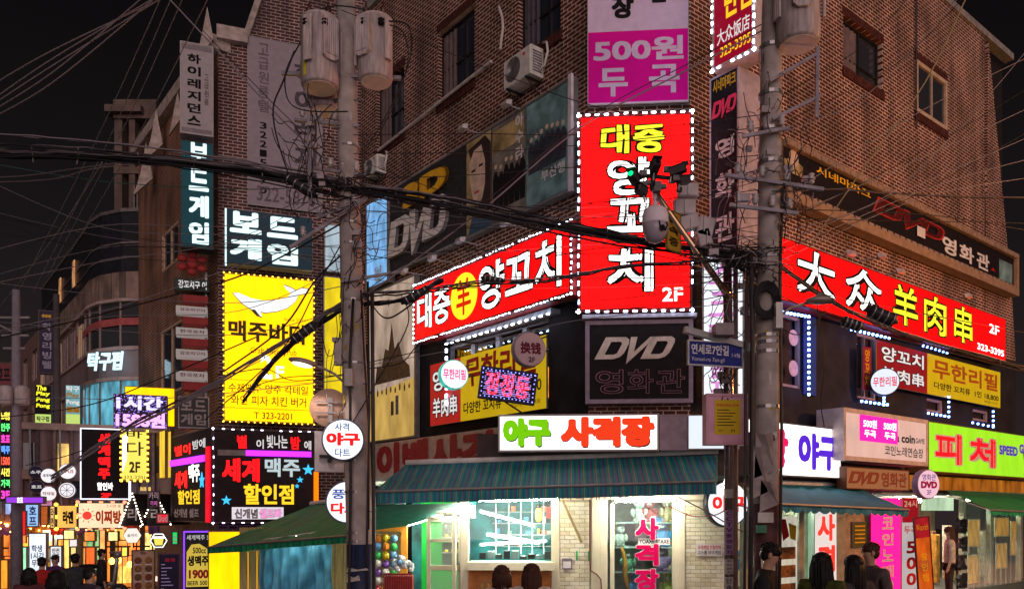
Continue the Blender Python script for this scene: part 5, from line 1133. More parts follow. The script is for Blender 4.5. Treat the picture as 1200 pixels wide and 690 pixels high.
fs('shop_sign','narrow amber strip sign left of the lantern box',58,592,65,619,23.3,em('lantern_amber2',(1,.6,.2),.9),[('라\n멘',.25,.1,.75,.9,OUT,.03)])
fs('shop_sign','orange text covered board between amber strip and blue shop sign',47,592,57,615,23.5,em('orange_board',(.8,.15,.03),.7,var=.3),[('메뉴\n안내\n가격',.1,.05,.9,.95,CHY,.01)])
fs('shop_sign','pale blue lit shop sign near the far pole',29,590,46,617,24,em('pale_blue_sign',(.35,.6,1),.9,var=.2),[('호\n프',.3,.1,.8,.9,mat('ink_blue',(.02,.05,.3),.5),.03)])
fs('shop_sign','red vertical lit strip beside the pale blue sign',24,598,31,627,23.8,em('red_strip',(.9,.01,.01),1.0))
fs('lit_window','white lit shop window with blue Korean notice',33,624,55,680,24.2,em('bright_window',(.85,.92,1),1.0,var=.2),[('학생\n1시간\n무료',.15,.25,.85,.7,MC['ink_blue'],.02)],cat='lit window')
fs('notice_board','white notice board with two columns of blue letters',58,639,73,675,23,em('white_board',(.9,.88,.9),.9),[('안전\n대표\n안주',.2,.08,.8,.6,MC['ink_blue'],.03)],cat='notice')
fs('shop_sign','purple and yellow LED strip crossing the near left pole',6,581,52,590,21,em('purple_strip',(.35,.05,.8),.9),[('호프',.3,.1,.45,.9,Ewh,.03)])
s=fs('led_column','tall multicoloured LED board at the left edge of the street',0,480,13,588,22,BLK)
lc=[em('led_mix%d'%k,c,1.4) for k,c in enumerate(((1,.85,.1),(.1,.9,.2),(.9,.05,.5),(.1,.3,1),(1,.1,.05)))]
for i,q in enumerate(('노래방','안주','호프','맥주','1500','시간','가격','3F')): s.t(q,.08,.02+.122*i,.92,.11+.122*i,lc[i%5],.04)
fs('banner','yellow tilted banner hanging behind the far pole',24,530,42,552,25,em('yellow_flag',(.85,.7,.05),.8,var=.2),[('치킨',.2,.2,.8,.8,OL,.03)],cat='banner')
fs('shop_sign','yellow sign with dark picture behind the dim discs',34,560,48,580,25.5,em('yellow_flag2',(.85,.65,.05),.8,var=.3),[('pub',.1,.3,.9,.7,OUT,.04)])
fs('shop_sign','small red sign at the left edge under the LED board',8,608,20,622,26,em('red_small',(.9,.1,.02),.9),[('주',.2,.2,.8,.8,BW,.03)])
fs('shop_sign','dim pink banner high at the left edge before the first pole',-6,424,14,452,27,mat('dim_pink',(.22,.05,.07),.6),[('호프',.1,.2,.9,.8,BLK,.03)])
for i,(a,b_,y0,y1,c) in enumerate(((-4,6,600,650,(1,.5,.08)),(7,20,622,672,(.9,.35,.05)),(74,82,625,680,(1,.55,.12)),(116,124,620,682,(1,.35,.1)))):
    fs('shop_window',['warm lit doorway at the very left edge','orange lit window behind the two walking figures','amber lit window left of the white door post','orange lit doorway behind the seated group'][i],a,y0,b_,y1,27 if i<2 else 24.5,em('warm_door%d'%i,c,1.5,var=.7,sc_=3),cat='lit window')
# ground floor mass of the far row
g4=thing('street_row','ground floor row of warm lit bars along the left street','shopfront',T(-16,30,-1.4))
mr=MB(); mr.box(-.1,9,-2,3.3,-.3,0)
PR4=Pl(P3(150,600,24.9).x,24.9,.944,.328); M4=PR4.M(0,0,0)
MB().box(-4.5,2.2,-2,1.75,-1.6,-1.5).build('wall',em('bar_inside',(.9,.26,.04),.9,var=.9,sc_=1.4),M4,g4)
MB().box(-4.5,3,1.75,4.6,-.4,-.3).build('wall',mat('bar_front',(.22,.13,.13),.6,var=.5,sc_=1.5,streak=True),M4,g4)
for k in range(16):
    x=-4.4+.46*k; MB().bbox(x,x+.09,1.8,4.6,-.3,-.2,.015).build('pilaster',mat('pilaster_%d'%(k%3),[(.14,.09,.09),(.08,.06,.07),(.20,.14,.12)][k%3],.6,var=.4),M4,g4)
for k in range(14):
    x=-4.28+.46*k; z=[2.0,3.3][k%2]; MB().box(x,x+.3,z,z+.85,-.3,-.27).build('window',[em('up_win_a',(.9,.55,.15),.9,var=.7,sc_=3),DG,em('up_win_b',(.35,.45,.8),.7,var=.7,sc_=3),DG,em('up_win_c',(.8,.3,.5),.7,var=.6,sc_=4)][k%5],M4,g4)
MB().box(-4.5,3,4.55,4.75,-.45,-.1).build('ledge',mat('ledge_tan',(.35,.24,.2),.6),M4,g4)
for x in(-4.3,-3.6,-2.7,-1.45,-.55,.3,1.2,1.9): MB().bbox(x,x+.14,-1.4,1.75,-.5,-.3,.02).build('post',mat('bar_post_%d'%(x>-1),(.16,.09,.05) if x<-1 else (.10,.06,.04),.5),M4,g4)
for k,x in enumerate((-4.0,-3.1,-2.2,-1.0,-.2,.7,1.5)):
    MB().box(x-.3,x+.3,-.2+.3*(k%2),1.5,-.9,-.88).build('window',em('bar_win%d'%(k%4),[(.9,.5,.1),(.7,.15,.04),(.9,.8,.6),(.25,.5,.2)][k%4],1.25,var=.8,sc_=4),M4,g4)
    MB().box(x-.32,x+.32,.5,.55,-.88,-.8).build('window_bar',MC['brown_frame2'],M4,g4)
m=MB()
for k in range(14): m.ell((-4.0+.24*k,1.72-.05*(k%2),-.1),.05,.05,.05,8,5)
m.build('bulb_garland',em('garland',(1,.35,.08),14),M4,g4,kind='stuff')
MB().box(-1.62,-1.45,-1.3,1.6,-.2,-.1).build('lit_post',em('white_post',(.9,.85,.85),.9),M4,g4)
# black gables
for k,(x0,x1,xm,lab) in enumerate(((141,168,153,'black triangular porch with dotted lights left of the green shop'),(166,201,180,'second black triangular porch with dotted lights beside the red small sign'))):
    pl=Pl(P3(xm,600,22.3).x,22.3,.80,-.2); a=pl.hit(x0,616);b=pl.hit(x1,614);c=pl.hit(xm+3,578)
    t=thing('gable_porch',lab,'porch',pl.M(a[0],a[1],0)); P=[(0,0),(b[0]-a[0],b[1]-a[1]),(c[0]-a[0],c[1]-a[1])]
    MB().prism(P,-1.2,0).build('gable',BLK,None,t); m=MB()
    for p,q in((P[0],P[2]),(P[2],P[1])):
        for i in range(11):
            x=p[0]+(q[0]-p[0])*i/10;y=p[1]+(q[1]-p[1])*i/10; m.ell((x,y,.04),.022,.022,.02,6,4)
    m.build('led_string',em('led_warm_dot',(1,.8,.6),10),None,t,kind='stuff')
    lettering(['라','리'][k],P[2][0]-.15,P[2][0]+.2,.15,.5,.03,WHP,t,.02)
fs('shop_sign','small dark board with pale stacked letters above the second porch',173,575,187,594,22,BLK,[('카리',.1,.05,.9,.5,WHP,.02),('까페',.2,.6,.8,.9,em('pk3',(.8,.2,.6),.7),.0)])
fs('shop_sign','small bright red sign under the second black porch',183,601,198,613,21.6,em('red_mini',(.8,.02,.04),.9),[('Bud',.15,.2,.9,.8,WHP,.02)])
for k,(x,y,tx,lab,c) in enumerate(((155,627,'술','white hexagon light sign with tiny letters under the first porch',(.95,.9,.8)),(186,633,'','hexagon light sign with a beer cup under the second porch',(.9,.9,.75)))):
    M=Pl(0,0,.944,.328).M(0,0,0).copy(); M.translation=P3(x,y,21.5); t=thing('hexagon_sign',lab,'light box',M)
    h=[(.22*math.sin(i*math.pi/3+(0 if k else .52)),.22*math.cos(i*math.pi/3+(0 if k else .52))) for i in range(6)]
    MB().prism([(a*1.06,b*1.06) for a,b in h],-.12,-.004).build('casing',IRON,None,t); MB().prism(h,-.003,.006).build('face',em('hex%d'%k,c,.9) if k==0 else mat('hex_dark',(.06,.06,.05),.4),None,t)
    if k==0: lettering('술자리',-.12,.12,-.04,.05,.012,OUT,t,.01)
    else:
        MB().prism([(-.09,-.12),(.09,-.12),(.12,.06),(-.12,.06)],.007,.012).build('cup',em('cup_yel',(.95,.75,.1),1),None,t); MB().box(-.14,.14,.06,.11,.007,.014).build('cup_lid',Ewh,None,t); m=MB(); m.lathe([(.215,.006),(.215,.02),(.19,.02)],n=6,caps=False); m.build('ring',Ewh,None,t)
fs('shop_sign','green glowing bottle shaped light beside the hexagon signs',201,622,209,638,20.5,em('green_glow',(.0,.7,.12),1.0),[('소',.2,.2,.8,.8,WHP,.02)])
s=fs('menu_board','tilted wooden menu board covered with rows of dish photos',154,644,182,705,20,mat('menu_tan',(.50,.32,.20),.5,var=.15),[('메뉴',.38,.03,.62,.09,OUT,.02)],dep=.05,cat='menu board')
for r in range(5):
    for c_ in range(2):
        m=MB(); m.lathe([(.085,.0),(.07,.012)],(s.X(.28+.44*c_),s.Y(.2+.16*r),.006),12); m.build('dish_print',mat('dish%d'%((r+c_)%3),[(.25,.06,.02),(.35,.15,.04),(.18,.08,.04)][(r+c_)%3],.4,var=.6,sc_=30),None,s.root); s.r(.12+.44*c_,.27+.16*r,.42+.44*c_,.285+.16*r,WHP,'print_line')
s=fs('chalk_board','black chalk menu board with coloured drawings at the shop corner',185,648,211,705,19.5,mat('chalk_black',(.02,.02,.025),.7),frame=mat('board_wood',(.12,.06,.04),.6),dep=.05,cat='menu board')
s.t('음료',.3,.1,.8,.17,Rpr,.02); [s.r(.15,.22+.07*i,.15+.6*R.random()+.1,.235+.07*i,WHP,'chalk_line') for i in range(9)]
s=fs('notice_board','standing banner with black top and pink Korean text beside two walkers',13,642,24,665,28,mat('pinkish_paper',(.65,.4,.42),.5),cat='banner'); s.r(0,0,1,.3,BLK,'header',.005,.008); s.t('커피',.2,.4,.8,.9,Rpr,.03)
for k,(x,y) in enumerate(((131,657),(139,656),(152,661))):
    m=MB(); p=P3(x,y,21); m.ell(tuple(p),.07,.07,.09,10,8); o=m.build('floor_lantern',em('lantern_glow',(1,.5,.06),8),T(0),smooth=True)
    tag(o,['yellow lantern ball at the left end of the low row','yellow lantern ball in the middle of the low row','yellow lantern ball beside the tilted menu board'][k],'lantern')
# scooter
t=thing('scooter','parked scooter with silver handlebar beside the orange doorway','scooter',T(P3(118,690,20.5)))
m=MB(); m.tube([(-.3,0,.2),(-.05,0,.1),(.35,0,.15),(.42,0,.75),(.38,0,.92)],[.09,.1,.06,.05,.04],8).ell((-.35,0,.42),.32,.15,.12); m.build('body',mat('scooter_silver',(.4,.4,.4),.3,.5),None,t,True)
m=MB(); m.cyl((.38,-.3,.95),(.38,.3,.95),.02,n=8).ell((.44,0,.88),.09,.09,.09); m.build('handlebar',GREYM,None,t,True)
for x in(-.45,.48):
    m=MB(); m.cyl((x,-.05,-.05),(x,.05,-.05),.2,n=18); w=m.build('wheel',IRON,None,t); m=MB(); m.cyl((x,-.055,-.05),(x,.055,-.05),.1,n=12); m.build('rim',GREYM,None,w)
m=MB(); m.ell((-.3,0,.58),.3,.13,.07); m.build('seat',OUT,None,t,True)

# more small lit signs crowding the far street
mx_=[((0,500),(14,512),(.9,.75,.05),'노래','yellow lit strip high beside the colour LED board'),((14,506),(26,522),(.1,.5,.9),'당구','small blue lit box left of the far pole'),
 ((0,592),(12,604),(.95,.6,.1),'포차','amber lit box low at the left frame edge'),((12,600),(22,608),(.9,.9,.8),'BAR','cream lit box low before the far pole'),((74,620),(88,632),(1,.75,.3),'이자','small cream light box hanging under the lantern box'),((98,622),(112,634),(1,.25,.05),'안주','red orange light box hanging under the sun sign'),((126,622),(139,634),(.95,.85,.3),'맥주','yellow light box beside the white hexagon'),
 ((0,655),(10,690),(.9,.3,.02),'','orange glowing doorway strip at bottom left corner'),((24,640),(32,690),(.3,.75,.4),'','green white lit door strip behind the standing banner'),((82,640),(90,690),(1,.6,.2),'','amber door strip left of the black jacket man'),((142,640),(150,652),(.9,.8,.1),'술','small yellow bar sign above the tilted menu board'),((100,640),(112,665),(.75,.12,.02),'','dim red glowing curtain behind the scooter')]
for k,(a,b_,c,tx,lb) in enumerate(mx_):
    fs('light_box',lb,a[0],a[1],b_[0],b_[1],24.2 if a[1]<600 else 23.6,em('mini_%d'%k,c,1.3,var=.35,sc_=4),(),cat='light box')

# crowded interior and fittings of the far row, as parts of the row
for k in range(34):
    x=R.uniform(-4.4,1.9); z=R.uniform(-.9,1.35); w=R.uniform(.08,.24); h=R.uniform(.08,.35); c=R.choice([(1,.35,.03),(1,.16,.02),(1,.55,.2),(.9,.7,.45),(1,.1,.02),(1,.45,.05),(.5,.15,.03)])
    MB().bbox(x,x+w*.6,z,z+h,-.7,-.6+R.uniform(0,.2),.01).build('menu_panel',em('row_%d%d%d'%tuple(int(q*9) for q in c),c,1.5,var=.7,sc_=7),M4,g4)
for k in range(22):
    x=R.uniform(-4.4,2.2); z=R.uniform(1.9,3.2); w=R.uniform(.12,.34); h=R.uniform(.14,.5); c=R.choice([(1,.4,.03),(.9,.7,.1),(.8,.8,.9),(.2,.3,.9),(.9,.08,.2),(.5,.1,.8)])
    o=MB(); o.bbox(x,x+w,z,z+h,-.28,-.12+R.uniform(0,.1),.01); o=o.build('wall_panel',[GREYM,BLK,MC['pilaster_2'],MC['ledge_tan']][k%4],M4,g4)
m=MB()
for k in range(60): m.ell((R.uniform(-4.4,2),R.uniform(1.45,1.8),R.uniform(-.25,.1)),.025,.025,.025,6,4)
m.build('bulb_garland',MC['garland'],M4,g4,kind='stuff')
for k in range(9):
    x=-4.3+.8*k; m=MB(); m.tube([(x,4.6,-.15),(x+.02,3.4,-.12),(x+.05,2.0,-.14)],.03,6); m.build('drain_pipe',GREYM,M4,g4)

# door frames, glazing bars and hanging cloth of the far bars
for k in range(12):
    x=-4.4+.56*k; m=MB(); m.box(x,x+.04,-1.4,1.6,-.55,-.45).box(x,x+.5,.95,1.0,-.55,-.47).box(x,x+.5,-.35,-.3,-.55,-.47).box(x+.25,x+.27,-.3,.95,-.54,-.48); m.build('door_frame',mat('dark_timber',(.06,.03,.02),.6),M4,g4)
for k in range(9):
    x=-4.2+.68*k; m=MB()
    for i in range(7): m.v+=[(x+.07*i,1.7,-.2+.02*math.sin(i*2)),(x+.07*i,1.38-.03*(i%2),-.19+.03*math.sin(i*2))]
    for i in range(6): m.f.append((2*i,2*i+1,2*i+3,2*i+2))
    m.build('door_cloth',mat('noren_%d'%(k%3),[(.5,.05,.03),(.12,.06,.2),(.6,.35,.08)][k%3],.8,var=.3),M4,g4)
# floor bands and sill lines of the curved building
strip('floor_band',7.68,7.80,.2,mat('band_pale',(.5,.38,.36),.6)); strip('floor_band',6.62,6.74,.2,MC['band_pale']); strip('floor_band',9.36,9.46,.2,MC['band_pale'])

for k,(x,z,w,h,c) in enumerate(((-4.3,1.05,.5,.42,(1,.62,.08)),(-3.5,-.2,.34,.9,(1,.16,.03)),(-2.9,.2,.42,1.1,(1,.40,.05)),(-2.05,-.7,.5,1.9,(1,.33,.04)),(-.35,.35,.5,.8,(1,.25,.05)),(.35,.2,.36,1.2,(1,.68,.2)),(1.0,.1,.45,1.3,(.75,.95,.55)),(-3.95,-1.0,.34,.9,(1,.75,.35)))):
    o=MB().bbox(x,x+w,z,z+h,-.84,-.78,.01).build('lit_panel',em('row_lit_%d'%k,c,1.7,var=.55,sc_=5),M4,g4)
    MB().box(x-.03,x,z,z+h,-.8,-.7).box(x+w,x+w+.03,z,z+h,-.8,-.7).box(x-.03,x+w+.03,z+h,z+h+.03,-.8,-.7).box(x+w*.48,x+w*.52,z,z+h,-.79,-.74).box(x,x+w,z+h*.4,z+h*.43,-.79,-.74).build('frame',mat('dark_timber',(.06,.03,.02),.6),M4,o)
# ================= poles
CON=mat('pole_concrete',(.42,.37,.36),.75,var=.3,sc_=5,bump=.3)
PUT=mat('transformer_grey',(.56,.48,.49),.55,0,var=.35,sc_=5,streak=(4,4,.7))
def lathe_pole(pts,rs,n=20):
    m=MB(); m.tube(pts,rs,n); return m
lp=thing('utility_pole','tall concrete utility pole with two transformers and round dart signs','utility pole',T(P3(422,788,12)))
lx=[(405,-30),(408,180),(412,330),(418,500),(422,640),(424,790)]
lathe_pole([P3(x,y,12) for x,y in lx],[.135,.150,.165,.19,.20,.205]).build('shaft',CON,T(0),lp,True)
m=MB(); m.tube([P3(422.3,637,12),P3(424,792,12)],[.208,.214],20); m.build('rubber_wrap',mat('navy_rubber',(.02,.03,.08),.45,var=.4),T(0),lp,True)
POST=mat('torn_paper',(.55,.52,.5),.7,var=.3)
for (x,y,w,h) in((419,670,26,8),(414,682,16,14)):
    m=MB(); p=P3(x,y,11.78); k=12/941
    m.add([p+Vector((-w/2*k,0,0)),p+Vector((w/2*k,-.0,.03)),p+Vector((w/2*k*.8,0,h*k*.6)),p+Vector((0,-.01,h*k*.4)),p+Vector((-w/2*k*.9,0,h*k*.7))],[(0,1,2,3,4)]); m.build('torn_poster',POST,T(0),lp)
bands=MB()
for y in(172,262,286,330,352,425,538,575,622,632):
    x=405+(y+30)/820*19; bands.tube([P3(x,y,12),P3(x,y+2.5,12)],.145+.07*(y+30)/820,16)
bands.build('steel_band',mat('band_steel',(.40,.38,.40),.35,.7),T(0),lp,kind='stuff')
m=MB(); m.tube([P3(x,y,11.85) for x,y in((436,340),(437,470),(438,600),(438,790))],.03,8); m.build('conduit',mat('conduit_dark',(.05,.045,.05),.5),T(0),lp,True)
m=MB(); m.tube([P3(x,y,11.8) for x,y in((431,330),(433,480),(430,640),(431,790))],.018,6).tube([P3(x,y,11.75) for x,y in((414,350),(410,420),(411,560),(409,700),(409,790))],.022,6).tube([P3(x,y,11.8) for x,y in((423,340),(427,420),(432,500),(432,620))],.015,6); m.build('service_cable',IRON,T(0),lp,True)
m=MB()
for i,y in enumerate((60,118,150,206,300,450,520,600)):
    x=405+(y+30)/820*19; s_=1 if i%2 else -1; m.cyl(P3(x,y,11.95),P3(x+s_*17,y-1,11.85),.012,n=6)
m.build('step_bolt',GREYM,T(0),lp,kind='stuff')
rp=thing('utility_pole','concrete utility pole on the right tangled with cables and hung with one transformer','utility pole',T(P3(895,800,10.5)))
lathe_pole([P3(x,y,10.5) for x,y in((906,-40),(904,60),(901,300),(898,480),(896,800))],[.125,.135,.150,.165,.175]).build('shaft',CON,T(0),rp,True)
m=MB()
for y in(55,110,152,190,300,392,400,411,475):
    m.tube([P3(904-8*(y/700),y,10.5),P3(904-8*(y/700),y+4,10.5)],.150+.02*y/400,16)
m.build('steel_band',MC['band_steel'],T(0),rp,kind='stuff')
m=MB(); m.tube([P3(x,y,10.3) for x,y in((880,300),(882,400),(881,520),(878,800))],.03,6).tube([P3(x,y,10.35) for x,y in((917,220),(914,330),(916,500),(912,800))],.02,6).tube([P3(x,y,10.35) for x,y in((876,310),(874,380),(873,600),(872,800))],.018,6); m.build('conduit',MC['conduit_dark'],T(0),rp,True)
m=MB()
for k,(x0,x1,y0,y1) in enumerate(((884,908,505,560),(880,900,520,585),(890,912,560,600))):
    a=P3(x0,y1,10.28);b=P3(x1,y0,10.28); m.add([a,(b.x,b.y,a.z+.1),(b.x-.03,b.y-.01,b.z),((a.x+b.x)/2,b.y-.05,b.z-.05),(a.x+.02,a.y,b.z-.02)],[(0,1,2,3,4)])
m.build('plastic_sheet',mat('plastic_grey',(.3,.25,.26),.4,var=.4),T(0),rp)
m=MB(); m.tube([P3(897,590,10.5),P3(896,800,10.5)],[.177,.182],20); m.build('rubber_wrap',mat('maroon_wrap',(.10,.04,.045),.5,var=.5),T(0),rp,True)
for (x0,x1,y0,y1,c) in((888,906,600,612,0),(886,898,615,624,1),(892,908,652,668,0)):
    m=MB(); a=P3(x0,y1,10.3);b=P3(x1,y0,10.3); m.box(a.x,b.x,10.28,10.31,a.z,b.z); m.build('sticker',[POST,mat('sticker_green',(.05,.2,.12),.5)][c],T(0),rp)
def transformer(name_l,px,y0,y1,rpx,d,poleref,fin=0,num='',yellow=False):
    r=rpx/F*d; top=P3(px,y0,d); bot=P3(px,y1,d); H=top.z-bot.z
    t=thing('transformer',name_l,'transformer',T(bot))
    MB().lathe([(r*.86,0),(r*.93,.02),(r*.97,.03),(r*.97,.05),(r,.06),(r,H*.92),(r*1.04,H*.925),(r*1.04,H*.95),(r*.97,H*.97),(r*.6,H*1.03),(.01,H*1.05)],n=28).build('tank',PUT,None,t,True)
    MB().lathe([(r*.84,-.006),(r*.84,.003)],n=28).build('bottom_plate',mat('bottom_lit_cream',(.82,.76,.70),.4,var=.15),None,t)  # paler underside: light from the signs below put into the colour
    m=MB(); a0=-math.pi/2+fin
    ca,sa=math.cos(a0),math.sin(a0); Mx=Matrix(((-sa,0,ca,ca*r),(ca,0,sa,sa*r),(0,1,0,0),(0,0,0,1)))
    for k in range(6): 
        x=-.085+.034*k; m.bbox(x-.008,x+.008,H*.36,H*.84,-.05,.065,.008)
    m.prism([(-.12,H*.34),(-.06,H*.29),(.06,H*.29),(.12,H*.34),(.12,H*.88),(.06,H*.92),(-.06,H*.92),(-.12,H*.88)],-.06,.045); m.xf(Mx); m.build('radiator',PUT,None,t,kind='stuff')
    m=MB()
    for side in(-1,1):
        aa=a0+side*1.25; 
        for k in range(4):
            b=aa+.1*k; m.box(0,0,0,0,0,0) if 0 else m.cyl((r*1.16*math.cos(b),r*1.16*math.sin(b),H*.25),(r*1.16*math.cos(b),r*1.16*math.sin(b),H*.88),.02,n=6)
    m.build('cooling_tube',PUT,None,t,kind='stuff')
    m=MB()
    for k,(x,y) in enumerate(((-.5,-.3),(.5,-.3),(0,.3))):
        x*=r;y*=r
        m.lathe([(.03,0),(.03,.03),(.05,.04),(.03,.06),(.05,.075),(.03,.09),(.045,.105),(.02,.12),(.012,.2)],(x,y,H*.99),10)
    m.build('bushing',mat('porcelain_brown',(.10,.04,.03),.25),None,t,True)
    for k in(-1,1): MB().lathe([(.035,0),(.05,.03),(.03,.05),(.05,.08),(.02,.1)],(k*r*.5,-r*1.0,H*.74),8).build('low_bushing',OUT,None,t,True)
    for z in(.15,.8):
        m=MB(); px_=Vector(poleref)-bot; m.box(-.03,.03,-.03,.03,0,0) if 0 else m.cyl((0,0,H*z),(px_.x,px_.y,H*z),.035,n=6); m.build('mount_arm',GREYM,None,t)
    if num:
        M0=Matrix.Translation((0,0,0))
        for i,ch in enumerate(num):
            aa=a0-1.05; q=Vector((math.cos(aa)*(r+.004),math.sin(aa)*(r+.004),H*(.66-.12*i))); Mm=Matrix(((-math.sin(aa),0,math.cos(aa),q.x),(math.cos(aa),0,math.sin(aa),q.y),(0,1,0,q.z),(0,0,0,1)))
            lettering(ch,-.04,.04,0,.085,0,OUT if not yellow else mat('ink_brown',(.1,.05,.02),.6),t,.02,M=T(bot)@Mm)
    if yellow:
        aa=a0-1.4; m=MB()
        for i in range(2):
            q=.0
        m.v=[(math.cos(a)*(r+.003),math.sin(a)*(r+.003),z) for z in(H*.08,H*.93) for a in(aa-.12,aa,aa+.12)]; m.f=[(0,1,4,3),(1,2,5,4)]; m.build('yellow_stripe',mat('yellow_tape',(.7,.6,.05),.5),None,t)
    return t
polL=P3(406,60,12)
transformer('left hanging transformer with yellow strip and black digits on the left pole',375,22,104,22,11.75,polL,.75,'5017',True)
transformer('right hanging transformer with red marks on the left pole',440,22,97,20,11.8,polL,-.55)
transformer('lowest half hidden transformer behind the yellow striped one',381,88,131,18,12.3,polL,.2)
transformer('pinkish transformer on the right pole cut by the top edge',935,-45,53,25,10.3,P3(904,10,10.5),-.15)
m=MB()
for dy,dx in((-.02,0),(.1,.03),(.2,.0)): pass
# crossarms with insulators
def crossarm(parent,a,b,d,r=.045,ins=4,lab='crossarm'):
    a=P3(*a,d);b=P3(*b,d); m=MB(); v=(b-a); M=T(0)
    m.cyl(a,b,r*.75,n=4); m.build(lab,mat('galvanised',(.24,.21,.25),.5,.3,var=.4),T(0),parent)
    if ins:
        m=MB()
        for k in range(ins):
            p=a.lerp(b,(k+.5)/ins); m.lathe([(.015,0),(.045,.03),(.03,.05),(.055,.07),(.03,.1),(.045,.13),(.01,.15)],tuple(p+Vector((0,0,r))),8)
        m.build('insulator',mat('insulator_grey',(.5,.45,.47),.25),T(0),parent,True,kind='stuff')
crossarm(lp,(330,86),(470,92),11.9,.05,0); crossarm(lp,(345,140),(420,148),11.9,.04,4); crossarm(lp,(350,195),(425,205),11.9,.04,5); crossarm(lp,(372,255),(425,235),11.8,.05,0); crossarm(lp,(340,290),(430,232),11.8,.045,3); crossarm(lp,(400,330),(470,318),11.8,.035,0); crossarm(lp,(362,128),(364,240),11.7,.05,0,'side_post')
crossarm(rp,(902,95),(960,62),10.3,.035,0); crossarm(rp,(905,140),(962,112),10.3,.035,0); crossarm(rp,(958,55),(957,138),10.3,.04,0,'side_post'); crossarm(rp,(870,160),(925,150),10.3,.04,3); crossarm(rp,(850,205),(965,222),10.3,.04,4); crossarm(rp,(855,240),(935,250),10.3,.04,4)
# thin notice pole
n_=thing('camera_pole','thin steel pole with pasted warning strips carrying camera boom','pole',T(P3(856,800,11)))
m=MB(); m.tube([P3(x,y,11) for x,y in((852,300),(854,450),(856,800))],[.06,.07,.075],14); m.build('shaft',mat('chrome_pole',(.42,.36,.38),.25,.8,var=.3),T(0),n_,True)
m=MB(); m.tube([P3(862,y,11.02) for y in(310,460,600,800)],.035,8); m.build('cable_duct',mat('duct_grey',(.25,.2,.22),.5),T(0),n_,True)
for y0,y1,tx,c in((573,583,'',0),(598,650,'CCTV촬영장치',1),(655,672,'주차금지',0),(676,700,'단속중',0)):
    M=Pl(0,0,1,0).M(0,0,0).copy(); M.translation=P3(854.5,y1,10.915); h=(y1-y0)/F*11
    MB().box(-.055,.055,0,h,-.01,0).build('sticker_strip',mat('strip_lilac',(.36,.22,.38),.5,var=.3) if c else POST,M,n_)
    for i,ch in enumerate(tx): lettering(ch,-.04,.04,h*(1-(i+1)/len(tx))+.01,h*(1-i/len(tx))-.012,.003,mat('ink_violet',(.06,.01,.12),.5) if c else OUT,n_,.02,M=M)
bm_=thing('camera_boom','slanting orange lit steel boom reaching up to the camera cluster','boom',T(P3(857,345,10.9)))
m=MB(); m.tube([P3(858,350,10.9),P3(845,335,10.85),P3(764,220,10.2)],[.05,.045,.038],10); m.build('tube',mat('boom_orange_sheen',(.55,.35,.20),.22,.9,var=.2),T(0),bm_,True)  # orange reflection put into the steel's base colour
m=MB(); m.tube([P3(850,345,10.8),P3(770,232,10.15)],.014,6); m.build('tie_rod',GREYM,T(0),bm_)
yp=Sign('warning_plate','narrow yellow enforcement plate hanging from the camera boom','sign',Pl(P3(790,270,10.4).x,10.4,.7,.7),(781,244),(797,298),0,.02,mat('plate_yellow',(.55,.32,.03),.5,var=.2),mat('plate_edge',(.3,.2,.05),.5),.01)
for i,ch in enumerate('단속중'): yp.t(ch,.15,.1+.28*i,.85,.3+.28*i,OUT,.02)
# dome camera
D=thing('dome_camera','large white dome camera hanging under the boom tip','camera',T(P3(768,262,10.2)))
m=MB(); r=.165; m.lathe([(.03,.33),(.03,.22),(.06,.21),(.10,.20),(.145,.17),(.165,.10),(.168,0),(.165,-.02)],n=28); m.build('housing',mat('camera_white',(.8,.72,.82),.35,var=.08),None,D,True)
m=MB(); m.lathe([(.165,-.02),(.162,-.08),(.14,-.16),(.10,-.215),(.05,-.245),(.001,-.25)],n=28); m.build('dome',mat('dome_grey',(.42,.37,.46),.2,var=.05),None,D,True)
m=MB(); m.tube([(.02,-.155,-.02),(.03,-.168,-.09),(.10,-.14,-.13),(.13,-.10,-.06),(.12,-.12,-.02)],.012,6); m.build('lens_shroud',OUT,None,D,True)
m=MB(); m.cyl((.05,-.14,-.1),(.06,-.175,-.11),.035,n=14); m.build('lens',glass('lens',(.01,.01,.015),.05),None,D)
MB().cyl((0,0,.3),(-.02,0,.46),.03,n=10).build('stem',MC['camera_white'],None,D)
# bullet cameras and light heads at tip
def bullet(lab,px,py,ang,col='dark',L=.26,green=False,d=10.15):
    t=thing('bullet_camera',lab,'camera',T(P3(px,py,d))@Matrix.Rotation(ang,4,'Z')@Matrix.Rotation(math.radians(-12),4,'X')@Matrix.Scale(.72,4))
    mm=mat('cam_'+col,(.06,.05,.055) if col=='dark' else (.55,.48,.52),.4,var=.1)
    m=MB(); m.bbox(-.07,.07,-.06,.06,-.02,L,.02); m.xf(Matrix(((1,0,0,0),(0,0,-1,0),(0,1,0,0),(0,0,0,1)))); m.build('housing',mm,None,t)
    MB().cyl((0,-L-.003,0),(0,-L+.03,0),.045,n=14).build('lens',em('cam_green',(.0,.9,.2),2) if green else glass('lens'),None,t)
    MB().box(-.085,.085,-L-.05,.02,.065,.08).build('hood',mm,None,t)
    MB().cyl((0,0,-.05),(0,.05,-.16),.018,n=6).build('foot',GREYM,None,t)
bullet('dark camera with green glowing lens at the left of the boom tip',745,213,-.5,green=True); bullet('dark twin camera just above the boom tip',766,200,.1); bullet('dark camera aimed down at the left bottom of the cluster',755,226,-.9,L=.2); bullet('dark camera facing away at the right top of the cluster',786,203,1.2,L=.28); bullet('dark camera at the far right of the cluster above the white boxes',796,212,2.0,L=.22)
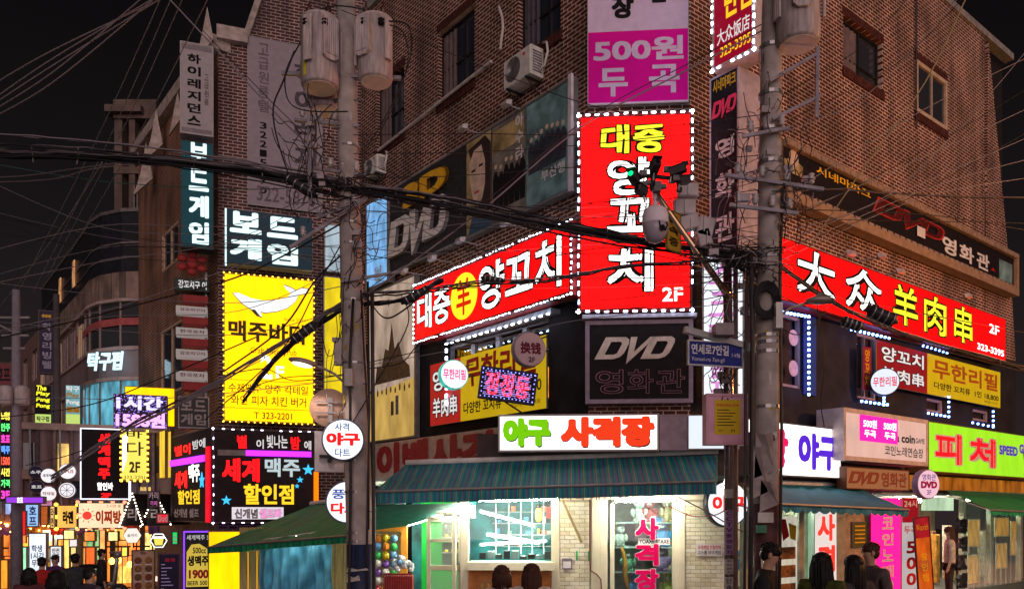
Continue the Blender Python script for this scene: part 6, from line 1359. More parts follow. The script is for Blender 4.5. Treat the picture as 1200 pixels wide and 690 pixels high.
for k,(x0,x1,y0,y1,l) in enumerate(((795,818,215,231,'white cabinet at the top of the stack behind the dome camera'),(790,815,234,252,'middle white cabinet beside the dome camera'),(798,822,255,272,'tilted white cabinet right of the yellow plate'),(815,834,252,275,'grey wrapped junction box right of the tilted cabinet'),(820,836,270,290,'lowest grey junction box in the wires under the cabinets'))):
    a=P3(x0,y1,10.6);b=P3(x1,y0,10.6); t=thing('junction_box',l,'box',T(a)); w=b.x-a.x;h=b.z-a.z
    m=MB(); m.bbox(0,w,0,h,0,.14,.015); m.xf(Matrix(((1,0,0,0),(0,0,-1,.1),(0,1,0,0),(0,0,0,1)))@Matrix.Rotation(.0 if k<2 else .25*(-1)**k,4,'Z')); m.build('case',mat('box_white',(.5,.43,.46),.4,var=.2),None,t)
    MB().box(w*.45,w*.5,-.06,-.02,h*.1,h*.9).build('seam',GREYM,None,t)
m=MB(); m.tube([P3(x,y,10.2) for x,y in((742,212),(755,206),(768,207),(786,209),(800,214))],.028,8).cyl(P3(764,222,10.2),P3(766,204,10.2),.035,n=8); m.build('head_rail',IRON,T(0),bm_)
m=MB()
for k in range(14): p=P3(R.uniform(748,800),R.uniform(196,224),10.2+R.uniform(-.1,.1)); q=R.uniform(.02,.05); m.box(p.x-q,p.x+q,p.y-q,p.y+q,p.z-q*.7,p.z+q*.7)
m.build('head_fittings',mat('fitting_dark',(.10,.08,.09),.5,.2),T(0),bm_,kind='stuff')
# street name sign
sn=Sign('street_sign','blue street name sign with white Korean and latin text on an arm','street sign',Pl(P3(835,415,10.3).x,10.3,.96,.28),(806,398),(870,431),0,.03,mat('street_blue',(.02,.03,.22),.4,var=.1),mat('sign_edge_white',(.6,.58,.62),.4),.014)
sn.poly([(.93,-.02),(1.0,-.02),(1.03,.5),(1.0,1.02),(.93,1.02)],MC['street_blue'],'pointed_end',-.02,.003)
sn.t('연세로7안길',.06,.14,.74,.55,WHP,.02); sn.t('Yonsei-ro 7an-gil',.06,.66,.66,.86,WHP,0); sn.t('1→96',.80,.42,.95,.60,WHP,.0)
ar=sn.root
m=MB(); m.cyl(P3(802,386,10.25),P3(884,408,10.45),.055,n=4); m.build('arm',GREYM,T(0),ar); bx=MB(); a=P3(838,393,10.2);b=P3(859,379,10.2); bx.box(a.x,b.x,10.15,10.4,a.z,b.z); bx.build('clamp_box',mat('clamp_grey',(.3,.24,.27),.5),T(0),ar)
# pink notice box
nb=Sign('notice_box','pink framed notice box with yellow enforcement notice on the thin pole','notice box',Pl(P3(852,490,10.7).x,10.7,.995,.05),(827.5,461),(876,521),0,.18,mat('pink_plate',(.62,.33,.45),.5,var=.15),mat('pink_frame2',(.58,.30,.40),.45),.035)
nb.r(.2,.12,.83,.80,mat('notice_yellow',(.60,.42,.01),.55,var=.08),'notice'); nb.t('주정차위반 단속',.25,.20,.78,.25,Rpr,.02,z=.012)
for k in range(6): nb.r(.26,.31+.06*k,.55+.22*((k*37)%10)/10,.325+.06*k,OUT,'print_line',.009,.010)
nb.t('마포구',.3,.70,.4,.75,OUT,0,z=.012); nb.t('M',.6,.70,.68,.76,OUT,0,z=.012)
# round signs on left pole
disc_sign('round_sign','round white dart and shooting sign with red and blue letters on left pole',P3(402,515,11.6),(.98,.2),.305,.12,em('lit_pole_sign',(.95,.97,1),1.05),mat('disc_blue_rim',(.10,.14,.25),.4),[('사격',-.38,.42,.28,.78,em('pr_blue',(.02,.15,.45),.6),.015),('야구',-.78,-.28,.80,.34,em('pr_red',(.9,.01,.01),.9),.05),('다트',-.38,-.80,.34,-.42,MC['pr_blue'],.015)],bracket=P3(415,510,12))
disc_sign('round_sign','round balloon dart sign half hidden behind the left pole',P3(407,588,12.3),(.98,.2),.33,.14,em('lit_pole_sign2',(.92,.95,1),1.0),MC['disc_blue_rim'],[('풍선',-.7,.15,.5,.6,em('pr_blue2',(.02,.08,.5),.6),.02),('다트',-.75,-.55,.5,-.02,MC['pr_red'],.04)],bracket=P3(420,580,12.3))
m=MB(); M=Pl(0,0,.97,.24).M(0,0,0).copy(); M.translation=P3(386,529,12.2)
t=thing('back_panel','blank grey white panel seen behind the round dart sign','panel',M); MB().bbox(-.22,.22,-.31,.31,-.04,0,.01).build('sheet',mat('pale_sheet',(.55,.52,.56),.4,var=.2),None,t); MB().box(-.15,.3,-.09,-.05,0,.05).box(-.03,.03,-.16,.0,0,.06).build('clamp',IRON,None,t)
M=Pl(0,0,.985,.17).M(0,0,0).copy(); M.translation=P3(386,478,12.1); t=thing('traffic_mirror','back of a round beige traffic mirror with clamp on the left pole','mirror',M)
MB().lathe([(.02,-.1),(.2,-.08),(.285,-.02),(.295,.0),(.285,.015),(.01,.03)],n=30).build('shell',mat('mirror_back',(.62,.42,.32),.45,var=.15),None,t,True)
MB().box(-.02,.05,-.22,.15,.03,.07).box(-.2,.3,-.09,-.07,.07,.09).box(-.2,.3,.07,.09,.07,.09).build('clamp',GREYM,None,t)
# street lamp on left pole
sl=thing('street_lamp','small glowing street lamp on a curved arm beside the yellow sign','street lamp',T(P3(402,450,11.9)))
m=MB(); m.tube([P3(x,y,d) for x,y,d in((406,462,12),(402,447,11.9),(392,438,11.8),(378,431,11.7),(368,428,11.6))],.02,8); m.build('arm',mat('lamp_arm',(.5,.45,.42),.4,.3),T(0),sl,True)
m=MB(); m.ell((0,0,0),.215,.13,.055,18,10); m.xf(T(P3(355,424,11.5))@Matrix.Rotation(math.radians(12),4,'Y')); m.build('head',mat('lamp_head',(.4,.33,.3),.4,.2),T(0),sl,True)
m=MB(); m.ell((0,0,0),.15,.10,.035,16,8); m.xf(T(P3(354,427,11.48))@Matrix.Rotation(math.radians(12),4,'Y')); m.build('diffuser',em('lamp_glow',(1,.75,.6),2.5),T(0),sl,True)
L=bpy.data.objects.new('lamp_light',bpy.data.lights.new('lamp_light','SPOT')); L.data.energy=60; L.data.color=(1,.72,.6); L.data.spot_size=math.radians(130); L.data.shadow_soft_size=.15; link(L,T(P3(354,430,11.45)),sl)
# street lamp over right
sl=thing('street_lamp','flat grey street lamp head in front of the red Chinese sign','street lamp',T(P3(960,352,10.2)))
m=MB(); m.add([P3(x,y,d) for x,y,d in((943,357,10.3),(980,356,10.2),(978,350,10.1),(963,342,10.3),(948,350,10.4))],[(0,1,2,3,4),]); m.ell(tuple(P3(961,352,10.25)),.19,.12,.05,14,8); m.build('head',MC['lamp_head'],T(0),sl,True)
m=MB(); m.tube([P3(910,372,10.5),P3(928,360,10.4),P3(948,354,10.3)],.018,6); m.build('arm',MC['lamp_arm'],T(0),sl,True)
# far poles
fp_=thing('utility_pole','far concrete pole with two crossarms and small transformers at left','utility pole',T(P3(20,700,21.5)))
m=MB(); m.tube([P3(19,340,21.5),P3(20,700,21.5)],[.10,.155],12); m.build('shaft',mat('far_pole',(.28,.25,.30),.7,var=.2),T(0),fp_,True)
for y,x0,x1 in((372,0,35),(393,2,34),(408,4,30)):
    m=MB(); m.cyl(P3(x0,y,21.5),P3(x1,y,21.5),.035,n=4); m.build('crossarm',GREYM,T(0),fp_)
m=MB(); m.cyl(P3(-6,378,21.5),P3(18,390,21.5),.03,n=4); m.build('brace',GREYM,T(0),fp_)
for x in(7,26): m=MB(); m.lathe([(.15,0),(.18,.03),(.18,.42),(.12,.5)],tuple(P3(x,474,21.3)),14); m.build('transformer_tank',PUT,T(0),fp_,True)
fp_=thing('utility_pole','dark slim pole between the two ping pong blade signs','utility pole',T(P3(67,660,25)))
m=MB(); m.tube([P3(66,345,25),P3(68,620,25)],[.09,.13],12); m.build('shaft',mat('dark_pole',(.10,.085,.09),.7,var=.2),T(0),fp_,True)
# ================= wires
WB_=mat('wire_black',(.02,.018,.022),.5,var=0); WG_=mat('wire_pale',(.24,.21,.24),.45,var=0); WGR=mat('wire_grey',(.10,.085,.10),.5,var=0); WT_=mat('wire_teal',(.06,.16,.15),.5,var=0)
def crom(P,n=8):
    out=[]; Q=[P[0]]+P+[P[-1]]
    for i in range(1,len(Q)-2):
        p0,p1,p2,p3=Q[i-1],Q[i],Q[i+1],Q[i+2]
        for k in range(n):
            t=k/n; out.append(.5*((2*p1)+(p2-p0)*t+(2*p0-5*p1+4*p2-p3)*t*t+(3*p1-p0-3*p2+p3)*t**3))
    out.append(Q[-2]); return out
def wire(lab,pts,d0,d1,w=1.2,m=None,group=None,name='overhead_wire',n=8,k=4):
    N_=len(pts)-1; P=[P3(x,y,d0+(d1-d0)*i/N_) for i,(x,y) in enumerate(pts)]; P=crom(P,n)
    dm_=(d0+d1)/2; o=MB(); o.tube(P,w*.5/F*dm_,k); o=o.build(name,m or WB_,T(0),smooth=True); tag(o,lab,'wire',group); return o
def bundle(lab,pts,d0,d1,nst=8,w=1.6,spread=4,m=None,droop=True):
    N_=len(pts)-1; t=thing('cable_bundle',lab,'cable bundle',T(P3(pts[0][0],pts[0][1],d0)))
    for s_ in range(nst):
        ph=R.uniform(0,6.28); oy=R.uniform(-spread,spread); od=R.uniform(-.15,.15)
        P=[P3(x,y+oy*(.55+.45*math.sin(ph+i*1.3)),d0+(d1-d0)*i/N_+od) for i,(x,y) in enumerate(pts)]
        Q=crom(P,7); Q=[q+Vector((0,0,R.uniform(-.014,.014))) for q in Q]
        o=MB(); o.tube(Q,w*R.uniform(.35,.75)/F*(d0+d1)/2,5); o.build('strand',m or [WB_,WB_,WGR,WB_,WG_][s_%5],T(0),t,True)
    for k in range(N_):   # lashing ties
        for f in (.3,.75):
            a=pts[k];b=pts[k+1]; x=a[0]+(b[0]-a[0])*f; y=a[1]+(b[1]-a[1])*f; dd=d0+(d1-d0)*(k+f)/N_; m_=MB(); m_.tube([P3(x+R.uniform(-2,2),y-spread*.7,dd-.05),P3(x+2,y,dd-.08),P3(x+R.uniform(-3,5),y+spread*.9,dd-.05)],.008,4); m_.build('cable_tie',WG_,T(0),t)
    return t
bundle('heavy black cable bundle crossing from left edge to the left pole',[(-80,172),(0,178),(120,183),(260,196),(412,222)],12,11.9,18,1.8,12)
bundle('upper pale cables of the heavy bundle crossing at the left edge',[(-80,152),(0,157),(150,170),(290,190),(412,212)],12,11.9,4,1.4,2.5,WG_)
bundle('heavy black cable bundle slung from left pole to right pole',[(412,222),(480,232),(560,247),(680,270),(780,287),(890,300)],11.9,10.5,18,1.9,10)
bundle('lower black bundle from left pole past the slanting red sign to right pole',[(425,345),(500,340),(560,333),(640,330),(740,312),(890,303)],11.9,10.5,5,1.4,5)
bundle('grey cable bundle rising from lower left to the left pole',[(60,560),(150,500),(240,455),(330,402),(390,362),(430,345)],15,11.9,8,1.4,5,WG_)
bundle('black cable bundle over the yellow sign to the left pole',[(285,470),(320,425),(362,388),(410,360),(470,352),(520,328)],13,11.8,9,1.8,5)
bundle('black cable bundle from right pole down across the red Chinese sign',[(905,305),(960,345),(1010,372),(1080,398),(1200,430),(1260,450)],10.4,15,8,1.6,4)
bundle('black bundle along the cinema billboard rail to the right edge',[(905,225),(980,222),(1060,228),(1130,231),(1250,232)],10.4,15,3,1.2,1.5)
def closure(lab,a,b,d,r=.07):
    a=P3(*a,d);b=P3(*b,d); t=thing('splice_closure',lab,'cable box',T((a+b)/2)); c=(a+b)/2; v=b-a
    P=[a+v*k for k in(0,.08,.12,.5,.88,.92,1)]; MB().tube([p-c for p in P],[r*.3,r*.5,r,r*1.05,r,r*.5,r*.3],10).build('shell',mat('closure_black',(.025,.023,.027),.5),None,t,True)
    m=MB()
    for k in(.2,.4,.6,.8): p=a+v*k-c; m.tube([p-v.normalized()*.008,p+v.normalized()*.008],r*1.15,10)
    m.build('clamp_ring',GREYM,None,t,kind='stuff')
closure('black splice closure over the yellow sign lower right',(340,402),(372,378),12.0); closure('black splice closure left of the slanting red sign',(470,356),(505,336),11.5,.06); closure('black splice closure over the yellow disc of the red sign',(563,325),(592,330),11.3,.045); closure('black splice closure hanging over the yellow Chinese letters',(1015,362),(1052,378),11.0,.09); closure('small splice closure below the right street lamp',(985,375),(1012,384),10.8,.07); closure('black closure in the tangle left of the right pole top',(850,300),(885,318),10.4,.07)
closure('grey splice box on the bundle left of the left pole',(330,205),(372,230),11.6,.06)
UL_=['first','second','third','fourth','fifth']
for i,(y0,x1,c) in enumerate(((112,215,WG_),(117,222,WG_),(122,190,WG_),(93,235,WG_),(128,205,WG_))):
    wire(UL_[i]+' pale wire from the left in the fan at the upper left',[(-30,y0+20),(60,y0-42+i*3),(x1,-22)],14,12,1.3,c,'fan of pale wires at the upper left')
for i,(a,b) in enumerate((((20,345),(192,-10)),((52,330),(218,-10)),((80,300),(248,-10)),((35,350),(205,-12)),((-5,365),(120,190)))):
    wire(UL_[i]+' steep thin wire above the curved building among five parallel ones',[a,((a[0]+b[0])/2+3,(a[1]+b[1])/2+4),b],24,13,1.0,WG_,'steep thin wires above the curved building')
wire('thick double cable falling from the top edge to the left pole',[(185,-15),(265,70),(340,150),(425,225)],12.6,11.9,2.6,WG_); wire('thin cable beside the thick falling cable by the gable',[(190,-15),(272,72),(350,150),(430,215)],12.7,11.9,1.2,WB_)
wire('pale wire with twists crossing left sky under the bundle',[(-20,214),(60,210),(120,196),(230,190),(350,205)],13,12,1.3,WG_); wire('lower pale wire sagging at the left edge',[(-20,208),(30,206),(100,196),(180,186)],13,12.2,1.2,WG_)
wire('thin teal wire drooping across the curved tower',[(-20,190),(80,207),(160,216),(300,222),(408,215)],13,12,1.0,WT_)
wire('dark cable across the yellow sign top rising to the left pole',[(-20,400),(80,378),(180,352),(290,320),(400,262)],13,11.9,2.0); wire('pale cable beside the dark one at far left',[(-20,392),(60,374),(130,362),(240,325),(405,270)],14,12,1.0,WG_)
wire('dark cable rising steeply across the yellow sign to the pole crossarm',[(255,440),(330,385),(370,328),(410,290)],12.6,11.9,2.2); wire('thin dark cable crossing the whale tail',[(240,492),(330,410),(375,330),(420,250)],12.6,11.9,1.6)
wire('thin cable across the lower yellow sign',[(265,465),(330,443),(405,440)],12.4,11.9,1.2); wire('sagging thin cable across the yellow sign text',[(262,440),(310,432),(345,446),(405,438)],12.3,11.9,1.4); wire('pale long wire under the LED price board',[(-20,470),(60,466),(150,468),(250,462),(400,445)],15,12,1.0,WG_)
wire('dark cable low across the beer sign and lane',[(-10,490),(60,482),(120,470),(200,438),(300,395)],16,12.4,1.4); wire('dark cable falling through the lane signs',[(30,545),(90,530),(150,500),(210,468)],17,13,1.2)
wire('loop cable hanging under left transformer',[(345,60),(332,95),(320,130),(330,180),(352,225),(400,235)],11.6,11.7,2.2); wire('second loop cable hanging under left transformer',[(352,50),(335,85),(338,118),(360,130),(408,131)],11.6,11.7,1.8)
wire('loop cable hanging beside the right transformer',[(455,25),(478,30),(482,60),(470,100),(450,140),(432,170)],11.6,11.8,2.0); wire('second loop cable beside the right transformer',[(452,28),(472,38),(478,70),(465,115),(440,165)],11.6,11.8,1.6)
wire('cable looping between transformer tops',[(360,22),(385,8),(420,10),(445,20)],11.6,11.6,1.6)
wire('thin line crossing the transformers to the corner banner',[(400,12),(520,60),(680,120),(830,150),(900,160)],11.8,10.5,1.0); 
wire('pale thick line rising across the purple banner to upper right',[(430,345),(560,250),(680,150),(800,85),(905,30)],11.8,10.5,2.0,WG_); wire('thin companion of the rising pale line',[(430,340),(560,243),(690,138),(820,68),(905,22)],11.8,10.5,1.2,WB_)
wire('flat wire across the train poster and the red sign top',[(412,158),(560,157),(700,157),(890,135)],11.9,10.5,1.0); wire('flat wire through the woman poster',[(412,180),(540,179),(660,172),(780,160),(890,150)],11.9,10.5,1.0); wire('flat wire under the 3D letters',[(412,208),(520,207),(660,197),(790,190),(890,182)],11.9,10.5,1.0)
wire('flat wire through the big DVD letters',[(428,247),(520,250),(620,250),(700,236),(890,200)],11.9,10.5,1.0); wire('thin wire above the corner DVD box',[(430,425),(560,396),(680,368),(800,355),(885,338)],11.9,10.5,1.3); wire('second thin wire above the corner DVD box',[(430,428),(560,404),(660,378),(760,366),(885,352)],11.9,10.5,1.0,WG_)
wire('thin wire over the tall red sign middle',[(650,248),(720,235),(800,232),(895,222)],11,10.5,1.0); wire('thin wire over the tall red sign lower part',[(650,300),(720,290),(800,305),(890,308)],11,10.5,1.3); wire('sagging wire in front of the tall red sign bottom',[(600,350),(700,352),(790,340),(890,312)],11.2,10.5,1.3)
wire('long diagonal tan wire across the right brick wall',[(948,290),(1010,200),(1085,95),(1140,-20)],10.6,9.4,1.8,mat('wire_tan',(.45,.34,.16),.5,var=0))
RL=['first','second','third','fourth','fifth','sixth','seventh','eighth','ninth','tenth','eleventh','twelfth']
for i,(a,b,c,m_) in enumerate(sorted((((905,118),(1010,55),(1075,-15),WB_),((905,150),(1050,75),(1140,-15),WB_),((905,160),(1020,108),(1130,-10),WG_),((905,275),(1060,215),(1230,28),WG_),((905,290),(1050,228),(1230,150),WG_),((905,300),(1090,220),(1230,180),WG_),
    ((905,268),(1080,178),(1230,88),WB_),((905,240),(1080,130),(1230,55),WG_),((905,262),(1070,190),(1230,115),WG_),((905,310),(1080,232),(1230,205),WG_),((905,295),(1050,240),(1230,140),WB_),((905,245),(1090,252),(1230,275),WB_)),key=lambda q:q[2][1]+(1230-q[2][0])*-.9)):
    wire(RL[i]+' wire from the top in the fan between right pole and right edge',[a,b,c],10.5,13,1.1,m_,'fan of wires running right from the right pole')
for i,(a,b,c) in enumerate((((900,330),(1000,352),(1230,395)),((905,342),(1010,385),(1210,438)),((905,255),(1010,258),(1230,262)))):
    wire(['thin cable skimming the red Chinese sign top','thin cable skimming the red Chinese sign bottom','straight dark wire across the cinema billboard'][i],[a,b,c],10.5,14,1.3)
wire('vertical black cable dropping beside the LED lit window',[(960,300),(958,360),(966,420),(962,470),(966,500)],10.9,11.6,1.4); wire('hanging black loop in front of the lit window',[(915,385),(935,392),(955,380),(975,352)],10.4,10.6,1.5); wire('red cord sagging over the right brick pier',[(783,592),(810,604),(838,603),(860,592),(880,596)],12.5,10.6,1.6,mat('cord_red',(.45,.05,.03),.5,var=0)); wire('brown cord slanting from awning to the right pole',[(795,582),(830,600),(870,622),(892,618)],12.5,10.6,1.5,MC['brown_cable'])
wire('thin black wire falling to the round pole sign',[(470,345),(478,380),(440,450),(410,500)],12,11.8,1.6); wire('curling black cable right of the left pole',[(428,345),(450,372),(475,362),(505,335)],11.8,11.4,2.0); wire('black cable from left pole to the window banner',[(430,432),(470,425),(490,405),(520,400),(560,402)],11.8,12.6,1.6)
# tangles round the poles
def tangle(parent,cx,cy,rx,ry,d,n,w=1.4):
    for mi,m_ in enumerate((WB_,WG_)):
        mb=MB()
        for k in range(n if mi==0 else n//3):
            x=cx+R.gauss(0,rx*.4);y=cy+R.gauss(0,ry*.4); a=R.uniform(0,6.28); pts=[]
            for j in range(5):
                pts.append(P3(x,y,d+R.uniform(-.25,.25))); a+=R.uniform(-1.1,1.1); x+=rx*.35*math.cos(a); y+=ry*.35*math.sin(a)
            mb.tube(crom(pts,4),w*.5/F*d,4)
        mb.build('cable_tangle',m_,T(0),parent,True,kind='stuff')
    mb=MB()
    for k in range(n//5):
        p=P3(cx+R.gauss(0,rx*.4),cy+R.gauss(0,ry*.4),d+R.uniform(-.1,.2)); q=R.uniform(.03,.07); mb.box(p.x-q,p.x+q,p.y-.04,p.y+.04,p.z-q*.7,p.z+q*.7)
    mb.build('small_fitting',mat('fitting',(.32,.27,.3),.5,.2),T(0),parent,kind='stuff')
tangle(lp,368,175,32,55,11.7,20,1.1); tangle(lp,392,225,40,25,11.8,22,1.2); tangle(lp,425,290,18,45,11.6,12,1.1); tangle(lp,395,410,14,60,11.8,8,1)
tangle(rp,872,205,26,50,10.4,18,1.1); tangle(rp,878,303,50,18,10.4,42,1.2); tangle(rp,928,215,22,42,10.4,22,1.1); tangle(rp,862,345,28,40,10.6,16,1.0); tangle(rp,900,110,12,40,10.4,6,1)
tangle(n_,850,440,14,26,10.9,26,1.1)
coil=MB()
for k in range(7):
    rr=.10+.012*k; coil.tube([P3(898,352,10.3)+Vector((rr*math.cos(a*.5),-.02*k*.3,rr*1.4*math.sin(a*.5))) for a in range(14)],.010,5)
coil.build('cable_coil',WB_,T(0),rp,True,kind='stuff')
m=MB(); a=P3(908,385,10.25);b=P3(916,355,10.25); m.box(a.x,b.x,10.2,10.4,a.z,b.z); m.build('meter_box',WHITEP,T(0),rp)
m=MB(); a=P3(404,452,11.7);b=P3(413,432,11.7); m.box(a.x,b.x,11.68,11.8,a.z,b.z); m.build('meter_box',mat('meter_pale',(.5,.45,.42),.5),T(0),lp)
m=MB(); a=P3(392,428,11.9);b=P3(401,396,11.9); m.box(a.x,b.x,11.85,11.95,a.z,b.z); m.build('meter_box',MC['meter_pale'],T(0),lp)

# flyers, tape scraps and stains stuck on the near poles
for pole,pts,n in((lp,(((412,330),.165),((424,790),.205)),26),(rp,(((901,300),.150),((896,800),.175)),22)):
    d=12 if pole is lp else 10.5
    for k in range(n):
        t_=R.random(); (x0,y0),r0=pts[0]; (x1,y1),r1=pts[1]; c=P3(x0+(x1-x0)*t_,y0+(y1-y0)*t_,d); r=r0+(r1-r0)*t_+.006; a=-math.pi/2+R.uniform(-1.1,1.1); wd_=R.uniform(.12,.5); h=R.uniform(.03,.16); m=MB()
        for i in range(4):
            b=a+wd_*(i/3-.5)
            for z in(-h/2+R.uniform(-.02,.02),h/2+R.uniform(-.02,.02)): m.v.append((c.x+r*math.cos(b),c.y+r*math.sin(b),c.z+z))
        m.f=[(2*i,2*i+2,2*i+3,2*i+1) for i in range(3)]
        m.build('paper_scrap',[POST,mat('scrap_grey',(.25,.2,.22),.8,var=.4),mat('scrap_dark',(.08,.07,.08),.7),mat('scrap_yellow',(.45,.35,.08),.7,var=.3)][k%4],T(0),pole)
for k in range(15):
    y0=R.uniform(170,330); y1=R.uniform(150,345)
    wire('thin wire drooping among others between the two near poles',[(415,y0),(560+R.uniform(-30,30),(y0+y1)/2+R.uniform(4,26)),(720,(y0+y1)/2+R.uniform(0,20)),(893,y1)],11.9,10.5,R.uniform(.6,1.1),[WB_,WB_,WG_][k%3],'thin wires drooping between the near poles')
for k in range(12):
    y0=R.uniform(170,420); y1=R.uniform(190,420)
    wire('thin wire drooping among others from the left pole across the signs',[(415,y0),(280,(y0*1.2+y1)/2.2+R.uniform(5,26)),(120,(y0+y1*1.4)/2.4+R.uniform(0,20)),(-30,y1)],11.9,16,R.uniform(.6,1.0),[WB_,WG_,WG_][k%3],'thin wires drooping left from the left pole')
# ================= people
SK=mat('skin',(.48,.27,.19),.5,var=.1); SK2=mat('skin_pale',(.60,.38,.29),.5,var=.08); HB=mat('hair_black',(.014,.011,.012),.6,var=.3,sc_=30); HBR=mat('hair_brown',(.06,.026,.017),.6,var=.3,sc_=30)
def skinmesh(name,verts,edges,m,M,parent,sub=2,root=0):
    me=bpy.data.meshes.new(name); me.from_pydata([v[:3] for v in verts],edges,[]); o=bpy.data.objects.new(name,me); C.objects.link(o)
    md=o.modifiers.new('s','SKIN'); md.use_smooth_shade=True; sb_=o.modifiers.new('u','SUBSURF'); sb_.levels=sub; sb_.render_levels=sub
    for i,v in enumerate(verts):
        r=v[3] if isinstance(v[3],tuple) else (v[3],v[3]); me.skin_vertices[0].data[i].radius=r
    me.skin_vertices[0].data[root].use_root=True
    dg=bpy.context.evaluated_depsgraph_get(); nm=bpy.data.meshes.new_from_object(o.evaluated_get(dg)); bpy.data.objects.remove(o)
    nm.materials.clear(); nm.materials.append(m); nm.polygons.foreach_set('use_smooth',[True]*len(nm.polygons))
    q=bpy.data.objects.new(name,nm); link(q,M,parent); return q
def person(lab,px,top,d,H=1.68,yaw=0,coat=(.02,.02,.025),pants=(.02,.022,.03),hair='short',hairm=None,look=0,nod=0,arms='down',skin=None,group=None,coatname=None,bag=False,lean=0):
    "yaw 0 faces away from the camera; pi faces it"
    p=P3(px,top,d); z0=p.z-H; M=T(p.x,p.y,z0)@Matrix.Rotation(yaw,4,'Z'); s=H/1.7
    t=thing('person',lab,'person',M,group); sk=skin or SK
    M=M@Matrix.Scale(s,4)
    V=[(0,0,.95,(.11,.08)),(0,0,1.12,(.10,.075)),(0,lean*.5,1.32,(.11,.075)),(0,lean,1.45,(.06,.055)),(0,lean+.01,1.52,.052),(0,lean+.03+nod*.3,1.575,(.066,.075)),(0,lean+.02+nod*.5,1.635,(.078,.092)),(0,lean+.01+nod*.5,1.685,(.055,.068))]
    E=[(0,1),(1,2),(2,3),(3,4),(4,5),(5,6),(6,7)]
    def chain(start,pts):
        k=start
        for q in pts: V.append(q); E.append((k,len(V)-1)); k=len(V)-1
        return k
    hands={}
    for sd in(-1,1):
        chain(0,[(sd*.09,0,.86,.085),(sd*.10,.02,.50,.058),(sd*.10,0,.30,.052),(sd*.10,-.02,.09,.038),(sd*.105,.10,.035,.033)])
        if arms=='phone': A_=[(sd*.185,lean,1.385,.040),(sd*.22,lean+.02,1.13,.042),(sd*.10,lean+.24,1.16,.032),(sd*.05,lean+.30,1.19,.026)]
        elif arms=='up': A_=[(sd*.185,lean,1.385,.040),(sd*.23,lean+.10,1.18,.042),(sd*.12,lean+.22,1.38,.032),(sd*.09,lean+.24,1.45,.026)]
        else: A_=[(sd*.185,lean,1.385,.040),(sd*.24,lean-.02,1.13,.042),(sd*.25,lean+.04,.90,.032),(sd*.25,lean+.06,.82,.026)]
        k=chain(2,A_); hx,hy,hz=V[k][:3]; dx=V[k][0]-V[k-1][0];dy=V[k][1]-V[k-1][1];dz=V[k][2]-V[k-1][2]; l=math.sqrt(dx*dx+dy*dy+dz*dz); dx/=l;dy/=l;dz/=l
        for f in range(4):
            o=(f-1.5)*.019; L_=.075-.012*abs(f-1.3)
            V.append((hx+dx*.05+(o if arms!='down' else 0),hy+dy*.05+(0 if arms!='down' else o),hz+dz*.05,.011)); E.append((k,len(V)-1)); j=len(V)-1
            V.append((hx+dx*(.05+L_)-sd*.012,hy+dy*(.05+L_)+.008,hz+dz*(.05+L_),.009)); E.append((j,len(V)-1))
        V.append((hx-sd*.03,hy+.03,hz+dz*.02,.011)); E.append((k,len(V)-1))
    body=skinmesh('body',V,E,sk,M,t)
    # face
    hy0=lean+.02+nod*.5; hM=M@T(0,hy0,1.625)@Matrix.Rotation(look,4,'Z')@Matrix.Rotation(-nod*4,4,'X')
    m=MB(); m.add([(-.012,.085,.0),(.012,.085,.0),(0,.112,-.004),(0,.088,.035)],[(0,2,3),(1,3,2),(0,1,2),(0,3,1)]); 
    for q in(-1,1): m.ell((q*.082,.0,0),.012,.022,.032,8,6)
    m.build('nose_and_ears',sk,hM,t,True,kind='stuff')
    m=MB()
    for q in(-.03,.03): m.ell((q,.083,.022),.014,.008,.007,8,5).box(q-.018,q+.018,.08,.09,.036,.041)
    m.build('eyes',OUT,hM,t,kind='stuff'); m=MB(); m.ell((0,.085,-.035),.022,.008,.006,8,5); m.build('mouth',mat('lips',(.35,.08,.07),.5),hM,t)
    hm=hairm or HB; m=MB()
    if hair in('short','cap'):
        m.ell((0,-.012,.045),.087,.104,.078,16,10); m.ell((0,-.045,.0),.080,.068,.078,14,8)
        for k in range(90): a=R.uniform(0,6.28); b=R.uniform(0,1.5); m.ell((.084*math.sin(b)*math.cos(a),-.018+.1*math.sin(b)*math.sin(a),.045+.078*math.cos(b)),R.uniform(.006,.018),R.uniform(.01,.022),R.uniform(.006,.014),5,4)
    else:
        m.ell((0,-.012,.04),.100,.115,.092,18,10)
        Lh=.34 if hair=='long' else .16
        n0=14; rows=9
        for j in range(rows+1):
            v=j/rows
            for i in range(n0+1):
                a=math.pi*(.02+.96*i/n0)+math.pi; rr=.098+.03*math.sin(v*2.6)+.006*math.sin(i*2.3+j)
                m.v.append((rr*math.cos(a)*1.05,-.005+rr*math.sin(a)*(1.05-.1*v),.05-v*(Lh+.03*math.sin(i*1.9))))
        b0=len(m.v)-(rows+1)*(n0+1)
        for j in range(rows):
            for i in range(n0): a=b0+j*(n0+1)+i; m.f.append((a,a+1,a+n0+2,a+n0+1))
        for i in range(46):
            a=math.pi+math.pi*(.03+.94*R.random()); q=R.uniform(-.008,.012); e_=R.uniform(-.25,.25); m.tube([(.09*math.cos(a),-.01+.09*math.sin(a),.09),((.115+q)*math.cos(a),-.01+(.11+q)*math.sin(a),-.05),((.12+q)*math.cos(a+e_*.4),-.01+(.115+q)*math.sin(a+e_*.4),-.10-Lh*.45),((.105+q)*math.cos(a+e_),-.01+.105*math.sin(a+e_),-Lh-R.uniform(-.03,.05))],[.010,.011,.008,.002],4)
    m.build('hair',hm,hM,t,True)
    cm=mat(coatname or 'coat_%d_%d_%d'%tuple(int(c*99) for c in coat),coat,.8,var=.35,sc_=14,bump=.3)
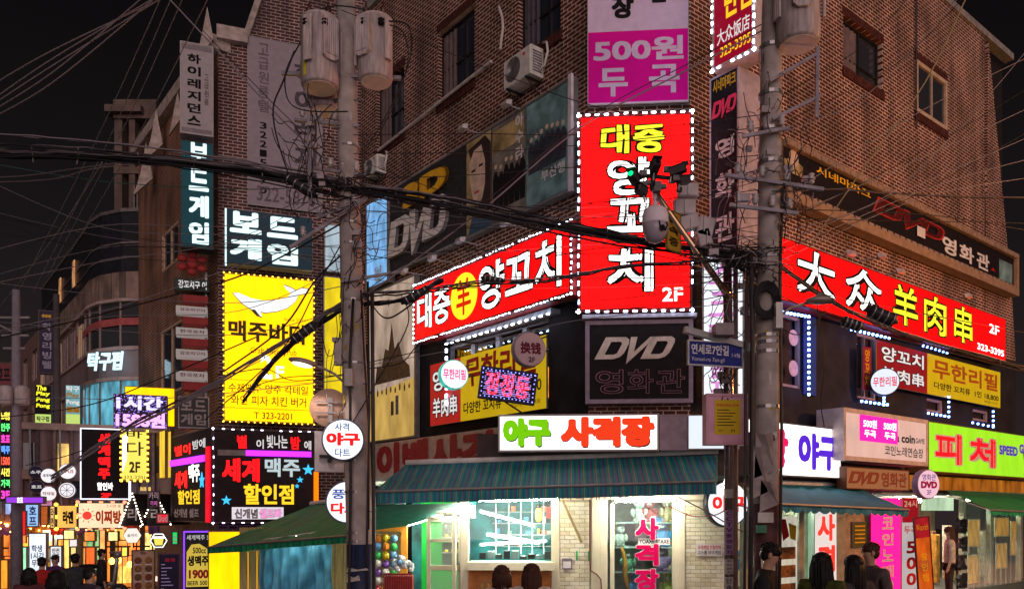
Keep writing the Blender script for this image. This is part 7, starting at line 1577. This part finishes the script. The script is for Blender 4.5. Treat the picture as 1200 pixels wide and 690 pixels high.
    CV=[(0,0,.84,(.165,.135)),(0,0,1.0,(.16,.13)),(0,lean*.3,1.15,(.155,.125)),(0,lean*.6,1.33,(.185,.13)),(0,lean,1.455,(.105,.09)),(0,lean+.005,1.495,(.07,.07))]; CE=[(0,1),(1,2),(2,3),(3,4),(4,5)]
    def chain2(start,pts):
        k=start
        for q in pts: CV.append(q); CE.append((k,len(CV)-1)); k=len(CV)-1
    for sd in(-1,1):
        if arms=='phone': A_=[(sd*.20,lean,1.395,.075),(sd*.23,lean+.02,1.13,.062),(sd*.115,lean+.22,1.16,.046)]
        elif arms=='up': A_=[(sd*.20,lean,1.395,.075),(sd*.24,lean+.10,1.18,.062),(sd*.13,lean+.21,1.36,.046)]
        else: A_=[(sd*.20,lean,1.395,.075),(sd*.25,lean-.02,1.13,.062),(sd*.255,lean+.03,.92,.048)]
        chain2(3,A_)
    skinmesh('jacket',CV,CE,cm,M,t)
    pm_=mat('trousers_%d'%int(pants[0]*999),pants,.8,var=.3,sc_=10); PV=[(0,0,.92,(.145,.115))];PE_=[]
    for sd in(-1,1):
        k=0
        for q in((sd*.095,0,.84,.098),(sd*.10,.02,.50,.075),(sd*.10,0,.12,.062)): PV.append(q); PE_.append((k,len(PV)-1)); k=len(PV)-1
    skinmesh('trousers',PV,PE_,pm_,M,t,1)
    m=MB()
    for sd in(-1,1): m.ell((sd*.105,.06,.04),.05,.13,.05,12,8)
    m.build('shoes',mat('shoe_dark',(.03,.03,.03),.5),M,t,True,kind='stuff')
    if arms=='phone': m=MB(); m.bbox(-.035,.035,-.07,.07,0,.008,.003); m.xf(T(0,lean+.38,1.26)@Matrix.Rotation(math.radians(60),4,'X')); m.build('phone',mat('phone_body',(.05,.05,.06),.2),M,t)
    return t
pi=math.pi
person('young man in black jacket with dark hair looking down at phone by the right pole',893,641,8.2,1.72,-pi/2-.45,(.018,.018,.022),hair='short',nod=.06,arms='phone',lean=.04)
person('woman with long black hair and dark olive top walking near the right pole',963,652,8.4,1.64,-.7,(.06,.07,.012),hair='long')
person('woman with long dark hair in grey coat before the white banner',1001,655,8.6,1.62,.3,(.05,.045,.05),hair='long')
person('man in dark taupe jacket and cap hair turning beside the pink banner',1021,640,9.6,1.72,1.9,(.09,.065,.07),hair='short',hairm=HBR,look=-.3)
person('woman in cream top with long hair standing inside the lit glass shop',1113,619,17.5,1.62,1.2,(.55,.5,.42),pants=(.05,.03,.03),hair='long',skin=SK2,hairm=HBR)
person('woman with brown bob hair before the gallery counter',588,666,9.6,1.55,.2,(.55,.5,.45),hair='bob',hairm=HBR,skin=SK2)
person('woman with long brown hair and white top before the gallery counter',623,664,9.4,1.56,-.1,(.6,.56,.5),hair='long',hairm=HBR,skin=SK2)
person('person with patterned bright headscarf bending low at the gallery door',571,684,9.8,1.5,.1,(.6,.35,.15),hair='bob',hairm=mat('scarf',(.6,.35,.12),.7,var=.7,sc_=20))
person('man in dark coat with black hair at the near left crowd',204,662,18.2,1.66,-.3,(.03,.025,.04),hair='short') if 0 else None
for px,top,d,yaw,c,hr,l in((49,655,17,.2,(.45,.02,.02),'short','person in red jacket seen from behind before the white lit notices'),(65,652,20,pi-.2,(.10,.03,.12),'short','man in plum jacket facing the camera under the notice board'),
    (88,651,16.5,.5,(.04,.04,.05),'short','man in black jacket looking right beside the white post'),(67,672,9.8,.1,(.03,.04,.05),'bob','dark rounded head and back closest to the camera at lower left'),
    (119,645,20.5,-1.0,(.03,.025,.03),'short','man in black leaning by the orange doorway and scooter'),(104,668,13.5,-.4,(.05,.04,.06),'short','dark figure with head low between the seated people and scooter'),
    (14,651,27,.1,(.06,.07,.16),'short','walker in navy jacket with back turned near far pole'),(6,647,28,.3,(.03,.03,.035),'short','walker in black coat at the left edge'),(34,668,14.5,.3,(.12,.03,.04),'bob','head with bob hair beside the standing banner at lower left')):
    person(l,px,top,d,1.7,yaw,c,hair=hr)
